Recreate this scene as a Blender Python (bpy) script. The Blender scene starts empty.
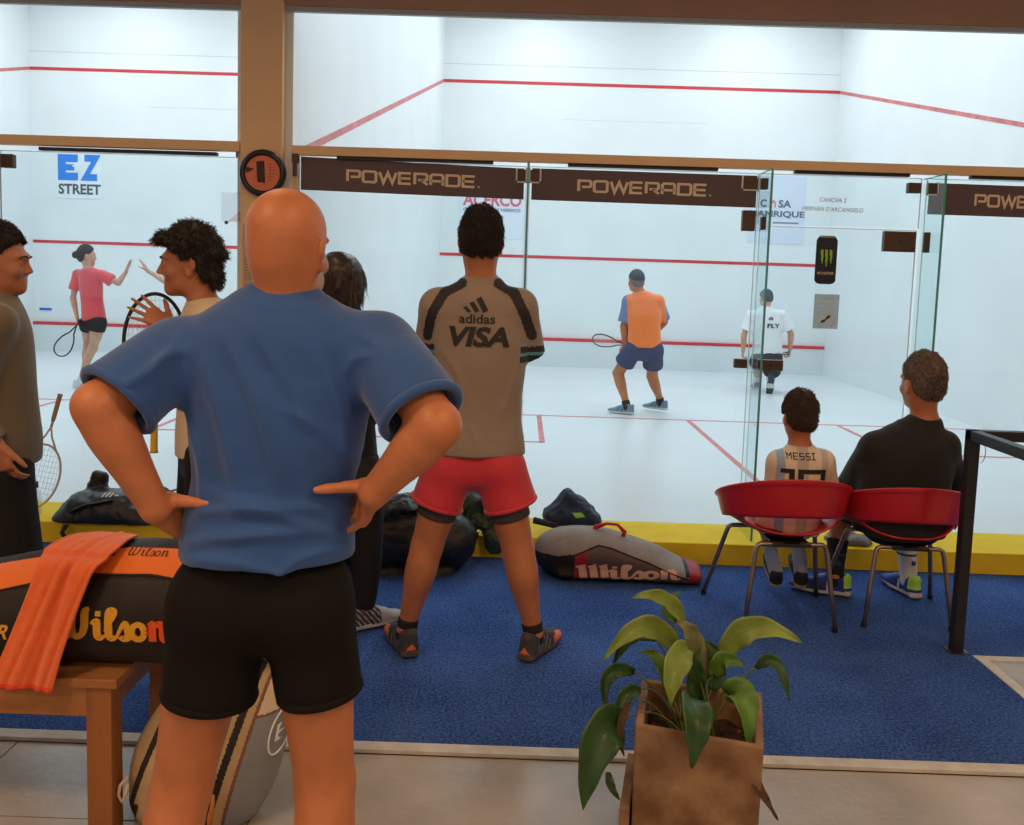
import bpy, bmesh, math, random
import numpy as np
from mathutils import Vector, Matrix
from mathutils.bvhtree import BVHTree
C = bpy.context.scene
COL = C.collection
R = math.radians
# ------------------------------------------------------------------ camera
# world: X right, Y into the court, Z up.  Spectator floor z = 0, court floor and yellow plinth z = CF.
# The rear glass of the courts stands in the plane Y = 0, the front walls at Y = 9.75.
CF = 0.13
CAM = np.array([1.3718, -5.5135, 1.6206])
PITCH, ROLL, YAW, FPX, SY = 0.0972, 0.03165, -0.0080, 919.56, -47.55
_F = np.array([math.sin(YAW)*math.cos(PITCH), math.cos(YAW)*math.cos(PITCH), -math.sin(PITCH)])
_R = np.array([math.cos(YAW), -math.sin(YAW), 0.0]); _U = np.cross(_R, _F)
_R, _U = math.cos(ROLL)*_R + math.sin(ROLL)*_U, -math.sin(ROLL)*_R + math.cos(ROLL)*_U
cd = bpy.data.cameras.new('camera'); cam = bpy.data.objects.new('camera', cd); COL.objects.link(cam)
cam.matrix_world = Matrix(((_R[0], _U[0], -_F[0], CAM[0]), (_R[1], _U[1], -_F[1], CAM[1]), (_R[2], _U[2], -_F[2], CAM[2]), (0, 0, 0, 1)))
cd.sensor_fit = 'HORIZONTAL'; cd.sensor_width = 36; cd.lens = FPX/1024*36; cd.shift_y = SY/1024
cd.clip_end = 100
C.camera = cam
def at(px, py, Y):
    """point of the plane Y = const that stands behind a pixel"""
    d = _F + _R*(px-512)/FPX - _U*(py-412.5-SY)/FPX
    return CAM + d*(Y-CAM[1])/d[1]
def fl(px, py, z=0.0):
    d = _F + _R*(px-512)/FPX - _U*(py-412.5-SY)/FPX
    return CAM + d*(z-CAM[2])/d[2]
# ------------------------------------------------------------------ light
C.view_settings.view_transform = 'Standard'; C.view_settings.look = 'None'
C.view_settings.exposure = 0.0; C.view_settings.gamma = 1.0; C.view_settings.use_curve_mapping = False
w = bpy.data.worlds.new('world'); C.world = w; w.use_nodes = True
w.node_tree.nodes['Background'].inputs[0].default_value = (0.6, 0.75, 1.0, 1); w.node_tree.nodes['Background'].inputs[1].default_value = 1.0
C.cycles.max_bounces = 10; C.cycles.diffuse_bounces = 5; C.cycles.transparent_max_bounces = 24
C.cycles.caustics_reflective = False; C.cycles.caustics_refractive = False
def area(name, loc, size, energy, col, rot=(0, 0, 0), sy=None, spread=180):
    l = bpy.data.lights.new(name, 'AREA'); l.energy = energy; l.color = col; l.size = size; l.spread = R(spread)
    if sy: l.shape = 'RECTANGLE'; l.size_y = sy
    o = bpy.data.objects.new(name, l); COL.objects.link(o); o.location = loc; o.rotation_euler = rot
    return o
COURT_LIGHTS = [(x, y) for x in (1.5, 4.9) for y in (1.6, 4.9, 8.0)] + [(x, y) for x in (-5.1, -2.0) for y in (1.6, 4.9, 8.0)]
for x, y in COURT_LIGHTS:
    area('court_lamp', (x, y, 6.05), 0.5, 46, (0.90, 0.97, 1.0), sy=1.6)
ROOM_LIGHTS = [(-3.0, -4.9), (-0.3, -4.9), (2.6, -5.0), (5.4, -4.9), (-1.6, -7.2), (1.2, -7.2), (4.0, -7.2)]
for x, y in ((-2.2, -1.9), (0.2, -2.2), (2.6, -2.0), (5.2, -1.9)):  # added fill row near the glass, brightens the column, lintel and heads
    area('room_and_fill_lamp', (x, y, 3.30), 0.5, 7, (1.0, 0.66, 0.38), sy=0.5)
for x, y in ROOM_LIGHTS:
    area('room_and_fill_lamp', (x, y, 3.30), 0.6, 34, (1.0, 0.62, 0.34), sy=0.6)

# ------------------------------------------------------------------ materials
MATS = {}
def mat(name, col, rough=0.6, metal=0.0, spec=0.4, noise=0.0, nscale=20.0, bump=0.0, bscale=200.0, col2=None, sss=0.0, coat=0.0, emit=0.0, detail=4.0, stretch=None, sheen=0.0):
    if name in MATS: return MATS[name]
    m = bpy.data.materials.new(name); m.use_nodes = True; nt = m.node_tree; N = nt.nodes; L = nt.links
    b = N['Principled BSDF']
    b.inputs['Roughness'].default_value = rough; b.inputs['Metallic'].default_value = metal
    b.inputs['Specular IOR Level'].default_value = spec
    b.inputs['Coat Weight'].default_value = coat
    b.inputs['Sheen Weight'].default_value = sheen
    if sss: b.inputs['Subsurface Weight'].default_value = sss; b.inputs['Subsurface Radius'].default_value = (0.012, 0.005, 0.003); b.inputs['Subsurface Scale'].default_value = 1.0
    c = (*col, 1)
    tc = N.new('ShaderNodeTexCoord'); vec = tc.outputs['Object']
    if stretch:
        mp = N.new('ShaderNodeMapping'); mp.inputs['Scale'].default_value = stretch; L.new(vec, mp.inputs[0]); vec = mp.outputs[0]
    if noise or col2:
        n = N.new('ShaderNodeTexNoise'); n.inputs['Scale'].default_value = nscale; n.inputs['Detail'].default_value = detail; L.new(vec, n.inputs['Vector'])
        rp = N.new('ShaderNodeValToRGB'); rp.color_ramp.elements[0].position = 0.3; rp.color_ramp.elements[1].position = 0.7
        if col2: c1 = (*col2, 1)
        else: c1 = tuple(max(0, v*(1-noise)) for v in col) + (1,); c = tuple(min(1, v*(1+noise*.5)) for v in col) + (1,)
        rp.color_ramp.elements[0].color = c1; rp.color_ramp.elements[1].color = c
        L.new(n.outputs['Fac'], rp.inputs[0]); L.new(rp.outputs[0], b.inputs['Base Color'])
    else: b.inputs['Base Color'].default_value = c
    if bump:
        n2 = N.new('ShaderNodeTexNoise'); n2.inputs['Scale'].default_value = bscale; n2.inputs['Detail'].default_value = 3; L.new(vec, n2.inputs['Vector'])
        bp = N.new('ShaderNodeBump'); bp.inputs['Strength'].default_value = bump; bp.inputs['Distance'].default_value = 0.01
        L.new(n2.outputs['Fac'], bp.inputs['Height']); L.new(bp.outputs[0], b.inputs['Normal'])
    if emit: b.inputs['Emission Color'].default_value = (*col, 1); b.inputs['Emission Strength'].default_value = emit
    MATS[name] = m; return m
def glass(name, tint, refl=1.0, rough=0.0):
    """thin architectural glass: clear transmission with a Fresnel reflection"""
    m = bpy.data.materials.new(name); m.use_nodes = True; nt = m.node_tree; N = nt.nodes; L = nt.links
    N.remove(N['Principled BSDF']); out = N['Material Output']
    t = N.new('ShaderNodeBsdfTransparent'); t.inputs[0].default_value = (*tint, 1)
    g = N.new('ShaderNodeBsdfGlossy'); g.inputs['Roughness'].default_value = rough; g.inputs[0].default_value = (refl,)*3 + (1,)
    fr = N.new('ShaderNodeFresnel'); fr.inputs[0].default_value = 1.45
    ge = N.new('ShaderNodeNewGeometry'); su = N.new('ShaderNodeMath'); su.operation = 'SUBTRACT'; su.use_clamp = True; L.new(fr.outputs[0], su.inputs[0]); L.new(ge.outputs['Backfacing'], su.inputs[1])   # the pane reflects at its outer faces only
    mx = N.new('ShaderNodeMixShader'); L.new(su.outputs[0], mx.inputs[0]); L.new(t.outputs[0], mx.inputs[1]); L.new(g.outputs[0], mx.inputs[2]); L.new(mx.outputs[0], out.inputs[0])
    return m
M_WALL = mat('white_court_plaster', (0.80, 0.84, 0.85), 0.42, spec=0.3, noise=0.035, nscale=1.3, detail=6)
M_FLOORC = mat('pale_court_floor', (0.72, 0.76, 0.79), 0.32, spec=0.4, noise=0.04, nscale=0.9, detail=5)
M_TIN = mat('tin_board', (0.70, 0.75, 0.77), 0.5, noise=0.04, nscale=2)
M_RED = mat('red_line_paint', (0.62, 0.045, 0.055), 0.5)
M_REDF = mat('faded_red_line_paint', (0.66, 0.20, 0.20), 0.5, noise=0.25, nscale=6)
M_YEL = mat('yellow_plinth_paint', (0.88, 0.62, 0.035), 0.7, spec=.12, noise=0.08, nscale=5)
M_TAN = mat('tan_painted_timber', (0.86, 0.58, 0.32), 0.65, spec=.2, noise=0.06, nscale=4)
M_SOFFIT = mat('brown_lintel_paint', (0.46, 0.27, 0.19), 0.6, noise=0.08, nscale=2)
M_GREY = mat('grey_metal_strip', (0.42, 0.45, 0.46), 0.5)
M_ROOM = mat('cream_room_wall', (0.62, 0.52, 0.42), 0.8, noise=0.05, nscale=2)
M_CEIL = mat('off_white_ceiling', (0.62, 0.56, 0.48), 0.8)
M_TRIMW = mat('white_floor_strip', (0.62, 0.60, 0.55), 0.6, noise=0.15, nscale=15)
M_BLACK = mat('black_plastic', (0.015, 0.015, 0.017), 0.45)
M_BRACK = mat('brown_metal_bracket', (0.10, 0.055, 0.035), 0.45, metal=0.3)
M_GEDGE = mat('teal_glass_edge', (0.10, 0.36, 0.32), 0.2, spec=0.6)
M_GLASS = glass('clear_court_glass', (0.945, 0.978, 0.985), .8)
M_FIN = glass('teal_tinted_fin_glass', (0.90, 0.97, 0.965), .8)

# ------------------------------------------------------------------ helpers
class MB:
    def __init__(s): s.v = []; s.f = []; s.mi = []; s.m = 0
    def add(s, vs, fs, m=None):
        o = len(s.v); s.v += [tuple(map(float, v)) for v in vs]
        for f in fs: s.f.append(tuple(i+o for i in f)); s.mi.append(s.m if m is None else m)
    def box(s, lo, hi, m=None):
        x0, y0, z0 = lo; x1, y1, z1 = hi
        s.add([(x0,y0,z0),(x1,y0,z0),(x1,y1,z0),(x0,y1,z0),(x0,y0,z1),(x1,y0,z1),(x1,y1,z1),(x0,y1,z1)],
              [(3,2,1,0),(4,5,6,7),(0,1,5,4),(1,2,6,5),(2,3,7,6),(3,0,4,7)], m)
        return s
    def obox(s, c, ax, ay, az, hx, hy, hz, m=None):
        c, ax, ay, az = map(np.array, (c, ax, ay, az)); vs = []
        for sz in (-1, 1):
            for sx, sy in ((-1,-1),(1,-1),(1,1),(-1,1)): vs.append(c+ax*sx*hx+ay*sy*hy+az*sz*hz)
        s.add(vs, [(3,2,1,0),(4,5,6,7),(0,1,5,4),(1,2,6,5),(2,3,7,6),(3,0,4,7)], m); return s
    def beam(s, a, b, wx, wy, up=(0, 0, 1), m=None):
        a, b = np.array(a, float), np.array(b, float); d = b-a; L = np.linalg.norm(d); d /= L
        x = np.cross(d, up); x = x/np.linalg.norm(x) if np.linalg.norm(x) > 1e-6 else np.array([1., 0, 0]); y = np.cross(x, d)
        return s.obox((a+b)/2, x, y, d, wx/2, wy/2, L/2, m)
    def tube(s, pts, r, n=10, m=None, closed=False, flat=None):
        P = [np.array(p, float) for p in pts]; k = len(P); rr = r if hasattr(r, '__len__') else [r]*k
        o = []; prev = None
        for i, p in enumerate(P):
            if closed: t = P[(i+1) % k]-P[i-1]
            else: t = P[min(i+1, k-1)]-P[max(i-1, 0)]
            t = t/(np.linalg.norm(t)+1e-12)
            if prev is None:
                a = np.array([0, 0, 1.]) if abs(t[2]) < .9 else np.array([1., 0, 0]); x = np.cross(t, a)
            else: x = prev-t*(prev@t)
            x = x/(np.linalg.norm(x)+1e-12); prev = x; y = np.cross(t, x)
            fx, fy = flat or (1, 1)
            for j in range(n):
                an = 2*math.pi*j/n; o.append(p+rr[i]*(x*math.cos(an)*fx+y*math.sin(an)*fy))
        fs = []
        for i in range(k if closed else k-1):
            for j in range(n): i2 = (i+1) % k; fs.append((i*n+j, i*n+(j+1) % n, i2*n+(j+1) % n, i2*n+j))
        if not closed: fs.append(tuple(range(n))[::-1]); fs.append(tuple((k-1)*n+j for j in range(n)))
        s.add(o, fs, m); return s
    def grid(s, fn, nu, nv, thick=0.0, m=None):
        """surface patch fn(u,v)->(x,y,z), given a thickness along its normal"""
        P = np.array([[fn(i/nu, j/nv) for j in range(nv+1)] for i in range(nu+1)], float)
        a = np.gradient(P, axis=0); b = np.gradient(P, axis=1); nr = np.cross(a, b); nr /= np.linalg.norm(nr, axis=2, keepdims=True)+1e-12
        A = P.reshape(-1, 3); W = nv+1; fs = [(i*W+j, (i+1)*W+j, (i+1)*W+j+1, i*W+j+1) for i in range(nu) for j in range(nv)]
        if not thick: s.add(A, fs, m); return s
        B = (P-nr*thick).reshape(-1, 3); o = len(A); fs2 = [tuple(q+o for q in f[::-1]) for f in fs]
        e = []
        for i in range(nu): e += [((i+1)*W, i*W, i*W+o, (i+1)*W+o), (i*W+nv, (i+1)*W+nv, (i+1)*W+nv+o, i*W+nv+o)]
        for j in range(nv): e += [(j, j+1, j+1+o, j+o), (nu*W+j+1, nu*W+j, nu*W+j+o, nu*W+j+1+o)]
        s.add(list(A)+list(B), fs+fs2+e, m); return s
    def poly(s, outline, z0, z1, m=None):
        """prism: outline in XY, extruded in Z (convex or simple)"""
        n = len(outline); vs = [(x, y, z0) for x, y in outline]+[(x, y, z1) for x, y in outline]
        s.add(vs, [tuple(range(n))[::-1], tuple(range(n, 2*n))]+[(i, (i+1) % n, n+(i+1) % n, n+i) for i in range(n)], m); return s
    def xf(s, M, start=0):
        A = np.array(s.v[start:], float); M = np.array(M); s.v[start:] = [tuple(q) for q in A@M[:3, :3].T+M[:3, 3]]; return s
    def build(s, name, mats, parent=None, smooth=False, bevel=0.0, seg=2):
        me = bpy.data.meshes.new(name); me.from_pydata(s.v, [], s.f)
        if not isinstance(mats, (list, tuple)): mats = [mats]
        for m in mats: me.materials.append(m)
        if len(mats) > 1: me.polygons.foreach_set('material_index', s.mi)
        me.update()
        return link(name, me, parent, smooth, bevel, seg)
def link(name, me, parent=None, smooth=False, bevel=0.0, seg=2):
    o = bpy.data.objects.new(name, me); COL.objects.link(o)
    if parent is not None:
        o.parent = parent
        me.transform(parent_world(parent).inverted())
    if smooth: me.polygons.foreach_set('use_smooth', [True]*len(me.polygons))
    if bevel:
        md = o.modifiers.new('bevel', 'BEVEL'); md.width = bevel; md.segments = seg; md.limit_method = 'ANGLE'; md.angle_limit = R(35)
        if smooth: md.harden_normals = False
    return o
def parent_world(p):
    M = Matrix.LocRotScale(p.location, p.rotation_euler, p.scale)
    while p.parent is not None:
        p = p.parent; M = Matrix.LocRotScale(p.location, p.rotation_euler, p.scale) @ M
    return M
def tag(o, label=None, cat=None, group=None, kind=None):
    for k, v in (('label', label), ('category', cat), ('group', group), ('kind', kind)):
        if v: o[k] = v
    return o
def thing(name, label, cat, loc=(0, 0, 0), group=None, rz=0.0):
    o = bpy.data.objects.new(name, None); COL.objects.link(o); o.location = tuple(map(float, loc)); o.rotation_euler = (0, 0, rz)
    o.empty_display_size = 0.1
    return tag(o, label, cat, group)
def struct(name, mb, m, **k): return tag(mb.build(name, m, **k), kind='structure')
def text_mesh(txt, size=1.0, bold=0.0, shear=0.0, space=1.0, extrude=0.0):
    """returns (verts Nx3, faces) of a line of text centred on the origin in the XY plane"""
    cu = bpy.data.curves.new('t', 'FONT'); cu.body = txt; cu.size = size; cu.shear = shear; cu.space_character = space
    cu.offset = bold; cu.extrude = extrude; cu.align_x = 'CENTER'; cu.align_y = 'CENTER'; cu.resolution_u = 3; cu.fill_mode = 'BOTH' if extrude else 'FRONT'
    o = bpy.data.objects.new('t', cu); COL.objects.link(o); dg = bpy.context.evaluated_depsgraph_get()
    me = o.evaluated_get(dg).to_mesh(); vs = np.array([v.co[:] for v in me.vertices]).reshape(-1, 3); fs = [tuple(p.vertices) for p in me.polygons]
    bpy.data.objects.remove(o); bpy.data.curves.remove(cu)
    return vs, fs
def put_text(mb, txt, origin, right, up, width, height=None, m=None, thick=0.002, **k):
    """flat lettering on a plane; origin = centre, right/up = unit vectors"""
    vs, fs = text_mesh(txt, **k)
    lo, hi = vs.min(0), vs.max(0); c = (lo+hi)/2; sx = width/(hi[0]-lo[0]); sy = (height/(hi[1]-lo[1])) if height else sx
    o, r, u = map(lambda q: np.array(q, float), (origin, right, up)); n = np.cross(r, u)
    W = [o+r*(v[0]-c[0])*sx+u*(v[1]-c[1])*sy for v in vs]
    mb.add(W, fs, m)
def stroke_poly(pts, w, slant=0.0):
    """2-D polyline -> quads of width w with mitred joints"""
    P = np.array(pts, float); n = len(P); L = []; Rr = []
    for i in range(n):
        d0 = P[i]-P[i-1] if i else P[1]-P[0]; d1 = P[i+1]-P[i] if i < n-1 else d0
        if np.allclose(P[0], P[-1]) and i in (0, n-1): d0 = P[-1]-P[-2]; d1 = P[1]-P[0]
        d0 = d0/np.linalg.norm(d0); d1 = d1/np.linalg.norm(d1); t = d0+d1; t = t/(np.linalg.norm(t)+1e-9); nn = np.array([-t[1], t[0]])
        c = max(.35, abs(nn@np.array([-d0[1], d0[0]]))); h = (w[i] if hasattr(w, '__len__') else w)/2/c
        L.append(P[i]+nn*h); Rr.append(P[i]-nn*h)
    return L+Rr, [(i, i+1, n+i+1, n+i) for i in range(n-1)]
def put_strokes(mb, strokes, origin, right, up, width, height, m=None):
    V = []; F = []
    for pts, w_ in strokes:
        v, f = stroke_poly(pts, w_); o = len(V); V += v; F += [tuple(q+o for q in g)[::-1] for g in f]
    V = np.array(V); lo, hi = V.min(0), V.max(0); c = (lo+hi)/2; s = (hi-lo)
    o, r, u = map(lambda q: np.array(q, float), (origin, right, up))
    mb.add([o+r*(v[0]-c[0])/s[0]*width+u*(v[1]-c[1])/s[1]*height for v in V], F, m)
XR, ZU = (1, 0, 0), (0, 0, 1)

# ================================================================== THE SETTING
# ---- spectator room
struct('floor', MB().box((-8, -9, -0.12), (9, 9.9, -0.012)), None or mat('grey_brown_floor_tile', (0.26, 0.23, 0.19), 0.38, spec=0.5, noise=0.2, nscale=2.5))
def tile_floor():
    mb = MB(); T = 0.62
    for i in range(-10, 1):
        for j in range(0, 16):
            x0, y1 = -.28+i*.9, -2.56-j*.42
            mb.box((x0+.003, y1-.417, -0.012), (min(x0+.897, 9), y1-.003, 0.0))
    for i in range(0, 3):
        for j in range(0, 6): x0, y1 = .62+i*3.8, -2.56-j*1.2; mb.box((x0+.003, y1-1.197, -0.012), (min(x0+3.797, 9), y1-.003, 0.0))
    for i in range(0, 8):
        for j in range(0, 2):
            x0, y0 = 3.45+i*.6, -2.5+j*.48
            mb.box((x0+.003, y0+.003, -0.012), (x0+.597, y0+.477, 0.0))
    return mb
m_tile = mat('stained_concrete_tile', (0.50, 0.46, 0.41), 0.34, spec=0.5, col2=(0.28, 0.26, 0.235), nscale=2.2, detail=8, bump=0.15, bscale=30)
struct('trim_1', tile_floor(), m_tile)
# ---- blue carpet (a loose-laid thing) with a pile
def carpet_mat():
    m = bpy.data.materials.new('blue_carpet_pile'); m.use_nodes = True; N = m.node_tree.nodes; L = m.node_tree.links; b = N['Principled BSDF']
    b.inputs['Roughness'].default_value = 0.95; b.inputs['Specular IOR Level'].default_value = 0.1; 
    tc = N.new('ShaderNodeTexCoord')
    n = N.new('ShaderNodeTexNoise'); n.inputs['Scale'].default_value = 95; n.inputs['Detail'].default_value = 4; L.new(tc.outputs['Object'], n.inputs[0])
    n2 = N.new('ShaderNodeTexNoise'); n2.inputs['Scale'].default_value = 2.2; n2.inputs['Detail'].default_value = 3; L.new(tc.outputs['Object'], n2.inputs[0])
    ad = N.new('ShaderNodeMath'); ad.operation = 'MULTIPLY_ADD'; ad.inputs[1].default_value = 0.75; L.new(n.outputs[0], ad.inputs[0])
    ml = N.new('ShaderNodeMath'); ml.operation = 'MULTIPLY'; ml.inputs[1].default_value = 0.25; L.new(n2.outputs[0], ml.inputs[0]); L.new(ml.outputs[0], ad.inputs[2])
    rp = N.new('ShaderNodeValToRGB'); rp.color_ramp.elements[0].position = .36; rp.color_ramp.elements[1].position = .64
    rp.color_ramp.elements[0].color = (0.014, 0.042, 0.17, 1); rp.color_ramp.elements[1].color = (0.075, 0.165, 0.48, 1)
    L.new(ad.outputs[0], rp.inputs[0]); L.new(rp.outputs[0], b.inputs['Base Color'])
    bp = N.new('ShaderNodeBump'); bp.inputs['Strength'].default_value = .8; bp.inputs['Distance'].default_value = .01; L.new(n.outputs[0], bp.inputs['Height']); L.new(bp.outputs[0], b.inputs['Normal'])
    return m
cp = MB(); random.seed(4)
cp.poly([(-7.9, -2.5), (3.42, -2.5), (3.42, -1.55), (7.9, -1.55), (7.9, -0.375), (-7.9, -0.375)], 0.0, 0.009)
tag(cp.build('carpet', carpet_mat()), 'royal blue carpet laid along the foot of the yellow plinth', 'carpet')
struct('trim_2', MB().box((-7.9, -2.555, 0.0), (3.47, -2.5, 0.013)).box((3.42, -2.5, 0.0), (3.465, -1.60, 0.013)).box((3.42, -1.60, 0), (7.9, -1.55, 0.006)), M_TRIMW)
# ---- yellow plinth under the glass
struct('trim_3', MB().box((-7.9, -0.37, 0), (7.9, 0.06, CF)), M_YEL, bevel=0.006)
# ---- room shell behind the camera
struct('wall_left', MB().box((-8.15, -9, 0), (-8, 0.0, 3.45)), M_ROOM)
struct('wall_right', MB().box((8.0, -9, 0), (8.15, 0.0, 3.45)), M_ROOM)
bw = MB()
for x0, x1 in ((-8, -6.2), (-3.4, -2.6), (0.2, 1.0), (3.8, 4.6), (7.4, 8)): bw.box((x0, -9.15, 0), (x1, -9, 3.45))
bw.box((-8, -9.15, 0), (8, -9, 1.0)).box((-8, -9.15, 2.3), (8, -9, 3.45))
struct('wall_back', bw, M_ROOM)
for n_, (x0, x1) in enumerate(((-6.2, -3.4), (-2.6, 0.2), (1.0, 3.8), (4.6, 7.4))):
    mb = MB()
    for a, b in ((x0, x0+.05), (x1-.05, x1), ((x0+x1)/2-.03, (x0+x1)/2+.03)): mb.box((a, -9.1, 1.0), (b, -9.02, 2.3))
    mb.box((x0, -9.1, 1.0), (x1, -9.02, 1.06)).box((x0, -9.1, 2.24), (x1, -9.02, 2.3)).box((x0, -9.09, 1.85), (x1, -9.03, 1.89))
    struct('window_%d' % (n_+1), mb, M_GREY)
struct('ceiling', MB().box((-8.15, -9.15, 3.45), (8.15, -0.06, 3.55)), M_CEIL)
struct('trim_4', MB().box((-8, -0.06, 3.125), (8, -0.02, 3.6)), M_SOFFIT)
struct('trim_5', MB().box((-8, -0.05, 3.095), (8, -0.022, 3.125)), M_GREY)
# ---- courts
HW = 6.3
struct('wall_front', MB().box((-6.74, 9.75, CF), (-0.34, 9.9, HW)).box((0, 9.75, CF), (6.4, 9.9, HW)), M_WALL)
struct('wall_divider', MB().box((-0.34, 0.02, 0.0), (0, 9.9, HW)), M_WALL)
struct('wall_court_left', MB().box((-6.9, 0.02, 0), (-6.74, 9.9, HW)), M_WALL)
struct('wall_court_right', MB().box((6.4, 0.02, 0), (6.56, 9.9, HW)), M_WALL)
struct('floor_court', MB().box((-6.74, 0.06, 0), (-0.34, 9.75, CF)).box((0, 0.06, 0), (6.4, 9.75, CF)), M_FLOORC)
struct('ceiling_court', MB().box((-6.9, 0, HW), (6.56, 9.9, HW+.1)).box((-6.9, -0.02, 3.10), (6.56, 0.0, HW)), M_WALL)
for x0 in (-6.74, 0.0):
    x1 = x0+6.4; e = 0.004
    ln = MB()
    ln.box((x0, 9.75-e, CF+4.57), (x1, 9.75, CF+4.62)).box((x0, 9.75-e, CF+1.78), (x1, 9.75, CF+1.83))
    struct('trim_6' if x0 < 0 else 'trim_7', ln, M_RED)
    tn = MB().box((x0, 9.70, CF), (x1, 9.75, CF+.43))
    struct('trim_8' if x0 < 0 else 'trim_9', tn, M_TIN)
    struct('trim_10' if x0 < 0 else 'trim_11', MB().box((x0, 9.69, CF+.43), (x1, 9.75, CF+.48)), M_RED, bevel=0.004)
    fm = MB(); z0, z1 = CF, CF+.002
    fm.box((x0, 4.26, z0), (x1, 4.31, z1)).box((x0+3.175, 0.06, z0), (x0+3.225, 4.26, z1))
    for a, b, c_ in ((x0, x0+1.6, x0+1.6), (x1-1.6, x1, x1-1.6)):
        fm.box((c_-.025, 2.66, z0), (c_+.025, 4.26, z1)).box((a, 2.66, z0), (b, 2.71, z1))
    struct('trim_12' if x0 < 0 else 'trim_13', fm, M_REDF)
    sl = MB()
    for xx, sgn in ((x0, 1), (x1, -1)):
        a = xx if sgn > 0 else xx-e; b = a+e
        za, zb = CF+2.13, CF+4.57
        sl.add([(a, 0, za), (b, 0, za), (b, 9.75, zb), (a, 9.75, zb), (a, 0, za+.05), (b, 0, za+.05), (b, 9.75, zb+.05), (a, 9.75, zb+.05)],
               [(3,2,1,0),(4,5,6,7),(0,1,5,4),(1,2,6,5),(2,3,7,6),(3,0,4,7)])
    struct('trim_14' if x0 < 0 else 'trim_15', sl, M_REDF)
    # fine panel seams of the front wall
    sm = MB().box((x0, 9.748, CF+4.86), (x1, 9.75, CF+4.872)).box((x0+1.93, 9.748, CF+4.03), (x1-2.1, 9.75, CF+4.036)).box((x0, 9.71, CF), (x1, 9.745, CF+.012))
    struct('trim_16' if x0 < 0 else 'trim_17', sm, mat('grey_seam', (0.60, 0.63, 0.63), 0.7))
# tan column end of the dividing wall
struct('trim_18', MB().box((-0.285, -0.10, CF), (-0.045, 0.02, 3.5)), M_TAN)
struct('trim_19', MB().box((-0.055, -0.03, CF), (0.0, 0.02, 3.2)), M_WALL)
# tan head beams over the glass, dark gasket strips under them
bmz = CF+2.155
struct('trim_20', MB().box((0.0, -0.05, bmz), (6.4, 0.02, bmz+.052)), M_TAN)
struct('trim_21', MB().box((-6.74, -0.05, bmz+.01), (-0.31, 0.02, bmz+.065)), M_TAN)
gk = MB()
for a, b in ((0.26, 1.18), (1.62, 2.5), (2.95, 3.62), (3.98, 5.0), (-1.5, -0.45), (-3.2, -1.9)): gk.box((a, -0.03, bmz-.018), (b, 0.012, bmz+.001))
struct('trim_22', gk, M_BLACK)
struct('trim_23', MB().box((0.0, -0.03, CF), (0.03, 0.012, bmz)), M_TAN)

# ================================================================== SIGNED-DISTANCE MODELLER (bodies, clothes, bags)
def V3(*a): return np.array(a if len(a) > 1 else a[0], float)
def nrm(v): v = np.array(v, float); return v/(np.linalg.norm(v)+1e-12)
def lerp(a, b, t): return np.array(a, float)*(1-t)+np.array(b, float)*t
class Prim:
    """one or more elliptic tapered segments, joined by plain union, blended into the field with radius k"""
    def __init__(s, segs, k=0.02, op='u', clip=(), flat=False, cell=None): s.segs = segs; s.k = k; s.op = op; s.clip = list(clip)
    def bbox(s):
        lo = np.min([np.minimum(a-max(ra), b-max(rb)) for a, b, ra, rb, u, fl in s.segs], 0); hi = np.max([np.maximum(a+max(ra), b+max(rb)) for a, b, ra, rb, u, fl in s.segs], 0)
        return lo, hi
def _r2(r): return (float(r[0]), float(r[1])) if hasattr(r, '__len__') else (float(r), float(r))
def seg(a, b, ra, rb=None, u=(1, 0, 0), k=0.02, op='u', clip=(), flat=(0, 0)):
    rb = ra if rb is None else rb
    return Prim([(V3(a), V3(b), _r2(ra), _r2(rb), V3(u), flat)], k, op, clip)
def tube(pts, radii, u=(1, 0, 0), k=0.02, op='u', clip=(), flat=(0, 0), sub=4):
    """smooth chain through stations; u = one right-vector or one per station"""
    P = [V3(p) for p in pts]; Q = [np.array(_r2(r)) for r in radii]; n = len(P)
    Us = [V3(q) for q in u] if hasattr(u[0], '__len__') else [V3(u)]*n
    def cr(A, i, t):
        p0, p1, p2, p3 = A[max(i-1, 0)], A[i], A[i+1], A[min(i+2, n-1)]
        return .5*((2*p1)+(p2-p0)*t+(2*p0-5*p1+4*p2-p3)*t*t+(3*p1-p0-3*p2+p3)*t**3)
    pp = []; rr = []; uu = []
    for i in range(n-1):
        for j in range(sub): t = j/sub; pp.append(cr(P, i, t)); rr.append(cr(Q, i, t)); uu.append(lerp(Us[i], Us[i+1], t))
    pp.append(P[-1]); rr.append(Q[-1]); uu.append(Us[-1])
    m = len(pp); sg = []
    for i in range(m-1): sg.append((pp[i], pp[i+1], tuple(rr[i]), tuple(rr[i+1]), nrm(uu[i]), (flat[0] if i == 0 else 0, flat[1] if i == m-2 else 0)))
    clip = list(clip)                                    # a flat end cuts the whole chain, not only its last link
    if flat[1]: clip.append((pp[-1], pp[-1]-pp[-2]))
    if flat[0]: clip.append((pp[0], pp[0]-pp[1]))
    return Prim(sg, k, op, clip)
def ell(c, r, f=(0, 1, 0), up=(0, 0, 1), k=0.02, op='u', clip=()):
    """ellipsoid: r = (right, forward, up)"""
    p = Prim([], k, op, clip); up = nrm(up); f = nrm(V3(f)-up*(V3(f)@up)); p.e = (V3(c), np.cross(f, up), f, up, V3(r)); return p
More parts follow.
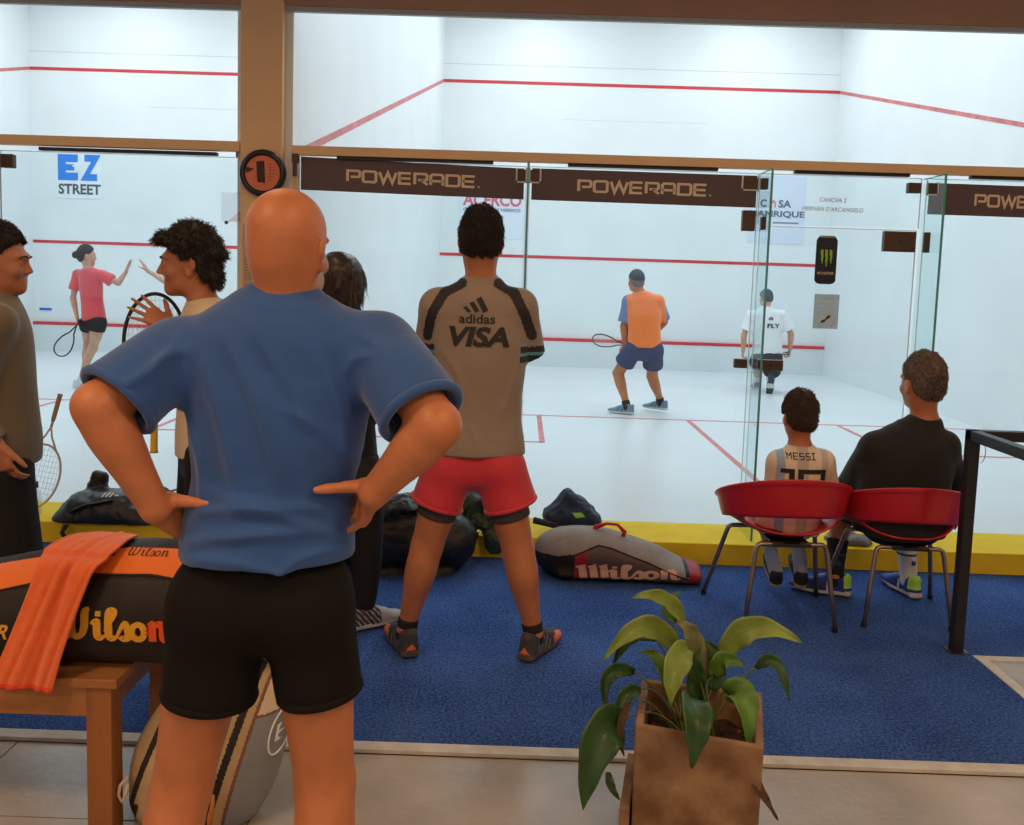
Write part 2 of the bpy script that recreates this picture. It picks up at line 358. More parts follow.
class Field:
    def __init__(s, prims, h, pad=0.03, lo=None, hi=None, noise=None):
        s.h = h; B = [s._bb(p) for p in prims if p.op == 'u']
        l = np.min([b[0] for b in B], 0)-pad if lo is None else V3(lo); g = np.max([b[1] for b in B], 0)+pad if hi is None else V3(hi)
        s.lo = l; s.n = np.ceil((g-l)/h).astype(int)+1
        s.D = np.full(s.n, 0.2, np.float32)
        for p in prims: s.apply(p)
    def _bb(s, p):
        if not p.segs: c, r_, f_, u_, rr = p.e; m = rr.max(); return c-m, c+m
        return p.bbox()
    def sub(s, lo, hi, m):
        a = np.clip(np.floor((lo-m-s.lo)/s.h).astype(int), 0, s.n); b = np.clip(np.ceil((hi+m-s.lo)/s.h).astype(int)+1, 0, s.n)
        return a, b
    def axes(s, a, b):
        X, Y, Z = [(s.lo[i]+s.h*np.arange(a[i], b[i])).astype(np.float32) for i in range(3)]
        return X[:, None, None], Y[None, :, None], Z[None, None, :]
    def apply(s, p):
        m = p.k+3*s.h; lo, hi = s._bb(p); a, b = s.sub(lo, hi, m)
        if (b <= a).any(): return
        X, Y, Z = s.axes(a, b); sl = tuple(slice(a[i], b[i]) for i in range(3))
        if not p.segs:
            c, r_, f_, u_, rr = p.e; x = X-c[0]; y = Y-c[1]; z = Z-c[2]
            q = [(x*w[0]+y*w[1]+z*w[2]) for w in (r_, f_, u_)]
            k1 = np.sqrt(sum((q[i]/rr[i])**2 for i in range(3))); k2 = np.sqrt(sum((q[i]/rr[i]**2)**2 for i in range(3)))+1e-6
            T = k1*(k1-1)/k2
        else:
            T = np.full(tuple(b-a), 9.0, np.float32)
            for A, B, ra, rb, u, fl in p.segs:
                mr = max(max(ra), max(rb)); l2 = np.minimum(A, B)-mr; h2 = np.maximum(A, B)+mr
                a2, b2 = s.sub(l2, h2, m); a2 = np.maximum(a2, a); b2 = np.minimum(b2, b)
                if (b2 <= a2).any(): continue
                x, y, z = s.axes(a2, b2); x = x-A[0]; y = y-A[1]; z = z-A[2]
                d = B-A; L2 = d@d; L = math.sqrt(L2)+1e-9; ax = d/L
                uu = u-ax*(u@ax)
                if np.linalg.norm(uu) < 1e-3: uu = np.cross(ax, (0.3, .9, .2))
                uu = nrm(uu); ww = np.cross(uu, ax)
                al = x*ax[0]+y*ax[1]+z*ax[2]; t = np.clip(al/L, 0, 1); zz = al-t*L
                px_ = x*uu[0]+y*uu[1]+z*uu[2]; py_ = x*ww[0]+y*ww[1]+z*ww[2]
                rx = ra[0]+(rb[0]-ra[0])*t; ry = ra[1]+(rb[1]-ra[1])*t; rz = np.minimum(rx, ry)
                k1 = np.sqrt((px_/rx)**2+(py_/ry)**2+(zz/rz)**2); k2 = np.sqrt((px_/rx**2)**2+(py_/ry**2)**2+(zz/rz**2)**2)+1e-4
                dd = k1*(k1-1)/k2
                if fl[0]: dd = np.maximum(dd, -al)
                if fl[1]: dd = np.maximum(dd, al-L)
                s2 = tuple(slice(a2[i]-a[i], b2[i]-a[i]) for i in range(3))
                T[s2] = np.minimum(T[s2], dd)
        for cp_, cn in p.clip: cn = nrm(cn); T = np.maximum(T, (X-cp_[0])*cn[0]+(Y-cp_[1])*cn[1]+(Z-cp_[2])*cn[2])
        F = s.D[sl]; k = p.k
        if p.op == 'u':
            if k > 0: hh = np.maximum(k-np.abs(F-T), 0); s.D[sl] = np.minimum(F, T)-hh*hh/(4*k)
            else: s.D[sl] = np.minimum(F, T)
        else:
            T = -T
            if k > 0: hh = np.maximum(k-np.abs(F-T), 0); s.D[sl] = np.maximum(F, T)+hh*hh/(4*k)
            else: s.D[sl] = np.maximum(F, T)
    def cut(s, p, n):
        """keep the side behind the plane (point, outward normal)"""
        n = nrm(n); X, Y, Z = s.axes(np.zeros(3, int), s.n); s.D = np.maximum(s.D, ((X-p[0])*n[0]+(Y-p[1])*n[1]+(Z-p[2])*n[2]).astype(np.float32)); return s
    def displace(s, fn):
        """fn(X,Y,Z) -> offset added to the distance near the surface"""
        band = np.abs(s.D) < 0.06; i, j, k = np.nonzero(band)
        s.D[band] += fn(s.lo[0]+s.h*i, s.lo[1]+s.h*j, s.lo[2]+s.h*k).astype(np.float32); return s
    def mesh(s, smooth=1):
        D = s.D; D[0], D[-1], D[:, 0], D[:, -1], D[:, :, 0], D[:, :, -1] = .1, .1, .1, .1, .1, .1
        S = D < 0; nx, ny, nz = D.shape
        c = np.zeros((nx-1, ny-1, nz-1), np.uint8)
        for i in (0, 1):
            for j in (0, 1):
                for k in (0, 1): c += S[i:nx-1+i, j:ny-1+j, k:nz-1+k]
        act = (c > 0) & (c < 8); I, J, K = np.nonzero(act); nv = len(I)
        idx = np.full(act.shape, -1, np.int64); idx[I, J, K] = np.arange(nv)
        acc = np.zeros((nv, 3)); cnt = np.zeros(nv)
        cor = [(0,0,0),(1,0,0),(0,1,0),(1,1,0),(0,0,1),(1,0,1),(0,1,1),(1,1,1)]
        val = [D[I+a, J+b, K+c_] for a, b, c_ in cor]
        for p, q in ((0,1),(2,3),(4,5),(6,7),(0,2),(1,3),(4,6),(5,7),(0,4),(1,5),(2,6),(3,7)):
            vp, vq = val[p], val[q]; mk = (vp < 0) != (vq < 0); t = np.where(mk, vp/np.where(mk, vp-vq, 1), 0)
            A = np.array(cor[p], float); B = np.array(cor[q], float)
            acc += mk[:, None]*(A+(B-A)*t[:, None]); cnt += mk
        V = (np.stack([I, J, K], 1)+acc/cnt[:, None])*s.h+s.lo
        quads = []
        for ax in range(3):
            o = [0, 0, 0]; o[ax] = 1
            s0 = S[:nx-o[0], :ny-o[1], :nz-o[2]]; s1 = S[o[0]:, o[1]:, o[2]:]
            ch = s0 != s1; b1, b2 = (ax+1) % 3, (ax+2) % 3
            ii = np.array(np.nonzero(ch)); ok = (ii[b1] > 0) & (ii[b2] > 0)
            for d in range(3): ok &= ii[d] < act.shape[d] if d != ax else ii[d] < act.shape[d]
            ii = ii[:, ok]; sg = s0[tuple(ii)]
            def at_(d1, d2): q = ii.copy(); q[b1] -= d1; q[b2] -= d2; return idx[tuple(q)]
            qd = np.stack([at_(0, 0), at_(1, 0), at_(1, 1), at_(0, 1)], 1)
            qd[~sg] = qd[~sg][:, ::-1]; quads.append(qd)
        Q = np.concatenate(quads); Q = Q[(Q >= 0).all(1)]
        for _ in range(smooth):
            A = np.zeros_like(V); n_ = np.zeros(nv)
            for k in range(4):
                a, b = Q[:, k], Q[:, (k+1) % 4]
                for x, y in ((a, b), (b, a)):
                    for d in range(3): A[:, d] += np.bincount(x, V[y, d], nv)
                    n_ += np.bincount(x, minlength=nv)
            V = V*.45+.55*A/np.maximum(n_, 1)[:, None]
        return V, Q
def vnoise(seed, scale, stretch=(1, 1, 1), oct=2):
    """cheap smooth pseudo-noise: sums of warped sines"""
    rs = np.random.RandomState(seed); Wv = rs.normal(size=(6*oct, 3)); ph = rs.uniform(0, 6.28, 6*oct)
    am = np.concatenate([np.full(6, .5**o) for o in range(oct)])
    fr = np.concatenate([np.full(6, scale*2**o) for o in range(oct)]); st = np.array(stretch, float)
    Wv = Wv/np.linalg.norm(Wv, axis=1, keepdims=True)*st
    def f(X, Y, Z):
        r = 0
        for w_, p_, a_, f_ in zip(Wv, ph, am, fr): r = r+a_*np.sin((X*w_[0]+Y*w_[1]+Z*w_[2])*f_+p_+1.1*np.sin((Y*w_[0]+Z*w_[1]+X*w_[2])*f_*.6+p_*2))
        return r/(am.sum()**.5)
    return f
def folds(lines):
    """cloth folds: each ((x,z),(x,z),width,amp) seen in the XZ plane, acts on the side ysgn"""
    def f(X, Y, Z, yc=0, ys=-1):
        r = 0
        for (x0, z0), (x1, z1), w_, a_ in lines:
            dx, dz = x1-x0, z1-z0; L2 = dx*dx+dz*dz; t = np.clip(((X-x0)*dx+(Z-z0)*dz)/L2, 0, 1)
            bow = .02*np.sin(t*3.1416); nx_, nz_ = -dz/math.sqrt(L2), dx/math.sqrt(L2)
            d = np.sqrt((X-x0-dx*t-nx_*bow)**2+(Z-z0-dz*t-nz_*bow)**2)
            r = r+a_*np.exp(-(d/w_)**2)*np.sin(np.clip(t, .02, .98)*3.1416)**.5
        return r
    return f
def sdf_obj(name, field, mats, parent=None, paint=None, smooth=2):
    V, Q = field.mesh(smooth)
    me = bpy.data.meshes.new(name); me.vertices.add(len(V)); me.vertices.foreach_set('co', V.astype(np.float32).ravel())
    me.loops.add(Q.size); me.loops.foreach_set('vertex_index', Q.astype(np.int32).ravel())
    me.polygons.add(len(Q)); me.polygons.foreach_set('loop_start', np.arange(0, Q.size, 4, dtype=np.int32)); me.polygons.foreach_set('loop_total', np.full(len(Q), 4, np.int32))
    if not isinstance(mats, (list, tuple)): mats = [mats]
    for m in mats: me.materials.append(m)
    me.update(calc_edges=True)
    if paint is not None:
        Cn = V[Q].mean(1); me.polygons.foreach_set('material_index', np.asarray(paint(Cn[:, 0], Cn[:, 1], Cn[:, 2]), np.int32))
    me.validate()
    return link(name, me, parent, smooth=True)

# ------------------------------------------------------------------ anatomy
def skin_mat(name, col, rough=0.45, spec=0.45):
    return mat(name, col, rough, spec=spec, noise=0.14, nscale=14, sss=0.12, bump=0.12, bscale=160)
def head_prims(c, f, u, s=1.0, face=True, neck=None, jaw=1.0, nose=1.0):
    """c = centre of the skull, f = where the face looks, u = up; s=1 -> 23.5 cm tall head"""
    u = nrm(u); f = nrm(V3(f)-u*(V3(f)@u)); r = np.cross(f, u)
    P = lambda x, y, z: c+(r*x+f*y+u*z)*s
    E = lambda x, y, z, a, b, cc, k=.02, op='u': ell(P(x, y, z), (a*s, b*s, cc*s), f, u, k*s, op)
    o = [E(0, -.012, .020, .0775, .094, .092), E(0, -.018, .045, .070, .083, .068, .03), E(0, .022, -.035, .062*jaw, .068, .085, .03), E(0, -.03, -.014, .066, .07, .064, .02)]
    o += [E(0, .063, -.098, .027*jaw, .024, .022, .03), E(.036, .015, -.075, .022, .042, .028, .02), E(-.036, .015, -.075, .022, .042, .028, .02)]
    for sg in (-1, 1):
        o += [E(sg*.079, -.006, -.018, .007, .019, .032, .008), E(sg*.088, -.016, -.004, .0055, .016, .024, .005), E(sg*.081, -.002, -.040, .006, .010, .012, .006)]
        o += [E(sg*.0865, -.002, -.016, .006, .008, .014, .004, 's')]
    if face:
        o += [E(0, .082, .024, .05, .014, .012, .022)]
        for sg in (-1, 1):
            o += [E(sg*.032, .098, -.004, .019, .018, .012, .012, 's'), E(sg*.04, .062, -.035, .022, .024, .02, .02), E(sg*.032, .0785, -.004, .0135, .0125, .0125, .004)]
            o += [seg(P(sg*.015, .096, .021), P(sg*.048, .080, .020), .0045*s, k=.008*s)]
        o += [seg(P(0, .087, .012), P(0, .1055*nose, -.033), .007*s, .0095*s, k=.012*s), E(.010, .094, -.038, .008, .009, .006, .008), E(-.010, .094, -.038, .008, .009, .006, .008)]
        for sg in (-1, 1): o.append(seg(P(sg*.023, .098, -.004), P(sg*.041, .094, -.004), .0046*s, k=.003*s, op='s'))
        o += [seg(P(-.02, .082, -.066), P(.02, .082, -.066), .0055*s, k=.006*s), seg(P(-.017, .080, -.078), P(.017, .080, -.078), .0065*s, k=.006*s), seg(P(-.022, .094, -.072), P(.022, .094, -.072), .0022*s, k=.003*s, op='s')]
    if neck is not None:
        n0, nr = neck
        o.append(tube([n0, lerp(n0, P(0, -.025, -.05), .5), P(0, -.025, -.045)], [(nr*1.15, nr*1.05), (nr*.97, nr*.97), (nr*.98, nr*1.0)], r, k=.035))
        for sg in (-1, 1): o.append(seg(n0+r*sg*.012*s+f*.02*s, P(sg*.040, -.008, -.06), nr*.42, nr*.26, k=.03))
    return o
def hand_prims(w, d, pn, side, s=1.0, curl=(.3, .35, .4, .45), thumb=(.75, .35), spread=.12, tcurl=.3, k=.007, tdir=None):
    """w wrist, d towards the fingers, pn palm normal (palm side), side = direction of the thumb"""
    d = nrm(d); pn = nrm(V3(pn)-d*(V3(pn)@d)); sd = np.cross(d, pn); sd = sd if sd@V3(side) > 0 else -sd
    o = [tube([w-d*.01*s, w+d*.03*s, w+d*.085*s], [(.026*s, .019*s), (.034*s, .016*s), (.040*s, .013*s)], sd, k=.012)]
    o.append(ell(w+d*.035*s+sd*.022*s+pn*.008*s, (.017*s, .030*s, .013*s), d, pn, k=.012))
    Ls = [(.042, .026, .020), (.046, .030, .022), (.043, .028, .021), (.034, .021, .018)]
    for i in range(4):
        off = .030-.0195*i; b = w+d*(.082-.004*abs(i-1.2))*s+sd*off*s
        a = spread*(1.2-i*.85); dd = nrm(d*math.cos(a)+sd*math.sin(a)); cu = curl[i]; ang = 0; p = b-dd*.01*s; first = True
        rr = (.0088, .0082, .0074, .0062) if i < 3 else (.0078, .0072, .0066, .0056)
        for j in range(3):
            ang += cu*(.7 if j == 0 else 1.0); q = p+(dd*math.cos(ang)+pn*math.sin(ang))*(Ls[i][j]+(.01 if j == 0 else 0))*s
            o.append(seg(p, q, rr[j]*s, rr[j+1]*s, k=.010 if j == 0 else .004)); p = q
    a, b2 = thumb; b = w+d*.018*s+sd*.024*s+pn*.004*s; td = nrm(d*math.cos(a)+sd*math.sin(a)+pn*b2)
    td = nrm(tdir) if tdir is not None else td; m1 = b+td*.042*s; td2 = nrm(td+d*tcurl*.6+pn*tcurl*.4); m2 = m1+td2*.032*s; td3 = nrm(td2+d*tcurl*.8); m3 = m2+td3*.024*s
    o += [seg(b, m1, .0150*s, .0120*s, k=.012), seg(m1, m2, .0115*s, .0105*s, k=.004), seg(m2, m3, .0105*s, .0085*s, k=.004)]
    return o
def limb_arm(S, E_, W, s=1.0, m=1.0):
    d = nrm(E_-S); d2 = nrm(W-E_); bk = nrm(d-d2+1e-6)
    return [tube([S, lerp(S, E_, .45), lerp(S, E_, .85), E_], [.052*s*m, .049*s*m, .041*s*m, .040*s*m], k=.03),
            tube([E_, lerp(E_, W, .25), lerp(E_, W, .65), W], [.040*s*m, .0445*s*m, .034*s*m, (.028*s*m, .025*s*m)], k=.018)]
def limb_leg(H, K, A, back, s=1.0, m=1.0):
    b = nrm(back); f = -b
    return [tube([H, lerp(H, K, .35), lerp(H, K, .8), K], [.088*s*(.7+.3*m), .082*s*(.7+.3*m), .062*s*m, .057*s*m], k=.03),
            tube([K, lerp(K, A, .28)+b*.018*s, lerp(K, A, .6)+b*.006*s, lerp(K, A, .88), A], [(.056*s*m, .056*s*m), (.058*s*m, .060*s*m), (.044*s*m, .045*s*m), .034*s*m, (.034*s*m, .038*s*m)], k=.02),
            ell(K+f*.018*s, (.04*s*m, .032*s*m, .045*s*m), f, (0, 0, 1), k=.03)]
def foot_prim(A, toe, s=1.0):
    t = nrm(toe); dn = V3(0, 0, -.045*s)
    return [tube([A, A+dn*.6+t*.03*s, A+dn+t*.11*s, A+dn*1.2+t*.16*s], [.030*s, (.022*s, .022*s), (.024*s, .014*s), (.022*s, .010*s)], np.cross(t, ZU), k=.02)]
def torso(stations, u, k=.03, **kw):
    return tube([p for p, r in stations], [r for p, r in stations], u, k=k, **kw)
def shoe(parent, A, toe, mats, s=1.0, up=(0, 0, 1), h=.0055, L=.285, paint=None, label=None, fat=1.0):
    """A = ankle joint, 8 cm above the sole; toe = direction of the toes. mats = upper, sole, accent"""
    u = nrm(up); t = nrm(V3(toe)-u*(V3(toe)@u)); r = np.cross(t, u); o = V3(A)-u*.085*s
    P = lambda x, y, z: o+(r*x*fat+t*y+u*z)*s
    pr = [tube([P(0, -.05, .03), P(.0, .02, .032), P(.0, .10, .03), P(0, .17, .026), P(0, .20, .022)], [(.036*s*fat, .030*s), (.038*s*fat, .032*s), (.046*s*fat, .030*s), (.044*s*fat, .024*s), (.032*s*fat, .018*s)], r, k=.01),
          tube([P(0, -.045, .04), P(0, -.05, .085)], [(.034*s*fat, .036*s), (.030*s*fat, .032*s)], r, k=.02), tube([P(0, -.03, .072), P(0, .04, .068), P(0, .11, .048)], [(.034*s*fat, .032*s), (.037*s*fat, .030*s), (.036*s*fat, .024*s)], r, k=.02),
          seg(P(0, .04, .072), P(0, .02, .108), (.026*s, .010*s), (.024*s, .008*s), r, k=.012),
          tube([P(0, -.07, .012), P(0, .0, .010), P(0, .10, .010), P(.0, .19, .014)], [(.037*s*fat, .014*s), (.037*s*fat, .013*s), (.049*s*fat, .013*s), (.036*s*fat, .012*s)], r, k=.006)]
    sub = [seg(P(0, -.018, .088), P(0, -.02, .13), (.027*s, .030*s), (.034*s, .045*s), r, k=.006, op='s')]
    F = Field(pr+sub, h); F.cut(P(0, 0, .0), -u)
    def pt(X, Y, Z):
        x = ((X-o[0])*r[0]+(Y-o[1])*r[1]+(Z-o[2])*r[2])/s; y = ((X-o[0])*t[0]+(Y-o[1])*t[1]+(Z-o[2])*t[2])/s; z = ((X-o[0])*u[0]+(Y-o[1])*u[1]+(Z-o[2])*u[2])/s
        m = np.where(z < .024+.010*np.clip(-y*8, -.3, 1), 1, 0)
        if len(mats) > 2: m = paint(x, y, z, m) if paint else np.where((m == 0) & (np.abs(np.mod(y+z*.6, .045)-.02) < .006) & (y > -.02) & (y < .10) & (z < .075) & (z > .03), 2, m)
        return m
    ob = sdf_obj('shoe', F, mats, parent, pt)
    if label: ob['label'] = label
    return ob
def sock(parent, A, K, r, m, top=.35, s=1.0, name='sock', h=.005):
    a = V3(A)-V3(0, 0, .02*s); b = lerp(A, K, top); F = Field([tube([a, lerp(a, b, .5), b], [r*1.02, r, r*1.06], flat=(0, 1), k=0)], h)
    return sdf_obj(name, F, m, parent)
def hair_cap(parent, c, f, u, s, m, fr=.03, back=-.075, slope=.55, th=.012, seed=1, amp=.003, freq=120, h=.005, side=0.0, blobs=0, br=.018, top=0.0, extra=(), name='hair', paint=None, mats=None, blob_z=-.02):
    """a close cap of hair: lies over the skull, cut by a slanted hair line (height fr at the front, back at the nape)"""
    u = nrm(u); f = nrm(V3(f)-u*(V3(f)@u)); r = np.cross(f, u); c = V3(c)
    P = lambda x, y, z: c+(r*x+f*y+u*z)*s
    pr = [ell(P(0, -.012, .024+top/2), ((.077+th*.75)*s, (.094+th)*s, (.094+th+top)*s), f, u, k=.02), ell(P(0, -.032, -.022), ((.067+th*.7)*s, (.068+th*.8)*s, .070*s), f, u, k=.02)]
    rnd = random.Random(seed)
    for i in range(blobs):
        a = rnd.uniform(0, 6.28); e = rnd.uniform(-.1, 1.3); ra = .08+th
        q = P(math.cos(a)*math.cos(e)*ra, math.sin(a)*math.cos(e)*(ra+.012)-.012, max(blob_z, math.sin(e)*ra+.024+top*.6)); b_ = br*rnd.uniform(.6, 1.2)*s
        pr.append(ell(q, (b_, b_, b_*rnd.uniform(.6, 1)), k=.006))
    pr += list(extra)
    F = Field(pr, h)
    nz = vnoise(seed, freq, (1, 1, .55)); F.displace(lambda X, Y, Z: amp*nz(X, Y, Z))
    X, Y, Z = F.axes(np.zeros(3, int), F.n); x = ((X-c[0])*r[0]+(Y-c[1])*r[1]+(Z-c[2])*r[2])/s; y = ((X-c[0])*f[0]+(Y-c[1])*f[1]+(Z-c[2])*f[2])/s; z = ((X-c[0])*u[0]+(Y-c[1])*u[1]+(Z-c[2])*u[2])/s
    # hair line: low at the nape, over the ears, high at the forehead
    yy = np.clip((y+.10)/.19, 0, 1); line = back+(fr+.028-back)*np.clip(yy*1.25-.12, 0, 1)**(1.5*slope+.3)
    ear = np.exp(-((y+.008)/.026)**4)*np.clip((np.abs(x)-.055)/.012, 0, 1); line = line+ear*np.maximum(0, .022-line)+side*ear*0
    nl = vnoise(seed+3, 150); line = line+.0035*nl(X+0*Y+0*Z, Y+0*X+0*Z, Z+0*X+0*Y)
    F.D = np.maximum(F.D, ((line-z)*s*.8).astype(np.float32))
    return sdf_obj(name, F, mats or m, parent, paint)
def strands(hair, c, u, f, m, n=2200, L=.016, r=.0011, lift=.30, seed=1, curl=0.0, down=0.0, s=1.0):
    """short tapering locks that lie over a hair mass, combed away from the crown"""
    me = hair.data; M = parent_world(hair.parent) if hair.parent else Matrix(); rs = np.random.RandomState(seed)
    P = np.empty(len(me.polygons)*3); me.polygons.foreach_get('center', P); P = P.reshape(-1, 3); N_ = np.empty(len(me.polygons)*3); me.polygons.foreach_get('normal', N_); N_ = N_.reshape(-1, 3)
    T = np.array(M.translation); P = P+T; cr = V3(c)+nrm(u)*.12*s-nrm(f)*.03*s; mb = MB(); idx = rs.choice(len(P), min(n, len(P)), replace=False)
    for i in idx:
        p, nn = P[i], N_[i]; t = p-cr; t = t-nn*(t@nn); t = nrm(t+V3(0, 0, -down)*.1) if np.linalg.norm(t) > 1e-5 else V3(f)
        t = nrm(t+rs.normal(size=3)*(.22+curl)); l = L*rs.uniform(.6, 1.3)*s; d = nrm(t+nn*lift*rs.uniform(.3, 1.5)); b = np.cross(t, nn)
        w_ = r*rs.uniform(.7, 1.5)*s*1.6; q0 = p-nn*.002; q1 = p+d*l*.55+nn*.0005; q2 = p+nrm(d+t*.5-nn*.15)*l
        mb.add([q0-b*w_, q0+b*w_, q0+nn*w_, q1-b*w_*.7, q1+b*w_*.7, q1+nn*w_*.8, q2], [(0, 1, 4, 3), (1, 2, 5, 4), (2, 0, 3, 5), (3, 4, 6), (4, 5, 6), (5, 3, 6)])
    o = mb.build('hair_strands', m, hair.parent); o['kind'] = 'stuff'; return o
def hem_ring(parent, c, d, rx, ry, m, u=(1, 0, 0), r=.006, name='hem'):
    d = nrm(d); a = nrm(V3(u)-d*(V3(u)@d)); b = np.cross(a, d); mb = MB(); mb.tube([V3(c)+a*rx*math.cos(t)+b*ry*math.sin(t) for t in np.linspace(0, 2*math.pi, 45)[:-1]], r, 8, closed=True, flat=(1, 1)); return mb.build(name, m, parent, smooth=True)
def wrap_text(mb, txt, c, width, height, direction, target, off=.003, right=(1, 0, 0), up=(0, 0, 1), cuts=2, m=None, strokes=None, **k):
    """lettering laid on a curved surface: c centre in front of the surface, direction = ray towards it"""
    if strokes is None: vs, fs = text_mesh(txt, **k)
    else:
        vs = []; fs = []
        for pts, w_ in strokes:
            v, f = stroke_poly(pts, w_); o = len(vs); vs += v; fs += [tuple(q+o for q in g)[::-1] for g in f]
        vs = np.array([(v[0], v[1], 0) for v in vs])
    bm = bmesh.new(); bv = [bm.verts.new(v) for v in vs]
    for f in fs:
        try: bm.faces.new([bv[i] for i in f])
        except ValueError: pass
    for _ in range(cuts):
        lo, hi = vs.min(0), vs.max(0); lim = (hi[0]-lo[0])/width*.02
        es = [e for e in bm.edges if e.calc_length() > lim]
        if es: bmesh.ops.subdivide_edges(bm, edges=es, cuts=1); bmesh.ops.triangulate(bm, faces=bm.faces[:])
    lo, hi = vs.min(0), vs.max(0); cc = (lo+hi)/2; sx = width/(hi[0]-lo[0]); sy = height/(hi[1]-lo[1]) if height else sx
    c, r, u, d = map(V3, (c, right, up, direction)); d = nrm(d); c = c-d*.5; W = []; bad = set()
    for i, v in enumerate(bm.verts):
        p = c+r*(v.co.x-cc[0])*sx+u*(v.co.y-cc[1])*sy
        hit = target.ray_cast(Vector(p), Vector(d), 2.0)
        if hit[0] is None: bad.add(i); W.append(p); continue
        W.append(V3(hit[0])-d*off)
    bm.verts.index_update()
    F = [tuple(v.index for v in f.verts) for f in bm.faces]; F = [f for f in F if not any(i in bad for i in f)]
    bm.free(); mb.add(W, F, m)
def bvh(o):
    me = o.data; M = parent_world(o.parent) if o.parent else Matrix(); return BVHTree.FromPolygons([M @ v.co for v in me.vertices], [tuple(p.vertices) for p in me.polygons])

# ------------------------------------------------------------------ figures
SIDES = ('L', 'R')
def figure(parent, J, mskin, s=1.0, h=.006, name='body', hands=None, m=1.0, trad=None, face=True, headk={}, feet=False, legs=True, neckr=.055, armm=1.0, paint=None, hs=1.0, extra=()):
    """one continuous body mesh from joints J (L/R are the person's own left and right)"""
    J = {k: V3(v) if not isinstance(v, (tuple, list)) or not hasattr(v[0], '__len__') else v for k, v in J.items()}
    u = nrm(J['shR']-J['shL']); uh = nrm(J['hpR']-J['hpL']); up = nrm((J['shR']+J['shL'])/2-(J['hpR']+J['hpL'])/2); fw = nrm(np.cross(up, u))
    hc = (J['hpR']+J['hpL'])/2; scn = (J['shR']+J['shL'])/2; sw = np.linalg.norm(J['shR']-J['shL'])/2
    t = trad or [(.155, .110), (.150, .108), (.135, .105), (.150, .115), (.150, .110), (.075, .065)]
    t = [(a*s, b*s) for a, b in t]
    mid = J.get('wst', lerp(hc, scn, .42))
    st = [hc-up*.03*s, hc+up*.08*s, mid, lerp(mid, scn, .6)+0*fw, scn-up*.04*s, J['nk']-up*.02*s]
    pr = [tube(st, t, [uh, uh, u, u, u, u], k=.03)]
    pr.append(tube([J['shL']-up*.01*s, scn+up*.02*s-fw*.01, J['shR']-up*.01*s], [(.05*s, .05*s), (.075*s, .060*s), (.05*s, .05*s)], fw, k=.04))
    for q, sg in (('L', -1), ('R', 1)):
        pr += limb_arm(J['sh'+q], J['el'+q], J['wr'+q], s, armm)
        if legs: pr += limb_leg(J['hp'+q], J['kn'+q], J['an'+q], J.get('bk'+q, -fw), s, m)
        if legs: pr += [ell(J['hp'+q]-fw*.03*s-uh*sg*.01-up*.03*s, (.08*s, .07*s, .08*s), fw, up, k=.04)]
        if legs: pr += foot_prim(J['an'+q], J['toe'+q], s)
        hd = (hands or {}).get(q)
        if hd: pr += hand_prims(J['wr'+q], **{**dict(s=s), **hd})
        else:
            d = nrm(J['wr'+q]-J['el'+q]); pr += hand_prims(J['wr'+q], d, V3(0, 1, 0) if abs(d[1]) < .8 else V3(0, 0, 1), V3(0, 0, 1), s*1.0, (.5, .5, .55, .6))
    pr += head_prims(J['hd'], J['hf'], J.get('hu', V3(0, 0, 1)), s*hs, face, (J['nk'], neckr*s), **headk)
    return sdf_obj(name, Field(pr+list(extra), h), mskin, parent, paint)
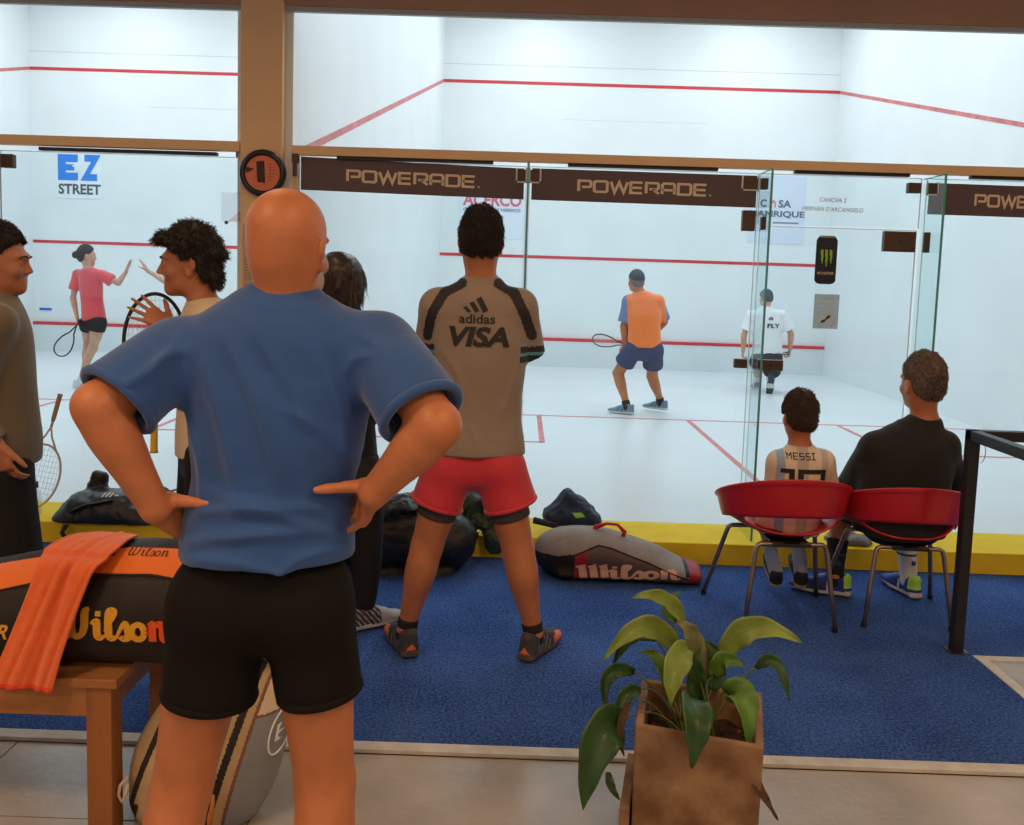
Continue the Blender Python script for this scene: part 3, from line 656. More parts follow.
def tee(parent, J, mats, s=1.0, h=.007, hem=.06, rad=None, sl=.55, sr=(.072, .085), name='shirt', nz=None, fold=None, thick=.019, paint=None, stations=None, hemn=None, neck=.072, shr=.062, sleeve_dir=None, kk=.035, wr=None, hole=.07, necku=None, rings=False):
    """shirt: torso tube, yoke and sleeves as one hollow-ended cloth mesh"""
    u = nrm(J['shR']-J['shL']); uh = nrm(J['hpR']-J['hpL']); hc = (J['hpR']+J['hpL'])/2; scn = (J['shR']+J['shL'])/2; up = nrm(scn-hc); fw = nrm(np.cross(up, u))
    r = [(a*s, b*s) for a, b in (rad or [(.175, .125), (.168, .122), (.152, .118), (.168, .128), (.165, .115), (.085, .075)])]
    mid = J.get('wst', lerp(hc, scn, .42)); hp = hc-up*hem*s
    st = stations or [hp-up*.05*s, hp+up*.08*s, mid, lerp(mid, scn, .6), scn-up*.04*s, J['nk']-up*.02*s]
    us = [uh, uh]+[u]*(len(st)-2)
    pr = [tube(st, r, us, k=kk, clip=[(hp, hemn if hemn is not None else -up)]), tube([J['shL']-up*.01*s, scn+up*.018*s-fw*.01*s, J['shR']-up*.01*s], [(shr*s, shr*s), (.085*s, .068*s), (shr*s, shr*s)], fw, k=.045),
          seg(J['nk']-up*.05*s, J['nk']+up*.012*s, (neck*1.05*s, neck*s), (neck*.93*s, neck*.88*s), u, k=.04, flat=(0, 1))]
    cut = []
    for q in SIDES:
        S, E_ = J['sh'+q], J['el'+q]; W = J['wr'+q]
        if sl <= 1:
            e = lerp(S, E_, sl); d = nrm(E_-S); g = V3(0, 0, -1)*(sr[1]-.055)*s*.5
            pr.append(tube([S, lerp(S, e, .5)+g*.3, e+g], [shr*1.05*s, sr[0]*s, sr[1]*s], u, k=.03, flat=(0, 1)))
            if rings: hem_ring(parent, e+g+d*.001, nrm(e+g-lerp(S, e, .5)), (sr[1]-.006)*s, (sr[1]-.006)*s, mats, u, .0105, 'sleeve_hem')
            if hole: cut.append(seg(e+g-d*hole*s, e+g+d*.03*s, (sr[1]-thick)*s*.93, (sr[1]-thick)*s, u, k=.004, op='s'))
        else:
            e = lerp(E_, W, sl-1); d = nrm(W-E_)
            pr.append(tube([S, lerp(S, E_, .6), E_], [shr*1.02*s, sr[0]*s, sr[0]*.95*s], k=.03))
            pr.append(tube([E_, lerp(E_, e, .5), e], [sr[0]*.95*s, (sr[0]+sr[1])/2*s, sr[1]*s], k=.02, flat=(0, 1)))
    F = Field(pr, h)
    if nz: F.displace(nz)
    for c_ in cut: F.apply(c_)
    return sdf_obj(name, F, mats, parent, paint, smooth=4)
def shorts(parent, J, m, s=1.0, h=.007, frac=.75, wr=(.165, .125), lr=(.10, .115), name='shorts', top=.10, nz=None, paint=None, spread=0.0, hollow=True, fr=None, knee_off=None, seat=True, rings=False, crotch=1.0):
    u = nrm(J['hpR']-J['hpL']); hc = (J['hpR']+J['hpL'])/2; scn = (J['shR']+J['shL'])/2; up = nrm(scn-hc); fw = nrm(np.cross(up, u))
    pr = [tube([hc-up*.02*s, hc+up*top*.5*s, hc+up*top*s], [(wr[0]*s, wr[1]*s), (wr[0]*s, wr[1]*s), (wr[0]*.95*s, wr[1]*.97*s)], u, k=.03, flat=(0, 1))]
    cut = []
    for q, sg in (('L', -1), ('R', 1)):
        H, K = J['hp'+q], J['kn'+q]; fq = frac if not isinstance(frac, dict) else frac[q]; e = lerp(H, K, fq)+u*sg*spread*s; d = nrm(e-H)
        l0, l1 = lr if not isinstance(lr, dict) else lr[q]
        pr.append(tube([H, lerp(H, e, .5), e], [(l0*s, l0*1.1*s), ((l0+l1)/2*s, (l0+l1)/2*1.05*s), (l1*s, l1*1.05*s)], u, k=.025, flat=(0, 1)))
        if sg > 0: pr.append(ell((J['hpL']+J['hpR'])/2-up*.06*s*crotch, (.08*s, .085*s, .06*s), fw, up, k=.04))
        if rings: hem_ring(parent, e+d*.001, d, (l1-.006)*s, (l1*1.05-.006)*s, m, u, .0105, 'leg_hem')
        if seat: pr.append(ell(H-fw*.03*s-up*.03*s, (.095*s, .085*s, .085*s), fw, up, k=.05))
        if hollow: cut.append(seg(e-d*.06*s, e+d*.03*s, ((l1-.024)*s, (l1*1.05-.024)*s), ((l1-.016)*s, (l1*1.05-.016)*s), u, k=.004, op='s'))
    F = Field(pr, h)
    if nz: F.displace(nz)
    for c_ in cut: F.apply(c_)
    return sdf_obj(name, F, m, parent, paint, smooth=4)
def trousers(parent, J, m, s=1.0, h=.008, r=(.10, .075, .058), name='trousers', top=.12, wr=(.165, .125), nz=None):
    u = nrm(J['hpR']-J['hpL']); hc = (J['hpR']+J['hpL'])/2; scn = (J['shR']+J['shL'])/2; up = nrm(scn-hc); fw = nrm(np.cross(up, u))
    pr = [tube([hc-up*.02*s, hc+up*top*s], [(wr[0]*s, wr[1]*s)]*2, u, k=.03, flat=(0, 1))]
    for q in SIDES:
        H, K, A = J['hp'+q], J['kn'+q], J['an'+q]
        pr.append(tube([H, K, lerp(K, A, .95)], [r[0]*s, r[1]*s, r[2]*s], u, k=.03, flat=(0, 1))); pr.append(ell(H-fw*.045*s, (.10*s, .095*s, .11*s), fw, up, k=.05))
    F = Field(pr, h)
    if nz: F.displace(nz)
    return sdf_obj(name, F, m, parent)
def eyes(parent, c, f, u, s, iris=(0.05, 0.025, 0.012)):
    u = nrm(u); f = nrm(V3(f)-u*(V3(f)@u)); r = np.cross(f, u); me = mat('eye_white', (0.75, 0.72, 0.68), 0.2); mi = mat('dark_brown_iris', iris, 0.2)
    for sg in (-1, 1):
        F = Field([ell(c+(r*.032*sg+f*.0765-u*.004)*s, (.0112*s,)*3, k=0)], .002); o = c+(r*.032*sg+f*.0868-u*.004)*s
        sdf_obj('eye', F, [me, mi], parent, lambda X, Y, Z: np.where((X-o[0])**2+(Y-o[1])**2+(Z-o[2])**2 < (.0055*s)**2, 1, 0))
def brows(parent, c, f, u, s, m):
    u = nrm(u); f = nrm(V3(f)-u*(V3(f)@u)); r = np.cross(f, u)
    for sg in (-1, 1):
        pts = [(.013, .0995, .018), (.030, .0975, .0245), (.050, .083, .018)]
        sdf_obj('eyebrow', Field([tube([c+(r*x*sg+f*y+u*z)*s for x, y, z in pts], [(.0035*s, .0025*s), (.0042*s, .0025*s), (.0025*s, .002*s)], k=0)], .002), m, parent)
def cloth_noise(seed, a, f, st=(1, 1, 1)):
    n = vnoise(seed, f, st, 2); return lambda X, Y, Z: a*n(X, Y, Z)

def person(label, base, name='person', group=None):
    return thing(name, label, 'person', base, group)
SK_WARM = skin_mat('tanned_skin', (0.50, 0.185, 0.078)); SK_LIGHT = skin_mat('light_skin', (0.60, 0.33, 0.22)); SK_OLIVE = skin_mat('olive_skin', (0.42, 0.165, 0.078))
M_SHOEW = mat('white_shoe_rubber', (0.62, 0.60, 0.56), 0.6)

# ---------- bald man in the blue T-shirt (nearest, seen from behind)
def bald_man():
    Y = -3.6; A = at
    J = dict(hd=A(289, 246, Y)+V3(0, .0, 0), nk=A(284, 321, Y), hf=V3(.27, 1, -.05), hu=V3(.03, .06, 1),
             shL=A(177, 354, Y), shR=A(380, 347, Y), elL=A(97, 406, Y-.14), elR=A(437, 425, Y-.15), wrL=A(156, 509, Y-.09), wrR=A(373, 494, Y-.10),
             hpL=A(222, 590, Y), hpR=A(308, 588, Y), knL=A(182, 785, Y+.01), knR=A(325, 782, Y+.01))
    J['anL'] = V3(J['knL'][0]-.05, Y-.03, .09); J['anR'] = V3(J['knR'][0]+.03, Y-.03, .09)
    J['toeL'] = V3(-.35, 1, 0); J['toeR'] = V3(.4, 1, 0)
    J['wst'] = A(273, 480, Y)
    p = person('bald man seen from behind in blue t-shirt and black shorts, hands on hips', (J['hpL'][0]+.09, Y, 0))
    hands = {'L': dict(d=V3(.30, .85, -.45), pn=V3(1, -.25, -.1), side=V3(0, 0, 1), curl=(.35, .4, .45, .5), tdir=V3(.93, -.30, .02), tcurl=.05, s=1.06),
             'R': dict(d=V3(-.35, .80, -.55), pn=V3(-1, -.3, 0), side=V3(0, 0, 1), curl=(.35, .4, .45, .5), tdir=V3(-.93, -.34, -.04), tcurl=.05, s=1.06)}
    f_, u_, c_ = nrm(J['hf']), V3(0, 0, 1), J['hd']; nzz = vnoise(31, 60)
    def hp_(X, Y_, Z):
        y = (X-c_[0])*f_[0]+(Y_-c_[1])*f_[1]+(Z-c_[2])*f_[2]; z = Z-c_[2]+.006*nzz(X, Y_, Z)
        return np.where((z < .012-.0*y) & (z > -.062) & (y < .03), 1, 0)
    figure(p, J, [SK_WARM, skin_mat('shaved_scalp', (0.485, 0.178, 0.0745))], 1.0, .0052, paint=hp_, hands=hands, trad=[(.135, .095), (.14, .10), (.14, .10), (.16, .11), (.16, .10), (.075, .065)], neckr=.058, headk=dict(jaw=.88), armm=1.13, m=1.12, hs=.965)
    st = [A(x, y, Y) for x, y in ((266, 605), (268, 545), (273, 482), (278, 415), (281, 352), (284, 308))]
    navy = mat('blue_jersey_fabric', (0.028, 0.095, 0.31), 0.75, spec=0.25, noise=0.10, nscale=9, bump=0.10, bscale=500, sheen=0.25)
    n1 = vnoise(3, 16, (1, 1, .55)); n2 = vnoise(5, 34, (.5, 1, 1.5))
    P2 = lambda x, y: (A(x, y, Y)[0], A(x, y, Y)[2])
    FL = [(P2(240, 330), P2(300, 480), .016, .008), (P2(265, 320), P2(340, 470), .013, .006), (P2(215, 350), P2(255, 520), .018, .007), (P2(330, 350), P2(355, 480), .013, .007),
          (P2(195, 505), P2(345, 500), .012, .008), (P2(185, 535), P2(340, 520), .011, .007), (P2(215, 480), P2(350, 530), .011, .006), (P2(190, 400), P2(215, 500), .012, .006),
          (P2(300, 400), P2(352, 455), .012, .006), (P2(190, 548), P2(300, 556), .010, .005), (P2(290, 560), P2(350, 540), .010, .006), (P2(195, 330), P2(140, 385), .012, .006), (P2(365, 330), P2(415, 385), .012, .006), (P2(180, 375), P2(205, 345), .012, .006), (P2(352, 375), P2(385, 350), .011, .005)]
    ff = folds(FL)
    def nz(X, Y_, Z): return .0026*n1(X, Y_, Z)+.0012*n2(X, Y_, Z)-1.9*ff(X, Y_, Z)*np.clip((Y-Y_)*20+.5, 0, 1)*np.clip((.27-np.abs(X-J['wst'][0]))*20, 0, 1)
    sh = tee(p, J, navy, 1.0, .0052, stations=st, rad=[(.192, .146), (.186, .136), (.170, .118), (.188, .128), (.190, .115), (.085, .078)], hem=((J['hpL']+J['hpR'])/2)[2]-A(267, 576, Y-.145)[2], sl=.74, sr=(.082, .088), shr=.070, nz=nz, neck=.076, hemn=V3(.02, 0, -1), hole=.09, rings=True)
    # collar ribbing
    mb = MB(); cpt = J['nk']+V3(0, 0, .013); pts = [cpt+V3(.0735*math.cos(a)*1.0, 0.0690*math.sin(a), -.012*math.cos(a*1)*0-.004*math.sin(a)) for a in np.linspace(0, 2*math.pi, 40)[:-1]]
    mb.tube(pts, .0078, 8, closed=True); mb.build('collar', navy, p, smooth=True)
    blk = mat('black_shorts_fabric', (0.009, 0.0075, 0.007), 0.85, spec=0.15, bump=.15, bscale=400)
    Js = dict(J); Js['hpL'] = A(222, 592, Y); Js['hpR'] = A(306, 590, Y)
    a_, b_ = A(215, 716, Y-.105), A(316, 710, Y-.095); Js['knL'] = lerp(Js['hpL'], V3(A(210, 700, Y)[0], Y, a_[2]), 1/.8); Js['knR'] = lerp(Js['hpR'], V3(A(320, 700, Y)[0], Y, b_[2]), 1/.8)
    nb = vnoise(12, 20, (1.4, 1, .45)); shorts(p, Js, blk, 1.0, .0065, .8, wr=(.165, .108), lr=dict(L=(.100, .099), R=(.099, .090)), top=.08, crotch=.35, nz=lambda X, Y_, Z: .0028*nb(X, Y_, Z), rings=True)
    stub = mat('grey_stubble', (0.42, 0.33, 0.27), 0.9)
    f = nrm(J['hf']); u = nrm(J['hu']); r = np.cross(f, u); c = J['hd']; Pp = lambda x, y, z: c+r*x+f*y+u*z
    F = Field([ell(Pp(.045, .022, -.068), (.020, .040, .034), f, u, k=.02), ell(Pp(-.045, .022, -.068), (.020, .040, .034), f, u, k=.02), ell(Pp(0, .062, -.092), (.038, .032, .030), f, u, k=.02)], .004); F.cut(Pp(0, 0, -.03), u)
    sdf_obj('beard', F, stub, p)
    fringe = mat('shaved_hair_stubble', (0.20, 0.10, 0.06), 0.8, noise=.2, nscale=150)
    dk = mat('black_shoe_mesh', (0.02, 0.02, 0.022), 0.7)
    for q in SIDES: shoe(p, J['an'+q], J['toe'+q], (dk, M_SHOEW), h=.009)
bald_man()

# ---------- man in the grey football shirt with VISA on the back
def visa_man():
    Y = -1.73; A = at; s = 1.03
    J = dict(hd=A(481, 242, Y), nk=A(481, 286, Y+.0), hf=V3(-.05, 1, -.08), hu=V3(0.02, .04, 1),
             shL=A(438, 306, Y), shR=A(519, 306, Y), elL=A(430, 356, Y+.10), elR=A(527, 352, Y+.10), wrL=A(470, 345, Y+.26), wrR=A(500, 338, Y+.27),
             hpL=A(453, 458, Y), hpR=A(497, 458, Y), knL=A(427, 546, Y), knR=A(518, 549, Y), anL=A(406, 637, Y), anR=A(537, 640, Y), toeL=V3(-.42, 1, 0), toeR=V3(.5, 1, 0))
    for q, x in (('L', 406), ('R', 534)): J['an'+q] = V3(A(x, 630, Y)[0], Y, .106)
    J['wst'] = A(478, 405, Y)
    p = person('dark-haired man from behind in grey sponsor football shirt and red shorts, arms crossed', (J['hd'][0], Y, 0))
    hands = {'L': dict(d=V3(1, .1, .2), pn=V3(0, -1, 0), side=V3(0, 0, 1), curl=(.3,)*4), 'R': dict(d=V3(-1, .1, .2), pn=V3(0, -1, 0), side=V3(0, 0, 1), curl=(.3,)*4)}
    figure(p, J, SK_WARM, s, .0065, hands=hands, neckr=.058, trad=[(.15, .105), (.14, .10), (.135, .10), (.155, .115), (.155, .105), (.075, .065)], m=1.13)
    g = mat('grey_football_shirt', (0.29, 0.225, 0.175), 0.7, noise=.06, nscale=8, bump=.08, bscale=500, sheen=.2); bk = mat('black_shirt_panel', (0.025, 0.022, 0.022), 0.7); tq = mat('turquoise_piping', (0.10, 0.33, 0.36), .6)
    st = [A(x, y, Y) for x, y in ((473, 478), (474, 445), (477, 405), (479, 360), (479, 318), (481, 288))]
    def paint(X, Y_, Z):
        # raglan stripes: from the collar over the shoulder blade and down the sleeve
        out = np.zeros(len(X), int)
        for sg, pts in ((-1, ((463, 283), (446, 292), (434, 312), (428, 335))), (1, ((499, 283), (514, 292), (524, 312), (532, 335)))):
            PP = [A(x, y, Y) for x, y in pts]
            d = np.full(len(X), 9.)
            for a, b in zip(PP[:-1], PP[1:]):
                dx, dz = b[0]-a[0], b[2]-a[2]; t = np.clip(((X-a[0])*dx+(Z-a[2])*dz)/(dx*dx+dz*dz), 0, 1); d = np.minimum(d, np.hypot(X-a[0]-dx*t, Z-a[2]-dz*t))
            out = np.where((d < .021) & (Y_ < Y+.06), 1, out)
        eL = lerp(J['elL'], J['wrL'], .1); zz = A(430, 352, Y)[2]
        out = np.where((np.abs(X-J['hd'][0]) > .175) & (Z < zz+.035) & (Z > zz-.03), 1, out)
        out = np.where((np.abs(X-J['hd'][0]) > .175) & (Z < zz+.012) & (Z > zz+.0), 2, out)
        return out
    n1 = vnoise(8, 15, (1, 1, .5)); P2 = lambda x, y: (A(x, y, Y)[0], A(x, y, Y)[2])
    ff = folds([(P2(440, 345), P2(470, 400), .014, .006), (P2(520, 350), P2(495, 420), .014, .007), (P2(450, 380), P2(460, 450), .012, .005), (P2(500, 400), P2(510, 452), .012, .005), (P2(470, 420), P2(478, 455), .012, .004)])
    sh = tee(p, J, [g, bk, tq], s, .0065, stations=st, rad=[(.212, .150), (.205, .14), (.178, .125), (.190, .13), (.180, .115), (.085, .075)], hem=((J['hpL']+J['hpR'])/2)[2]-A(473, 459, Y-.14)[2], sl=.98, sr=(.072, .074), shr=.068, paint=paint,
             nz=lambda X, Y_, Z: .0022*n1(X, Y_, Z)-ff(X, Y_, Z)*(Y_ < Y))
    T = bvh(sh); tm = MB()
    wrap_text(tm, 'VISA', A(479, 337, Y-.13), .245, .082, (0, 1, 0), T, bold=.045, shear=.2, cuts=3)
    wrap_text(tm, 'adidas', A(477, 319, Y-.13), .145, .038, (0, 1, 0), T, bold=.02, cuts=2)
    tm.build('shirt_lettering', bk, p); tm = MB()
    for x0, hgt in ((-.032, .026), (.0, .046), (.034, .066)):
        c0 = A(476, 313, Y-.13); wrap_text(tm, '', c0+V3(x0-hgt*.16, 0, hgt/2), .026+hgt*.36, hgt, (0, 1, 0), T, strokes=[([(.55, 0), (0, 1)], [.42, .42])])
    tm.build('shirt_logo', bk, p)
    rd = mat('red_shorts_fabric', (0.62, 0.035, 0.055), .65, noise=.08, nscale=10, sheen=.2); Js = dict(J)
    nb = vnoise(22, 26, (1.4, 1, .5)); shorts(p, Js, rd, s, .0065, .50, wr=(.165, .108), lr=(.098, .110), top=.03, nz=lambda X, Y_, Z: .003*nb(X, Y_, Z), spread=.012, rings=True)
    Ju = dict(J); shorts(p, Ju, mat('charcoal_undershorts', (0.055, 0.045, 0.045), .8), s, .0065, .66, wr=(.15, .10), lr=(.086, .082), top=.02, name='undershorts', hollow=False)
    hk = hair_cap(p, J['hd'], J['hf'], J['hu'], s, mat('black_hair', (0.016, 0.012, 0.010), .6, spec=.3), th=.012, top=.012, amp=.003, freq=110, back=-.060, seed=4)
    strands(hk, J['hd'], (0, 0, 1), J['hf'], mat('black_hair', (0, 0, 0)), 3800, .018, .0012, .45, 2)
    # red lanyard round the neck
    mb = MB(); cpt = J['nk']+V3(0, -.004, .015); pts = [cpt+V3(.070*math.cos(a), .068*math.sin(a), .004*math.sin(a)) for a in np.linspace(0, 2*math.pi, 40)[:-1]]
    mb.tube(pts, .0055, 8, closed=True); mb.build('lanyard', mat('red_lanyard', (.6, .05, .04), .6), p, smooth=True)
    sk = mat('black_sock', (.02, .018, .018), .9)
    for q in SIDES: sock(p, J['an'+q], J['kn'+q], .043, sk, .14, s)
    dk = mat('dark_grey_trainer', (.055, .055, .06), .7, noise=.3, nscale=60); og = mat('orange_trainer_accent', (.75, .17, .05), .5); so = mat('charcoal_sole', (.10, .075, .06), .7)
    pf = lambda x, y, z, m: np.where((m == 0) & (y < -.05) & (z > .025) & (z < .058) & (np.abs(x) < .8*(.058-z)), 2, np.where((m == 0) & (y > .10) & (z < .05) & (x*sg_ > .02), 2, np.where((m == 0) & (y > -.03) & (y < .07) & (np.abs(x) > .034) & (np.abs(np.mod(y-z*.5, .03)-.015) < .003), 3, m)))
    for q, sg_ in (('L', -1), ('R', 1)): shoe(p, J['an'+q], J['toe'+q], (dk, so, og, mat('pale_trainer_stripe', (.30, .30, .30), .6)), 1.08, h=.005, paint=pf)
visa_man()

# ---------- woman in black behind the bald man
def woman():
    Y = -1.5; A = at; s = .95
    J = dict(hd=A(343, 279, Y), nk=A(341, 326, Y), hf=V3(.55, 1, -.08), shL=A(312, 348, Y+.02), shR=A(366, 350, Y-.02), elL=A(300, 405, Y+.1), elR=A(386, 408, Y+.02), wrL=A(345, 395, Y+.24), wrR=A(352, 412, Y+.20),
             hpL=A(325, 480, Y), hpR=A(363, 480, Y), knL=A(335, 560, Y+.05), knR=A(366, 560, Y), anL=A(335, 620, Y+.25), anR=A(362, 626, Y), toeL=V3(.2, 1, 0), toeR=V3(.75, .65, 0))
    J['anL'][2] = .10; J['anR'] = V3(fl(362, 634)[0], -1.5, .10)
    p = person('woman with dark shoulder-length hair in black jacket, half hidden behind the bald man', (J['hd'][0], Y, 0))
    hands = {q: dict(d=V3(1 if q == 'L' else -1, .1, 0), pn=V3(0, -1, 0), side=V3(0, 0, 1)) for q in SIDES}
    figure(p, J, SK_OLIVE, s, .008, hands=hands, m=.82)
    bk = mat('black_jacket_fabric', (.014, .014, .016), .75, spec=.25, noise=.2, nscale=8, sheen=.1); n = vnoise(41, 17)
    tee(p, J, bk, s, .008, sl=1.92, sr=(.068, .048), rad=[(.16, .12), (.17, .13), (.155, .125), (.17, .13), (.155, .115), (.09, .085)], hem=.05, name='jacket', nz=lambda X, Y_, Z: .004*n(X, Y_, Z), neck=.066)
    trousers(p, J, mat('black_trousers', (.012, .012, .014), .8), s, .008, r=(.10, .075, .052))
    hm = mat('dark_brown_hair', (.030, .016, .011), .38, spec=.55, noise=.4, nscale=90, stretch=(1, 1, .08)); c, f = J['hd'], nrm(V3(.55, 1, 0)); r = np.cross(f, V3(0, 0, 1)); P = lambda x, y, z: c+(r*x+f*y+V3(0, 0, 1)*z)*s
    nh = vnoise(14, 55, (1, 1, .12))
    F = Field([ell(P(0, -.018, .024), (.092*s, .108*s, .103*s), f, k=.02), tube([P(0, -.045, .03), P(0, -.055, -.05), P(0, -.06, -.115), P(0, -.062, -.15)], [(.09, .075), (.094, .075), (.088, .07), (.07, .055)], r, k=.02),
               tube([P(.066, .02, .02), P(.078, .0, -.06), P(.072, -.01, -.12)], [(.028, .045), (.024, .04), (.014, .03)], r, k=.02), tube([P(-.066, .02, .02), P(-.078, .0, -.06), P(-.072, -.01, -.12)], [(.028, .045), (.024, .04), (.014, .03)], r, k=.02),
               ell(P(0, .085, -.03), (.055, .05, .085), f, k=.01, op='s')], .006)
    F.displace(lambda X, Y_, Z: .004*nh(X, Y_, Z)); hk = sdf_obj('hair', F, hm, p); strands(hk, J['hd'], (0, 0, 1), f, hm, 3000, .06, .0010, .04, 3, down=6)
    dk = mat('dark_patterned_trainer', (.05, .05, .055), .6, noise=.5, nscale=50); lt = mat('pale_grey_trainer_mesh', (.42, .43, .44), .6)
    for q in SIDES: shoe(p, J['an'+q], J['toe'+q], (dk, M_SHOEW, lt), .98, h=.006, paint=lambda x, y, z, m: np.where((m == 0) & (y > .07), 2, np.where((m == 0) & (np.abs(np.mod(y*1.2+z, .03)-.015) < .004), 2, m)))
woman()

# ---------- curly-haired youth facing left, racket in hand
def youth():
    Y = -2.1; A = at; s = .98
    fw = nrm(V3(-.85, -.45, 0)); u = np.cross(fw, V3(0, 0, 1))
    nk = A(205, 306, Y); sc_ = A(206, 326, Y); hc = A(209, 452, Y)
    J = dict(hd=A(189, 264, Y), nk=nk, hf=V3(-1, -.28, -.10), shL=sc_-u*.165, shR=sc_+u*.165, hpL=hc-u*.09, hpR=hc+u*.09)
    J['elR'] = A(160, 386, Y+.05); J['wrR'] = A(171, 328, Y-.06); J['elL'] = A(186, 400, Y-.30); J['wrL'] = A(160, 360, Y-.26)
    for q, o in (('L', .0), ('R', .05)):
        J['kn'+q] = lerp(J['hp'+q], V3(J['hp'+q][0], J['hp'+q][1], 0), .48)+fw*.02; J['an'+q] = V3(J['hp'+q][0], J['hp'+q][1], .10)-fw*.02; J['toe'+q] = fw
    p = person('youth with dark curly hair in beige top facing left, hand raised behind a racket', (hc[0], Y, 0))
    hands = {'R': dict(d=V3(-.80, -.10, .52), pn=V3(-.35, .65, -.45), side=V3(.25, 0, 1), curl=(.08, .05, .08, .12), spread=.22, thumb=(.8, .1), tcurl=.1),
             'L': dict(d=V3(-.6, .1, .5), pn=V3(.6, .5, 0), side=V3(0, 0, 1), curl=(1.0, 1.0, 1.0, 1.0))}
    figure(p, J, SK_OLIVE, s, .0055, hands=hands, headk=dict(jaw=.92, nose=1.03), neckr=.050, armm=.95, trad=[(.14, .10), (.135, .10), (.125, .095), (.14, .105), (.135, .10), (.07, .06)])
    be = mat('beige_vest_fabric', (.66, .54, .38), .75, sheen=.2, noise=.06, nscale=6); n = vnoise(51, 18, (1, 1, .5))
    tee(p, J, be, s, .0065, sl=.38, sr=(.066, .072), rad=[(.165, .125), (.155, .120), (.145, .112), (.155, .118), (.145, .108), (.076, .066)], hem=.01, nz=lambda X, Y_, Z: .003*n(X, Y_, Z), neck=.062, shr=.056)
    shorts(p, J, mat('black_sport_shorts', (.008, .008, .009), .8), s, .007, .8, wr=(.15, .11), lr=(.09, .10), top=.06)
    hm = mat('black_curly_hair', (.020, .013, .011), .55, spec=.35, noise=.4, nscale=120)
    f = nrm(V3(-1, -.28, -.05)); r = np.cross(f, V3(0, 0, 1)); c = J['hd']; P = lambda x, y, z: c+(r*x+f*y+V3(0, 0, 1)*z)*s
    rnd = random.Random(8); ex = []
    for i in range(26):
        x, y, z = rnd.uniform(-.06, .06), rnd.uniform(.03, .115), rnd.uniform(.065, .115)
        ex.append(tube([P(x*.8, y-.03, z+.01), P(x, y, z), P(x*1.1+rnd.uniform(-.01, .01), y+.008, z-rnd.uniform(.015, .04))], [.012, .010, .004], k=.004))
    for i in range(70):
        a, e = rnd.uniform(0, 6.28), rnd.uniform(.15, 1.3); q0 = P(math.cos(a)*math.cos(e)*.088, math.sin(a)*math.cos(e)*.105-.005, math.sin(e)*.105+.03); dd = V3(rnd.uniform(-1, 1), rnd.uniform(-1, 1), rnd.uniform(-.6, .4))*.018; ex.append(tube([q0-dd, q0+nrm(q0-c)*.010, q0+dd], [.006, .008, .004], k=.003))
    for i in range(14):
        a = rnd.uniform(-1.2, 1.2); ex.append(tube([P(math.sin(a)*.06, -.08-.02*math.cos(a), -.03), P(math.sin(a)*.066, -.085-.02*math.cos(a), -.075), P(math.sin(a)*.06, -.075-.01*math.cos(a), -.105)], [.016, .014, .005], k=.008))
    hk = hair_cap(p, c, f, V3(0, 0, 1), s, hm, th=.016, top=.02, amp=.003, freq=130, back=-.088, fr=.045, seed=5, blobs=64, br=.020, extra=ex, h=.0045); strands(hk, c, (0, 0, 1), f, hm, 4500, .022, .0011, .5, 4, curl=.7)
    eyes(p, c, J['hf'], V3(0, 0, 1), s); brows(p, c, J['hf'], V3(0, 0, 1), s, hm)
    dk = mat('black_shoe_mesh', (0.02, 0.02, 0.022), 0.7)
    for q in SIDES: shoe(p, J['an'+q], J['toe'+q], (dk, M_SHOEW), h=.009)
youth()

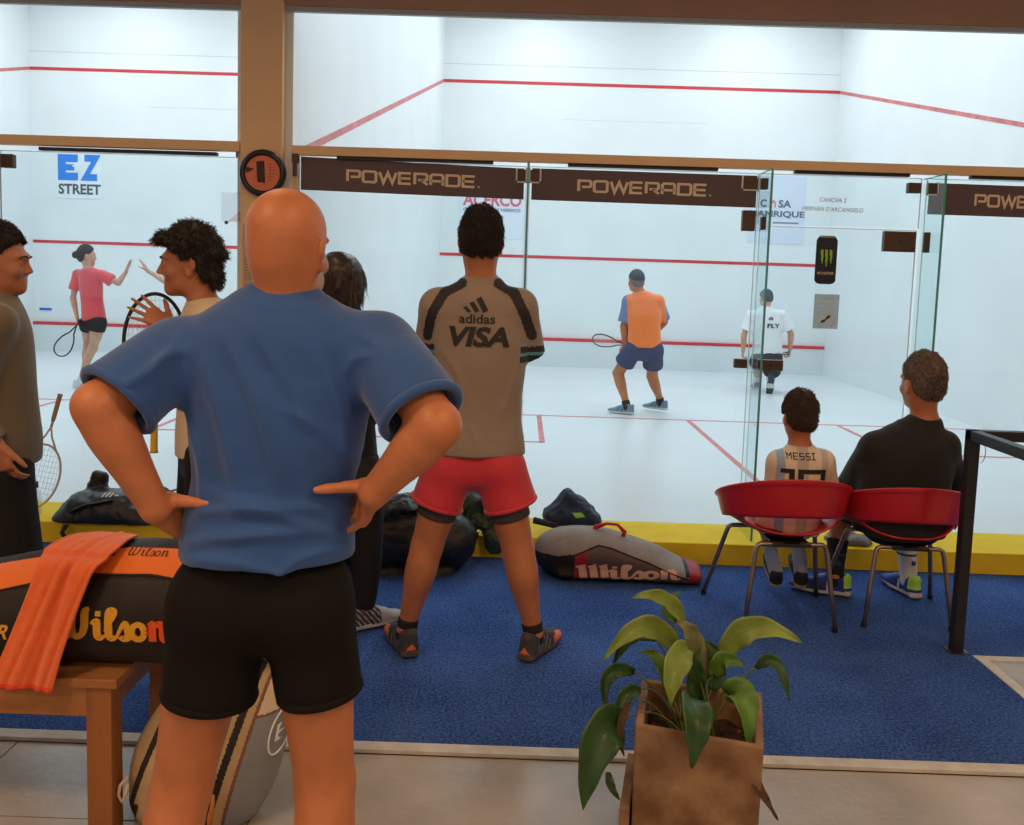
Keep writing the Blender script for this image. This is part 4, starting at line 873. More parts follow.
# ---------- man in the olive hoodie at the left edge
def hoodie_man():
    Y = -2.05; A = at; s = 1.0
    fw = nrm(V3(.85, .5, 0)); u = np.cross(fw, V3(0, 0, 1)); hc = A(1, 462, Y); sc_ = A(-4, 318, Y)
    J = dict(hd=A(1, 262, Y), nk=A(-6, 302, Y), hf=V3(1, .16, .02), shL=sc_-u*.18, shR=sc_+u*.18, hpL=hc-u*.09, hpR=hc+u*.09)
    J['elR'] = A(-34, 405, Y-.20); J['wrR'] = A(-3, 446, Y-.17); J['elL'] = J['shL']+V3(-.12, .06, -.27); J['wrL'] = J['elL']+V3(.05, .02, -.23)
    for q in SIDES:
        J['kn'+q] = lerp(J['hp'+q], V3(J['hp'+q][0], J['hp'+q][1], 0), .48)+fw*.02; J['an'+q] = V3(J['hp'+q][0], J['hp'+q][1], .10)-fw*.02; J['toe'+q] = fw
    p = person('young man in olive grey sweatshirt and black shorts in profile at left edge', (hc[0], Y, 0))
    hands = {'R': dict(d=V3(.3, .0, -.95), pn=V3(.3, .9, .1), side=V3(1, 0, .4), curl=(.5, .55, .6, .6), thumb=(.6, .2)), 'L': dict(d=V3(.3, 0, -1), pn=V3(0, -1, 0), side=V3(1, 0, 0))}
    figure(p, J, SK_OLIVE, s, .0058, hands=hands, headk=dict(jaw=1.0), neckr=.057)
    ol = mat('olive_grey_sweatshirt', (.155, .125, .085), .85, sheen=.25, noise=.1, nscale=7, bump=.1, bscale=300); n = vnoise(61, 15, (1, 1, .6))
    tee(p, J, ol, s, .007, sl=1.9, sr=(.072, .046), rad=[(.172, .135), (.175, .145), (.165, .135), (.18, .13), (.168, .12), (.092, .085)], hem=.0, name='sweatshirt', nz=lambda X, Y_, Z: .005*n(X, Y_, Z), neck=.070)
    shorts(p, J, mat('black_sport_shorts', (.008, .008, .009), .8), s, .007, .86, wr=(.158, .115), lr=(.10, .115), top=.05)
    c = J['hd']; hk = hair_cap(p, c, J['hf'], V3(0, 0, 1), s, mat('black_hair', (0.016, 0.012, 0.010), .6), th=.010, top=.020, amp=.003, freq=120, back=-.06, fr=.05, seed=6, h=.0048); strands(hk, c, (0, 0, 1), J['hf'], mat('black_hair', (0, 0, 0)), 3200, .013, .0011, .5, 5)
    eyes(p, c, J['hf'], V3(0, 0, 1), s); brows(p, c, J['hf'], V3(0, 0, 1), s, mat('black_hair', (0, 0, 0)))
    dk = mat('black_shoe_mesh', (0.02, 0.02, 0.022), 0.7)
    for q in SIDES: shoe(p, J['an'+q], J['toe'+q], (dk, M_SHOEW), h=.009)
hoodie_man()

# ---------- the two players of the left court greeting each other
def girl_player():
    Y = 5.2; A = at; s = .96
    J = dict(hd=A(87, 256, Y), nk=A(89, 272, Y), hf=V3(.85, .5, 0), shL=A(78, 274, Y+.06), shR=A(102, 275, Y-.06), elL=A(73, 298, Y+.05), wrL=A(77, 317, Y-.0), elR=A(118, 283, Y-.05), wrR=A(126, 272, Y),
             hpL=A(89, 322, Y+.02), hpR=A(99, 322, Y-.04), knL=A(88, 352, Y+.08), knR=A(93, 353, Y-.05), anL=V3(0, 0, 0), anR=V3(0, 0, 0), toeL=V3(.4, .6, 0), toeR=V3(.55, .5, 0))
    a, b = fl(86, 381, CF), fl(78, 389, CF); J['anL'] = V3(a[0], a[1], CF+.09); J['anR'] = V3(b[0], b[1]+.05, CF+.09)
    J['knL'][2] = J['knR'][2] = CF+.49
    p = person('squash player with bunned dark hair in red shirt and black shorts, left court', (J['anR'][0]+.05, J['anR'][1], CF))
    hands = {'R': dict(d=V3(.35, .1, 1), pn=V3(1, 0, -.3), side=V3(-.3, -1, 0), curl=(.1,)*4), 'L': dict(d=V3(.1, 0, -1), pn=V3(.9, .3, 0), side=V3(0, 1, 0), curl=(1.2,)*4)}
    figure(p, J, SK_LIGHT, s, .009, hands=hands, m=.92, armm=.85, trad=[(.14, .10), (.125, .095), (.115, .09), (.135, .105), (.13, .095), (.065, .06)], neckr=.045)
    n = vnoise(71, 17, (1, 1, .6)); rd = mat('coral_red_shirt', (.70, .075, .085), .7, sheen=.2)
    tee(p, J, rd, s, .010, sl=.62, sr=(.066, .078), rad=[(.165, .125), (.155, .118), (.14, .11), (.15, .118), (.142, .105), (.07, .066)], hem=-.02, nz=lambda X, Y_, Z: .005*n(X, Y_, Z), neck=.056, shr=.055, hole=0)
    shorts(p, J, mat('black_sport_shorts', (.008, .008, .009), .8), s, .010, .34, wr=(.14, .11), lr=(.088, .09), top=.06, hollow=False)
    hm = mat('dark_hair', (.022, .014, .011), .6); c = J['hd']; f = nrm(V3(.85, .5, 0))
    hair_cap(p, c, f, V3(0, 0, 1), s, hm, th=.012, top=.01, back=-.085, fr=.05, seed=7, h=.008, extra=[ell(c-f*.125+V3(0, 0, .01), (.036, .036, .042), k=.02)])
    wt = mat('white_blue_trainer', (.62, .66, .72), .5); bl = mat('blue_trainer_accent', (.08, .2, .5), .5)
    for q in SIDES: shoe(p, J['an'+q], J['toe'+q], (wt, M_SHOEW, bl), .95, h=.009); sock(p, J['an'+q], J['kn'+q], .040, mat('white_sock', (.7, .7, .68), .9), .13, s, h=.009)
    return J
GJ = girl_player()
def partner():
    Y = 5.2; A = at; s = 1.0
    J = dict(hd=A(203, 264, Y), nk=A(207, 276, Y), hf=V3(-1, .1, 0), shL=A(200, 281, Y-.15), shR=A(208, 281, Y+.15), elL=A(168, 286, Y-.10), wrL=A(148, 271, Y-.02), elR=A(216, 303, Y+.2), wrR=A(208, 320, Y+.15),
             hpL=A(208, 328, Y-.08), hpR=A(209, 328, Y+.08), knL=A(204, 358, Y-.08), knR=A(211, 358, Y+.1), anL=V3(0, 0, 0), anR=V3(0, 0, 0), toeL=V3(-1, 0, 0), toeR=V3(-1, .2, 0))
    for q, x, dy in (('L', 206, -.08), ('R', 214, .12)): b = A(x, 392, Y); J['an'+q] = V3(b[0], Y+dy, CF+.09)
    J['shL'] = A(214, 281, Y-.16); J['shR'] = A(207, 281, Y+.16); J['elL'] = A(170, 284, Y-.1)
    J['shL'] = A(200, 281, Y-.16)
    p = person('partly hidden player in red shirt reaching out a hand on the left court', (J['hpL'][0], Y, CF))
    hands = {'L': dict(d=V3(-.6, 0, .9), pn=V3(-1, 0, -.4), side=V3(0, -1, .1), curl=(.05,)*4), 'R': dict(d=V3(0, 0, -1), pn=V3(0, -1, 0), side=V3(-1, 0, 0))}
    figure(p, J, SK_LIGHT, s, .010, hands=hands, armm=.85)
    n = vnoise(81, 17, (1, 1, .6)); tee(p, J, mat('coral_red_shirt', (.62, .045, .06), .7), s, .010, sl=.45, sr=(.066, .078), hem=-.02, nz=lambda X, Y_, Z: .005*n(X, Y_, Z), hole=0)
    shorts(p, J, mat('black_sport_shorts', (.008, .008, .009), .8), s, .010, .6, top=.06, hollow=False)
    hair_cap(p, J['hd'], J['hf'], V3(0, 0, 1), s, mat('dark_hair', (.022, .014, .011), .6), h=.009)
    for q in SIDES: shoe(p, J['an'+q], J['toe'+q], (mat('white_blue_trainer', (.62, .66, .72), .5), M_SHOEW), 1, h=.010)
partner()

# ---------- player in the orange shirt, right court
def orange_player():
    Y = 4.55; A = at; s = 1.0
    J = dict(hd=A(636, 281, Y+.03), nk=A(641, 295, Y), hf=V3(-.35, 1, -.12), shL=A(629, 301, Y+.03), shR=A(658, 301, Y-.03), elL=A(624, 326, Y+.05), wrL=A(625, 346, Y+.05), elR=A(664, 322, Y+.12), wrR=A(651, 336, Y+.30),
             hpL=A(634, 348, Y), hpR=A(654, 349, Y-.02), knL=A(618, 373, Y+.16), knR=A(652, 376, Y+.16), anL=V3(0, 0, 0), anR=V3(0, 0, 0), toeL=V3(-.85, .5, 0), toeR=V3(-.8, .6, 0))
    a, b = fl(627, 415, CF), fl(661, 413, CF); J['anL'] = V3(a[0], a[1]+.05, CF+.095); J['anR'] = V3(b[0]+.0, b[1]+.05, CF+.12)
    J['wst'] = A(644, 328, Y-.02)
    p = person('squash player in orange shirt with blue sleeves and dark cap, knees bent', ((a[0]+b[0])/2, Y, CF))
    hands = {'L': dict(d=V3(-.5, .3, -.8), pn=V3(.4, .4, -.3), side=V3(0, 1, 0), curl=(1.2,)*4), 'R': dict(d=V3(-.5, .5, 0), pn=V3(0, -1, 0), side=V3(0, 0, 1))}
    figure(p, J, SK_WARM, s, .009, hands=hands, m=1.06)
    og = mat('orange_sport_shirt', (.95, .22, .045), .65, sheen=.2); bl = mat('slate_blue_sleeve', (.16, .22, .40), .7); n = vnoise(91, 16, (1, 1, .6)); cx = J['nk'][0]
    def paint(X, Y_, Z):
        t = (Z-J['hpL'][2])/(J['nk'][2]-J['hpL'][2]); xl = J['hpL'][0]-.065+t*(J['shL'][0]-J['hpL'][0]+.03); xr = J['hpR'][0]+.17+t*(J['shR'][0]-J['hpR'][0]-.095)
        return np.where((X < xl) | ((X > xr) & (t > .2)), 1, 0)
    tee(p, J, [og, bl], s, .009, sl=.80, sr=(.070, .082), rad=[(.185, .14), (.18, .145), (.175, .14), (.185, .135), (.165, .12), (.085, .075)], hem=-.01, nz=lambda X, Y_, Z: .006*n(X, Y_, Z), hole=0, paint=paint)
    shorts(p, J, mat('navy_sport_shorts', (.045, .06, .14), .75), s, .009, dict(L=.60, R=.62), wr=(.165, .12), lr=(.10, .116), top=.06, hollow=False)
    cp_ = mat('charcoal_cap', (.055, .065, .08), .8); c = J['hd']; f = nrm(V3(-.35, 1, -.05))
    hair_cap(p, c, f, V3(0, 0, 1), s, cp_, th=.014, back=.005, fr=.03, amp=0, h=.007, name='cap'); hair_cap(p, c, f, V3(0, 0, 1), s, mat('greying_hair', (.16, .15, .15), .8), th=.008, back=-.07, fr=.03, h=.008)
    tn = mat('blue_grey_trainer', (.16, .26, .36), .6); dk = mat('dark_trainer_accent', (.05, .06, .08), .6)
    for q in SIDES: shoe(p, J['an'+q], J['toe'+q], (tn, M_SHOEW, dk), 1.05, h=.008); sock(p, J['an'+q], J['kn'+q], .045, mat('black_sock', (.02, .018, .018), .9), .16, s, h=.009)
    return J
OJ = orange_player()

# ---------- player in the white shirt, lunging far away
def white_player():
    Y = 6.95; A = at; s = 1.0
    J = dict(hd=A(766, 298, Y+.05), nk=A(766, 309, Y), hf=V3(-.2, 1, -.2), shL=A(751, 315, Y), shR=A(782, 315, Y), elL=A(744, 335, Y), wrL=A(743, 351, Y+.05), elR=A(791, 334, Y), wrR=A(790, 350, Y+.05),
             hpL=A(760, 356, Y), hpR=A(774, 356, Y), knL=A(757, 366, Y+.42), knR=A(771, 374, Y+.34), anL=V3(0, 0, 0), anR=A(770, 379, Y-.0), toeL=V3(0, 1, 0), toeR=V3(0, .35, -1))
    J['anL'] = V3(J['knL'][0], Y+.42, CF+.09); J['anR'] = V3(A(770, 380, Y-.02)[0], Y-.02, CF+.20); J['knR'] = V3(A(771, 372, Y+.34)[0], Y+.34, CF+.16)
    p = person('far squash player in white shirt and dark shorts lunging down, sole of shoe showing', (J['anR'][0], Y, CF))
    hands = {q: dict(d=V3(.0, .2, -1), pn=V3(1 if q == 'L' else -1, .1, 0), side=V3(0, 1, 0), curl=(1.1,)*4) for q in SIDES}
    figure(p, J, SK_LIGHT, s, .010, hands=hands, armm=.95)
    wt = mat('white_sport_shirt', (.78, .80, .82), .7); n = vnoise(95, 16, (1, 1, .6))
    sh = tee(p, J, wt, s, .009, sl=.72, sr=(.072, .09), hem=-.03, rad=[(.205, .13), (.20, .13), (.19, .125), (.205, .13), (.175, .115), (.085, .075)], nz=lambda X, Y_, Z: .006*n(X, Y_, Z), hole=0)
    T = bvh(sh); tm = MB(); wrap_text(tm, 'FLY', A(774, 326, Y-.13), .18, .06, (0, 1, 0), T, bold=.03, off=.006)
    for x0, hg in ((-.02, .03), (.0, .045), (.02, .055)): wrap_text(tm, '', A(771, 319, Y-.13)+V3(x0, 0, hg/2-.02), .03, hg, (0, 1, 0), T, strokes=[([(.5, 0), (0, 1)], [.4, .4])], off=.006)
    wrap_text(tm, 'CLUB', A(766, 312, Y-.13), .12, .022, (0, 1, 0), T, bold=.02, off=.006) if False else None
    tm.build('shirt_lettering', mat('charcoal_lettering', (.05, .05, .06), .7), p)
    shorts(p, J, mat('dark_grey_shorts', (.035, .04, .05), .75), s, .010, dict(L=.6, R=.66), wr=(.17, .125), lr=(.105, .125), top=.06, hollow=False)
    hair_cap(p, J['hd'], J['hf'], V3(0, 0, 1), s, mat('charcoal_cap', (.055, .065, .08), .8), th=.012, back=-.05, h=.009)
    ws = mat('white_sock', (.7, .7, .68), .9)
    for q in SIDES: sock(p, J['an'+q], J['kn'+q], .048, ws, .55, s, h=.009)
    tn = mat('dark_trainer_accent', (.05, .06, .08), .6)
    shoe(p, J['anL'], J['toeL'], (tn, M_SHOEW, M_SHOEW), 1.0, h=.009); shoe(p, J['anR'], J['toeR'], (tn, tn, M_SHOEW), 1.05, up=(0, 1, .35), h=.008, paint=lambda x, y, z, m: np.where((z < .03) & (np.abs(y-.06) < .035), 2, m))
    return J
WJ = white_player()

# ---------- boy seated in the first red chair
def boy():
    Y = -1.10; A = at; s = .80
    J = dict(hd=A(799, 416, Y), nk=A(800, 446, Y), hf=V3(-.15, 1, -.15), shL=A(779, 461, Y), shR=A(822, 461, Y), elL=A(774, 500, Y+.07), elR=A(829, 500, Y+.07), wrL=A(786, 512, Y+.24), wrR=A(815, 512, Y+.24),
             hpL=V3(2.655, Y+.03, .475), hpR=V3(2.775, Y+.03, .475), knL=V3(2.655, Y+.34, .46), knR=V3(2.80, Y+.34, .46), anL=V3(2.70, -.75, .15), anR=V3(2.83, -.74, .16), toeL=V3(.05, 1, .25), toeR=V3(.10, 1, .2))
    J['knL'] = V3(2.66, Y+.31, .45); J['knR'] = V3(2.84, Y+.31, .45); J['anL'] = V3(fl(765, 577)[0]-.02, -.80, .135); J['anR'] = V3(fl(788, 577)[0]-.02, -.80, .135)
    p = person('boy seated in red chair from behind in pale striped football shirt', (2.71, Y, 0))
    hands = {q: dict(d=V3(0, 1, -.1), pn=V3(0, 0, -1), side=V3(1 if q == 'L' else -1, 0, 0)) for q in SIDES}
    figure(p, J, SK_WARM, s, .007, hands=hands, trad=[(.15, .11), (.14, .105), (.135, .10), (.145, .105), (.145, .10), (.07, .06)], headk=dict(), m=.85, armm=.9, neckr=.056, hs=1.13)
    wt = mat('cream_white_shirt', (.74, .62, .48), .7); sb = mat('sky_blue_stripe', (.30, .44, .62), .7); gy = mat('grey_stripe', (.50, .46, .42), .7); n = vnoise(101, 22, (1, 1, .6)); cx = J['nk'][0]
    def paint(X, Y_, Z):
        x = X-cx; o = np.where(np.abs(x+.005) < .026, 2, 0); o = np.where((x < -.085) & (x > -.125), 1, o); o = np.where((x > .085) & (x < .12), 2, o); return o
    J2 = dict(J); J2['hpL'] = J['hpL']+V3(0, -.02, .0); J2['hpR'] = J['hpR']+V3(0, -.02, .0)
    sh = tee(p, J2, [wt, sb, gy], s, .006, sl=.8, sr=(.072, .082), rad=[(.19, .15), (.195, .155), (.175, .135), (.175, .128), (.165, .115), (.078, .07)], hem=.06, nz=lambda X, Y_, Z: .004*n(X, Y_, Z), paint=paint, hole=.05, neck=.062)
    T = bvh(sh); tm = MB(); K = mat('black_lettering', (.02, .018, .018), .7)
    seven = [([(0, 0), (0, 1), (.35, .5), (.7, 1), (.7, 0)], .16), ([(1.75, 1), (1.05, 1), (1.05, 0), (1.75, 0)], .16), ([(1.05, .5), (1.6, .5)], .16), ([(2.8, 1), (2.1, 1), (2.1, .5), (2.8, .5), (2.8, 0), (2.1, 0)], .16), ([(3.85, 1), (3.15, 1), (3.15, .5), (3.85, .5), (3.85, 0), (3.15, 0)], .16), ([(4.15, 1), (4.85, 1)], .16), ([(4.5, 1), (4.5, 0)], .16), ([(4.15, 0), (4.85, 0)], .16)]
    wrap_text(tm, '', A(803, 457, Y-.10), .135, .036, (0, 1, 0), T, strokes=seven, cuts=1)
    ten = [([(0, 1), (.5, 1), (.5, -.5)], .30), ([(1.0, -.5), (1.0, 1), (2.1, 1), (2.1, -.5)], .30)]
    wrap_text(tm, '', A(806, 488, Y-.13), .215, .16, (0, 1, 0), T, strokes=[([(0, 1), (.55, 1), (.55, -.8)], .28), ([(1.0, -.8), (1.0, 1), (2.2, 1), (2.2, -.8), (1.0, -.8)], .28)], cuts=2)
    tm.build('shirt_lettering', K, p)
    shorts(p, J, mat('white_blue_shorts', (.55, .56, .60), .8), s, .007, .8, wr=(.15, .10), lr=(.085, .095), top=.03, hollow=False)
    hb = mat('brown_boy_hair', (.045, .024, .016), .6, noise=.3, nscale=90); hk = hair_cap(p, J['hd'], J['hf'], V3(0, 0, 1), s*1.13, hb, th=.014, top=.012, amp=.003, freq=120, back=-.062, seed=9, h=.005); strands(hk, J['hd'], (0, 0, 1), J['hf'], hb, 3200, .018, .0011, .35, 6)
    dk = mat('black_shoe_mesh', (0.02, 0.02, 0.022), 0.7); gum = mat('tan_gum_sole', (.50, .33, .20), .6)
    for q in SIDES: sock(p, J['an'+q], J['kn'+q], .036, mat('grey_blue_sock', (.42, .47, .55), .9), .9, s); shoe(p, J['an'+q], J['toe'+q], (dk, gum), .86, h=.005, up=(0, -.45, 1))
boy()

# ---------- man seated in the second red chair
def seated_man():
    Y = -1.10; A = at; s = 1.0
    J = dict(hd=A(922, 383, Y), nk=A(925, 422, Y), hf=V3(-.3, 1, -.12), shL=A(875, 446, Y), shR=A(945, 445, Y), elL=A(853, 486, Y+.16), elR=A(953, 492, Y+.14), wrL=A(866, 498, Y+.38), wrR=A(930, 500, Y+.36),
             hpL=V3(3.17, Y+.02, .50), hpR=V3(3.36, Y+.02, .50), knL=V3(3.06, Y+.46, .50), knR=V3(3.42, Y+.46, .50), anL=V3(3.02, -.73, .10), anR=V3(3.45, -.72, .10), toeL=V3(-.75, .3, 0), toeR=V3(-.15, .9, 0))
    J['knL'] = V3(3.12, -.66, .50); J['knR'] = V3(3.44, -.66, .50); a, b = fl(830, 597), fl(910, 597); J['anL'] = V3(a[0]+.02, -.82, .105); J['anR'] = V3(b[0]-.01, -.78, .105)
    p = person('grey-haired man seated in red chair from behind in black sweater', (3.27, Y, 0))
    hands = {q: dict(d=V3(.3 if q == 'L' else -.3, 1, -.1), pn=V3(0, 0, -1), side=V3(1 if q == 'L' else -1, 0, 0)) for q in SIDES}
    figure(p, J, SK_WARM, s, .007, hands=hands, neckr=.056, hs=1.07)
    bk = mat('black_knit_sweater', (.014, .013, .014), .85, sheen=.1, noise=.15, nscale=10); n = vnoise(111, 15, (1, 1, .6))
    sh = tee(p, J, bk, s, .008, sl=1.9, sr=(.074, .046), rad=[(.22, .17), (.225, .17), (.215, .15), (.215, .14), (.19, .125), (.088, .08)], hem=.08, name='sweater', nz=lambda X, Y_, Z: .005*n(X, Y_, Z), neck=.068, shr=.064)
    mb = MB(); cpt = J['nk']+V3(0, 0, .018); mb.tube([cpt+V3(.062*math.cos(a), .060*math.sin(a), 0) for a in np.linspace(0, 2*math.pi, 32)[:-1]], .005, 8, closed=True); mb.build('undershirt_collar', mat('white_sock', (.7, .7, .68), .9), p, smooth=True)
    shorts(p, J, mat('black_sport_shorts', (.008, .008, .009), .8), s, .008, .8, wr=(.175, .125), lr=(.10, .115), top=.06, hollow=False)
    gh = mat('greying_hair_light', (.17, .125, .10), .7, noise=.5, nscale=120); dh = mat('greying_hair_dark', (.055, .038, .032), .7, noise=.4, nscale=120)
    c = J['hd']; nn = vnoise(7, 40)
    hk = hair_cap(p, c, J['hf'], V3(0, 0, 1), s*1.07, None, mats=[dh, gh], th=.011, top=.014, amp=.0022, freq=150, back=-.068, fr=.05, seed=10, h=.005, paint=lambda X, Y_, Z: np.where((X-c[0] < -.022+.012*nn(X, Y_, Z)) | (Z-c[2] > .045+.01*nn(X, Y_, Z)), 1, 0))
    strands(hk, c, (0, 0, 1), J['hf'], dh, 1300, .012, .0011, .35, 7); strands(hk, c, (0, 0, 1), J['hf'], gh, 2600, .014, .0011, .4, 8)
    bl = mat('royal_blue_trainer', (.02, .045, .26), .5); gr = mat('lime_trainer_accent', (.45, .85, .10), .5); ws = mat('white_sock', (.7, .7, .68), .9); db = mat('navy_sock_stripe', (.04, .06, .15), .9)
    for q in SIDES:
        A_, K_ = J['an'+q], J['kn'+q]; F = Field([tube([A_-V3(0, 0, .02), lerp(A_, K_, .2), lerp(A_, K_, .46)], [.043, .046, .056], flat=(0, 1), k=0)], .005)
        sdf_obj('sock', F, [ws if q == 'R' else mat('black_sock', (0, 0, 0)), db], p, lambda X, Y_, Z: np.where((np.abs(Z-.225) < .006) | ((np.abs(Z-.185) < .012) & (np.abs(X-A_[0]-.01) < .014)), 1, 0))
        shoe(p, A_, J['toe'+q], (bl, M_SHOEW, gr), 1.04, h=.005, paint=lambda x, y, z, m: np.where((m == 0) & (y < -.045) & (z > .045) & (x < .02), 2, np.where((m == 0) & (np.abs(y-.03) < .007) & (z < .07), 1, m)))
seated_man()

# ================================================================== GLASS WALL OF THE COURTS
GT = CF+2.13                                             # top of the glass
def frosted(name, tint, d, col=(.8, .85, .86)):
    if name in MATS: return MATS[name]
    m = bpy.data.materials.new(name); m.use_nodes = True; N = m.node_tree.nodes; L = m.node_tree.links; N.remove(N['Principled BSDF'])
    t = N.new('ShaderNodeBsdfTransparent'); t.inputs[0].default_value = (*tint, 1); q = N.new('ShaderNodeBsdfDiffuse'); q.inputs[0].default_value = (*col, 1)
    mx = N.new('ShaderNodeMixShader'); mx.inputs[0].default_value = d; L.new(t.outputs[0], mx.inputs[1]); L.new(q.outputs[0], mx.inputs[2]); L.new(mx.outputs[0], N['Material Output'].inputs[0]); MATS[name] = m; return m
def pane(name, x0, x1, z0=CF, z1=GT, y=-.006, t=.012, kind='structure'):
    mb = MB(); mb.box((x0, y, z0), (x1, y+t, z1), 0); o = mb.build(name, M_GLASS)
    eb = MB(); e = .003                                  # polished edges
    for a, b in (((x0-e, y, z0), (x0, y+t, z1)), ((x1, y, z0), (x1+e, y+t, z1)), ((x0, y, z1), (x1, y+t, z1+e))): eb.box(a, b)
    eb.build('pane_edge', mat('pale_polished_glass_edge', (.78, .86, .86), .3), o)
    return tag(o, kind=kind)
w5 = pane('window_5', 0.035, 1.375); w6 = pane('window_6', 1.40, 2.742); w7 = pane('window_7', 2.755, 3.70, CF+1.84, GT); w8 = pane('window_8', 3.735, 6.395)
w9 = pane('window_9', -1.745, -0.30); w10 = pane('window_10', -3.40, -1.78); w11 = pane('window_11', -5.05, -3.43); w12 = pane('window_12', -6.735, -5.08)
d1 = pane('door_1', 2.77, 3.69, CF+.012, CF+1.825)
def bracket(parent, x0, x1, z0, z1, y0=-.022, y1=.022, screw=False, rim=False):
    mb = MB(); mb.box((x0, y0, z0), (x1, y1, z1)); o = mb.build('bracket', M_BRACK, parent, bevel=.004)
    if rim:
        r = MB(); e = .010
        for a, b in (((x0-e, y0+.012, z0-e), (x1+e, y0+.016, z0)), ((x0-e, y0+.012, z0-e), (x0, y0+.016, z1+e)), ((x1, y0+.012, z0-e), (x1+e, y0+.016, z1+e))): r.box(a, b)
        r.build('bracket_gap_light', mat('white_gap_light', (.85, .87, .87), .5), o)  # opaque white strips painted as court light through gaps round the bracket
    if screw: m2 = MB(); m2.tube([((x0+x1)/2, y0-.003, (z0+z1)/2), ((x0+x1)/2, y0+.002, (z0+z1)/2)], .008, 12); m2.build('screw', M_BLACK, o)
bracket(w5, 1.325, 1.372, GT-.085, GT-.018, rim=True); bracket(w6, 1.402, 1.455, GT-.085, GT-.018, rim=True)
bracket(w6, 2.655, 2.738, GT-.09, GT-.025, rim=True); bracket(w7, 2.760, 2.80, GT-.09, GT-.025)
bracket(w7, 3.62, 3.695, GT-.085, GT-.025); bracket(w8, 3.74, 3.79, GT-.085, GT-.025, rim=True)
bracket(w6, 2.66, 2.735, GT-.335, GT-.215); bracket(d1, 2.772, 2.80, GT-.325, GT-.25)
bracket(d1, 3.50, 3.685, CF+1.70, CF+1.82, screw=True); bracket(w8, 3.74, 3.77, CF+1.70, CF+1.82)
bracket(d1, 2.80, 2.95, 1.10, 1.165, screw=True); bracket(w6, 2.66, 2.735, 1.11, 1.165)
bracket(w9, -1.735, -1.66, GT-.10, GT-.02); bracket(w10, -1.87, -1.79, GT-.10, GT-.02)
lh = MB(); lh.box((0.0, -.055, GT-.02), (.04, -.02, GT+.03)).box((.005, -.05, GT-.10), (.028, -.03, GT-.02)); lh.build('hinge', M_BRACK, w5, bevel=.003)
def fin(x, label):
    mb = MB(); mb.box((x-.006, -.29, CF), (x+.006, -.012, GT-.005)); o = mb.build('glass_fin', M_FIN); tag(o, label, 'glass fin', 'glass fins bracing the glass wall')
    e = MB(); e.box((x-.0065, -.293, CF), (x+.0065, -.29, GT-.005)).box((x-.0065, -.293, GT-.005), (x+.0065, -.012, GT-.002)); e.build('fin_edge', M_GEDGE, o)
fin(1.3875, 'teal-edged glass fin between the two left sponsor banners')
fin(2.748, 'glass fin left of the glass door, in front of the far player')
fin(3.712, 'vertical glass fin right of the glass door above the seated man')
fin(-1.762, 'vertical glass fin of the left court at the left picture edge')
# ---- sponsor banners
M_BAN = mat('dark_brown_banner_vinyl', (.12, .078, .080), .55); M_LET = mat('tan_lettering', (.80, .63, .44), .6)
PW = []
def pw_letters():
    W_ = .20; W_ = .23; L = {'P': [([(0, 0), (0, 1), (.85, 1), (.95, .9), (.95, .5), (.85, .42), (.25, .42)], W_)], 'O': [([(.1, 0), (0, .1), (0, .9), (.1, 1), (.9, 1), (1, .9), (1, .1), (.9, 0), (.1, 0)], W_)],
         'W': [([(0, 1), (.3, 0), (.65, .95), (1.0, 0), (1.3, 1)], W_)], 'E': [([(.9, 1), (0, 1), (0, 0), (.9, 0)], W_), ([(0, .5), (.85, .5)], W_)],
         'R': [([(0, 0), (0, 1), (.85, 1), (.95, .9), (.95, .5), (.85, .42), (.25, .42)], W_), ([(.5, .42), (1.0, 0)], W_)], 'A': [([(0, 0), (0, .85), (.12, 1), (.85, 1), (.95, .88), (.95, 0)], W_), ([(0, .38), (.95, .38)], W_)],
         'D': [([(0, 0), (0, 1), (.85, 1), (.97, .88), (.97, .12), (.85, 0), (0, 0)], W_)], '.': [([(0, .02), (.14, .02)], .16)]}
    x = 0; out = []
    for ch, adv in zip('POWERADE.', (1.22, 1.28, 1.55, 1.2, 1.25, 1.25, 1.27, 1.15, .3)):
        for pts, w_ in L[ch]: out.append(([(a+x, b) for a, b in pts], w_))
        x += adv
    return out
PWL = pw_letters()
def banner(x0, x1, z0a, z1a, z0b, z1b, tc, tw, label, cut=None):
    mb = MB(); y = -.009
    a = [(x0, y, z0a), (x1, y, z0b), (x1, y, z1b), (x0, y, z1a)]; b = [(p[0], y+.0025, p[2]) for p in a]
    mb.add(a+b, [(0, 1, 2, 3), (7, 6, 5, 4), (0, 4, 5, 1), (1, 5, 6, 2), (2, 6, 7, 3), (3, 7, 4, 0)])
    o = mb.build('sponsor_banner', M_BAN); tag(o, label, 'banner', 'dark sponsor banners along the top of the glass')
    t = MB(); zc = (z0a+z1a)/2+((z0b+z1b)-(z0a+z1a))/2*(tc-x0)/(x1-x0); sl = ((z0b+z1b)-(z0a+z1a))/2/(x1-x0)
    rr = nrm((1, 0, sl)); put_strokes(t, PWL, (tc, y-.0015, zc-.003), rr, (0, 0, 1), tw, .098); t.build('lettering', M_LET, o)
banner(.045, 1.365, CF+1.955, CF+2.148, CF+1.938, CF+2.118, (at(413, 180, 0))[0], .79, 'dark brown sponsor banner directly right of the tan column')
banner(1.41, 2.735, CF+1.938, CF+2.122, CF+1.932, CF+2.118, (at(644, 188, 0))[0], .79, 'dark brown sponsor banner above the player in orange')
banner(3.745, 5.10, CF+1.925, CF+2.108, CF+1.920, CF+2.10, (at(1018, 200, 0))[0]+.06, .64, 'dark brown sponsor banner right of the glass door at the right picture edge')
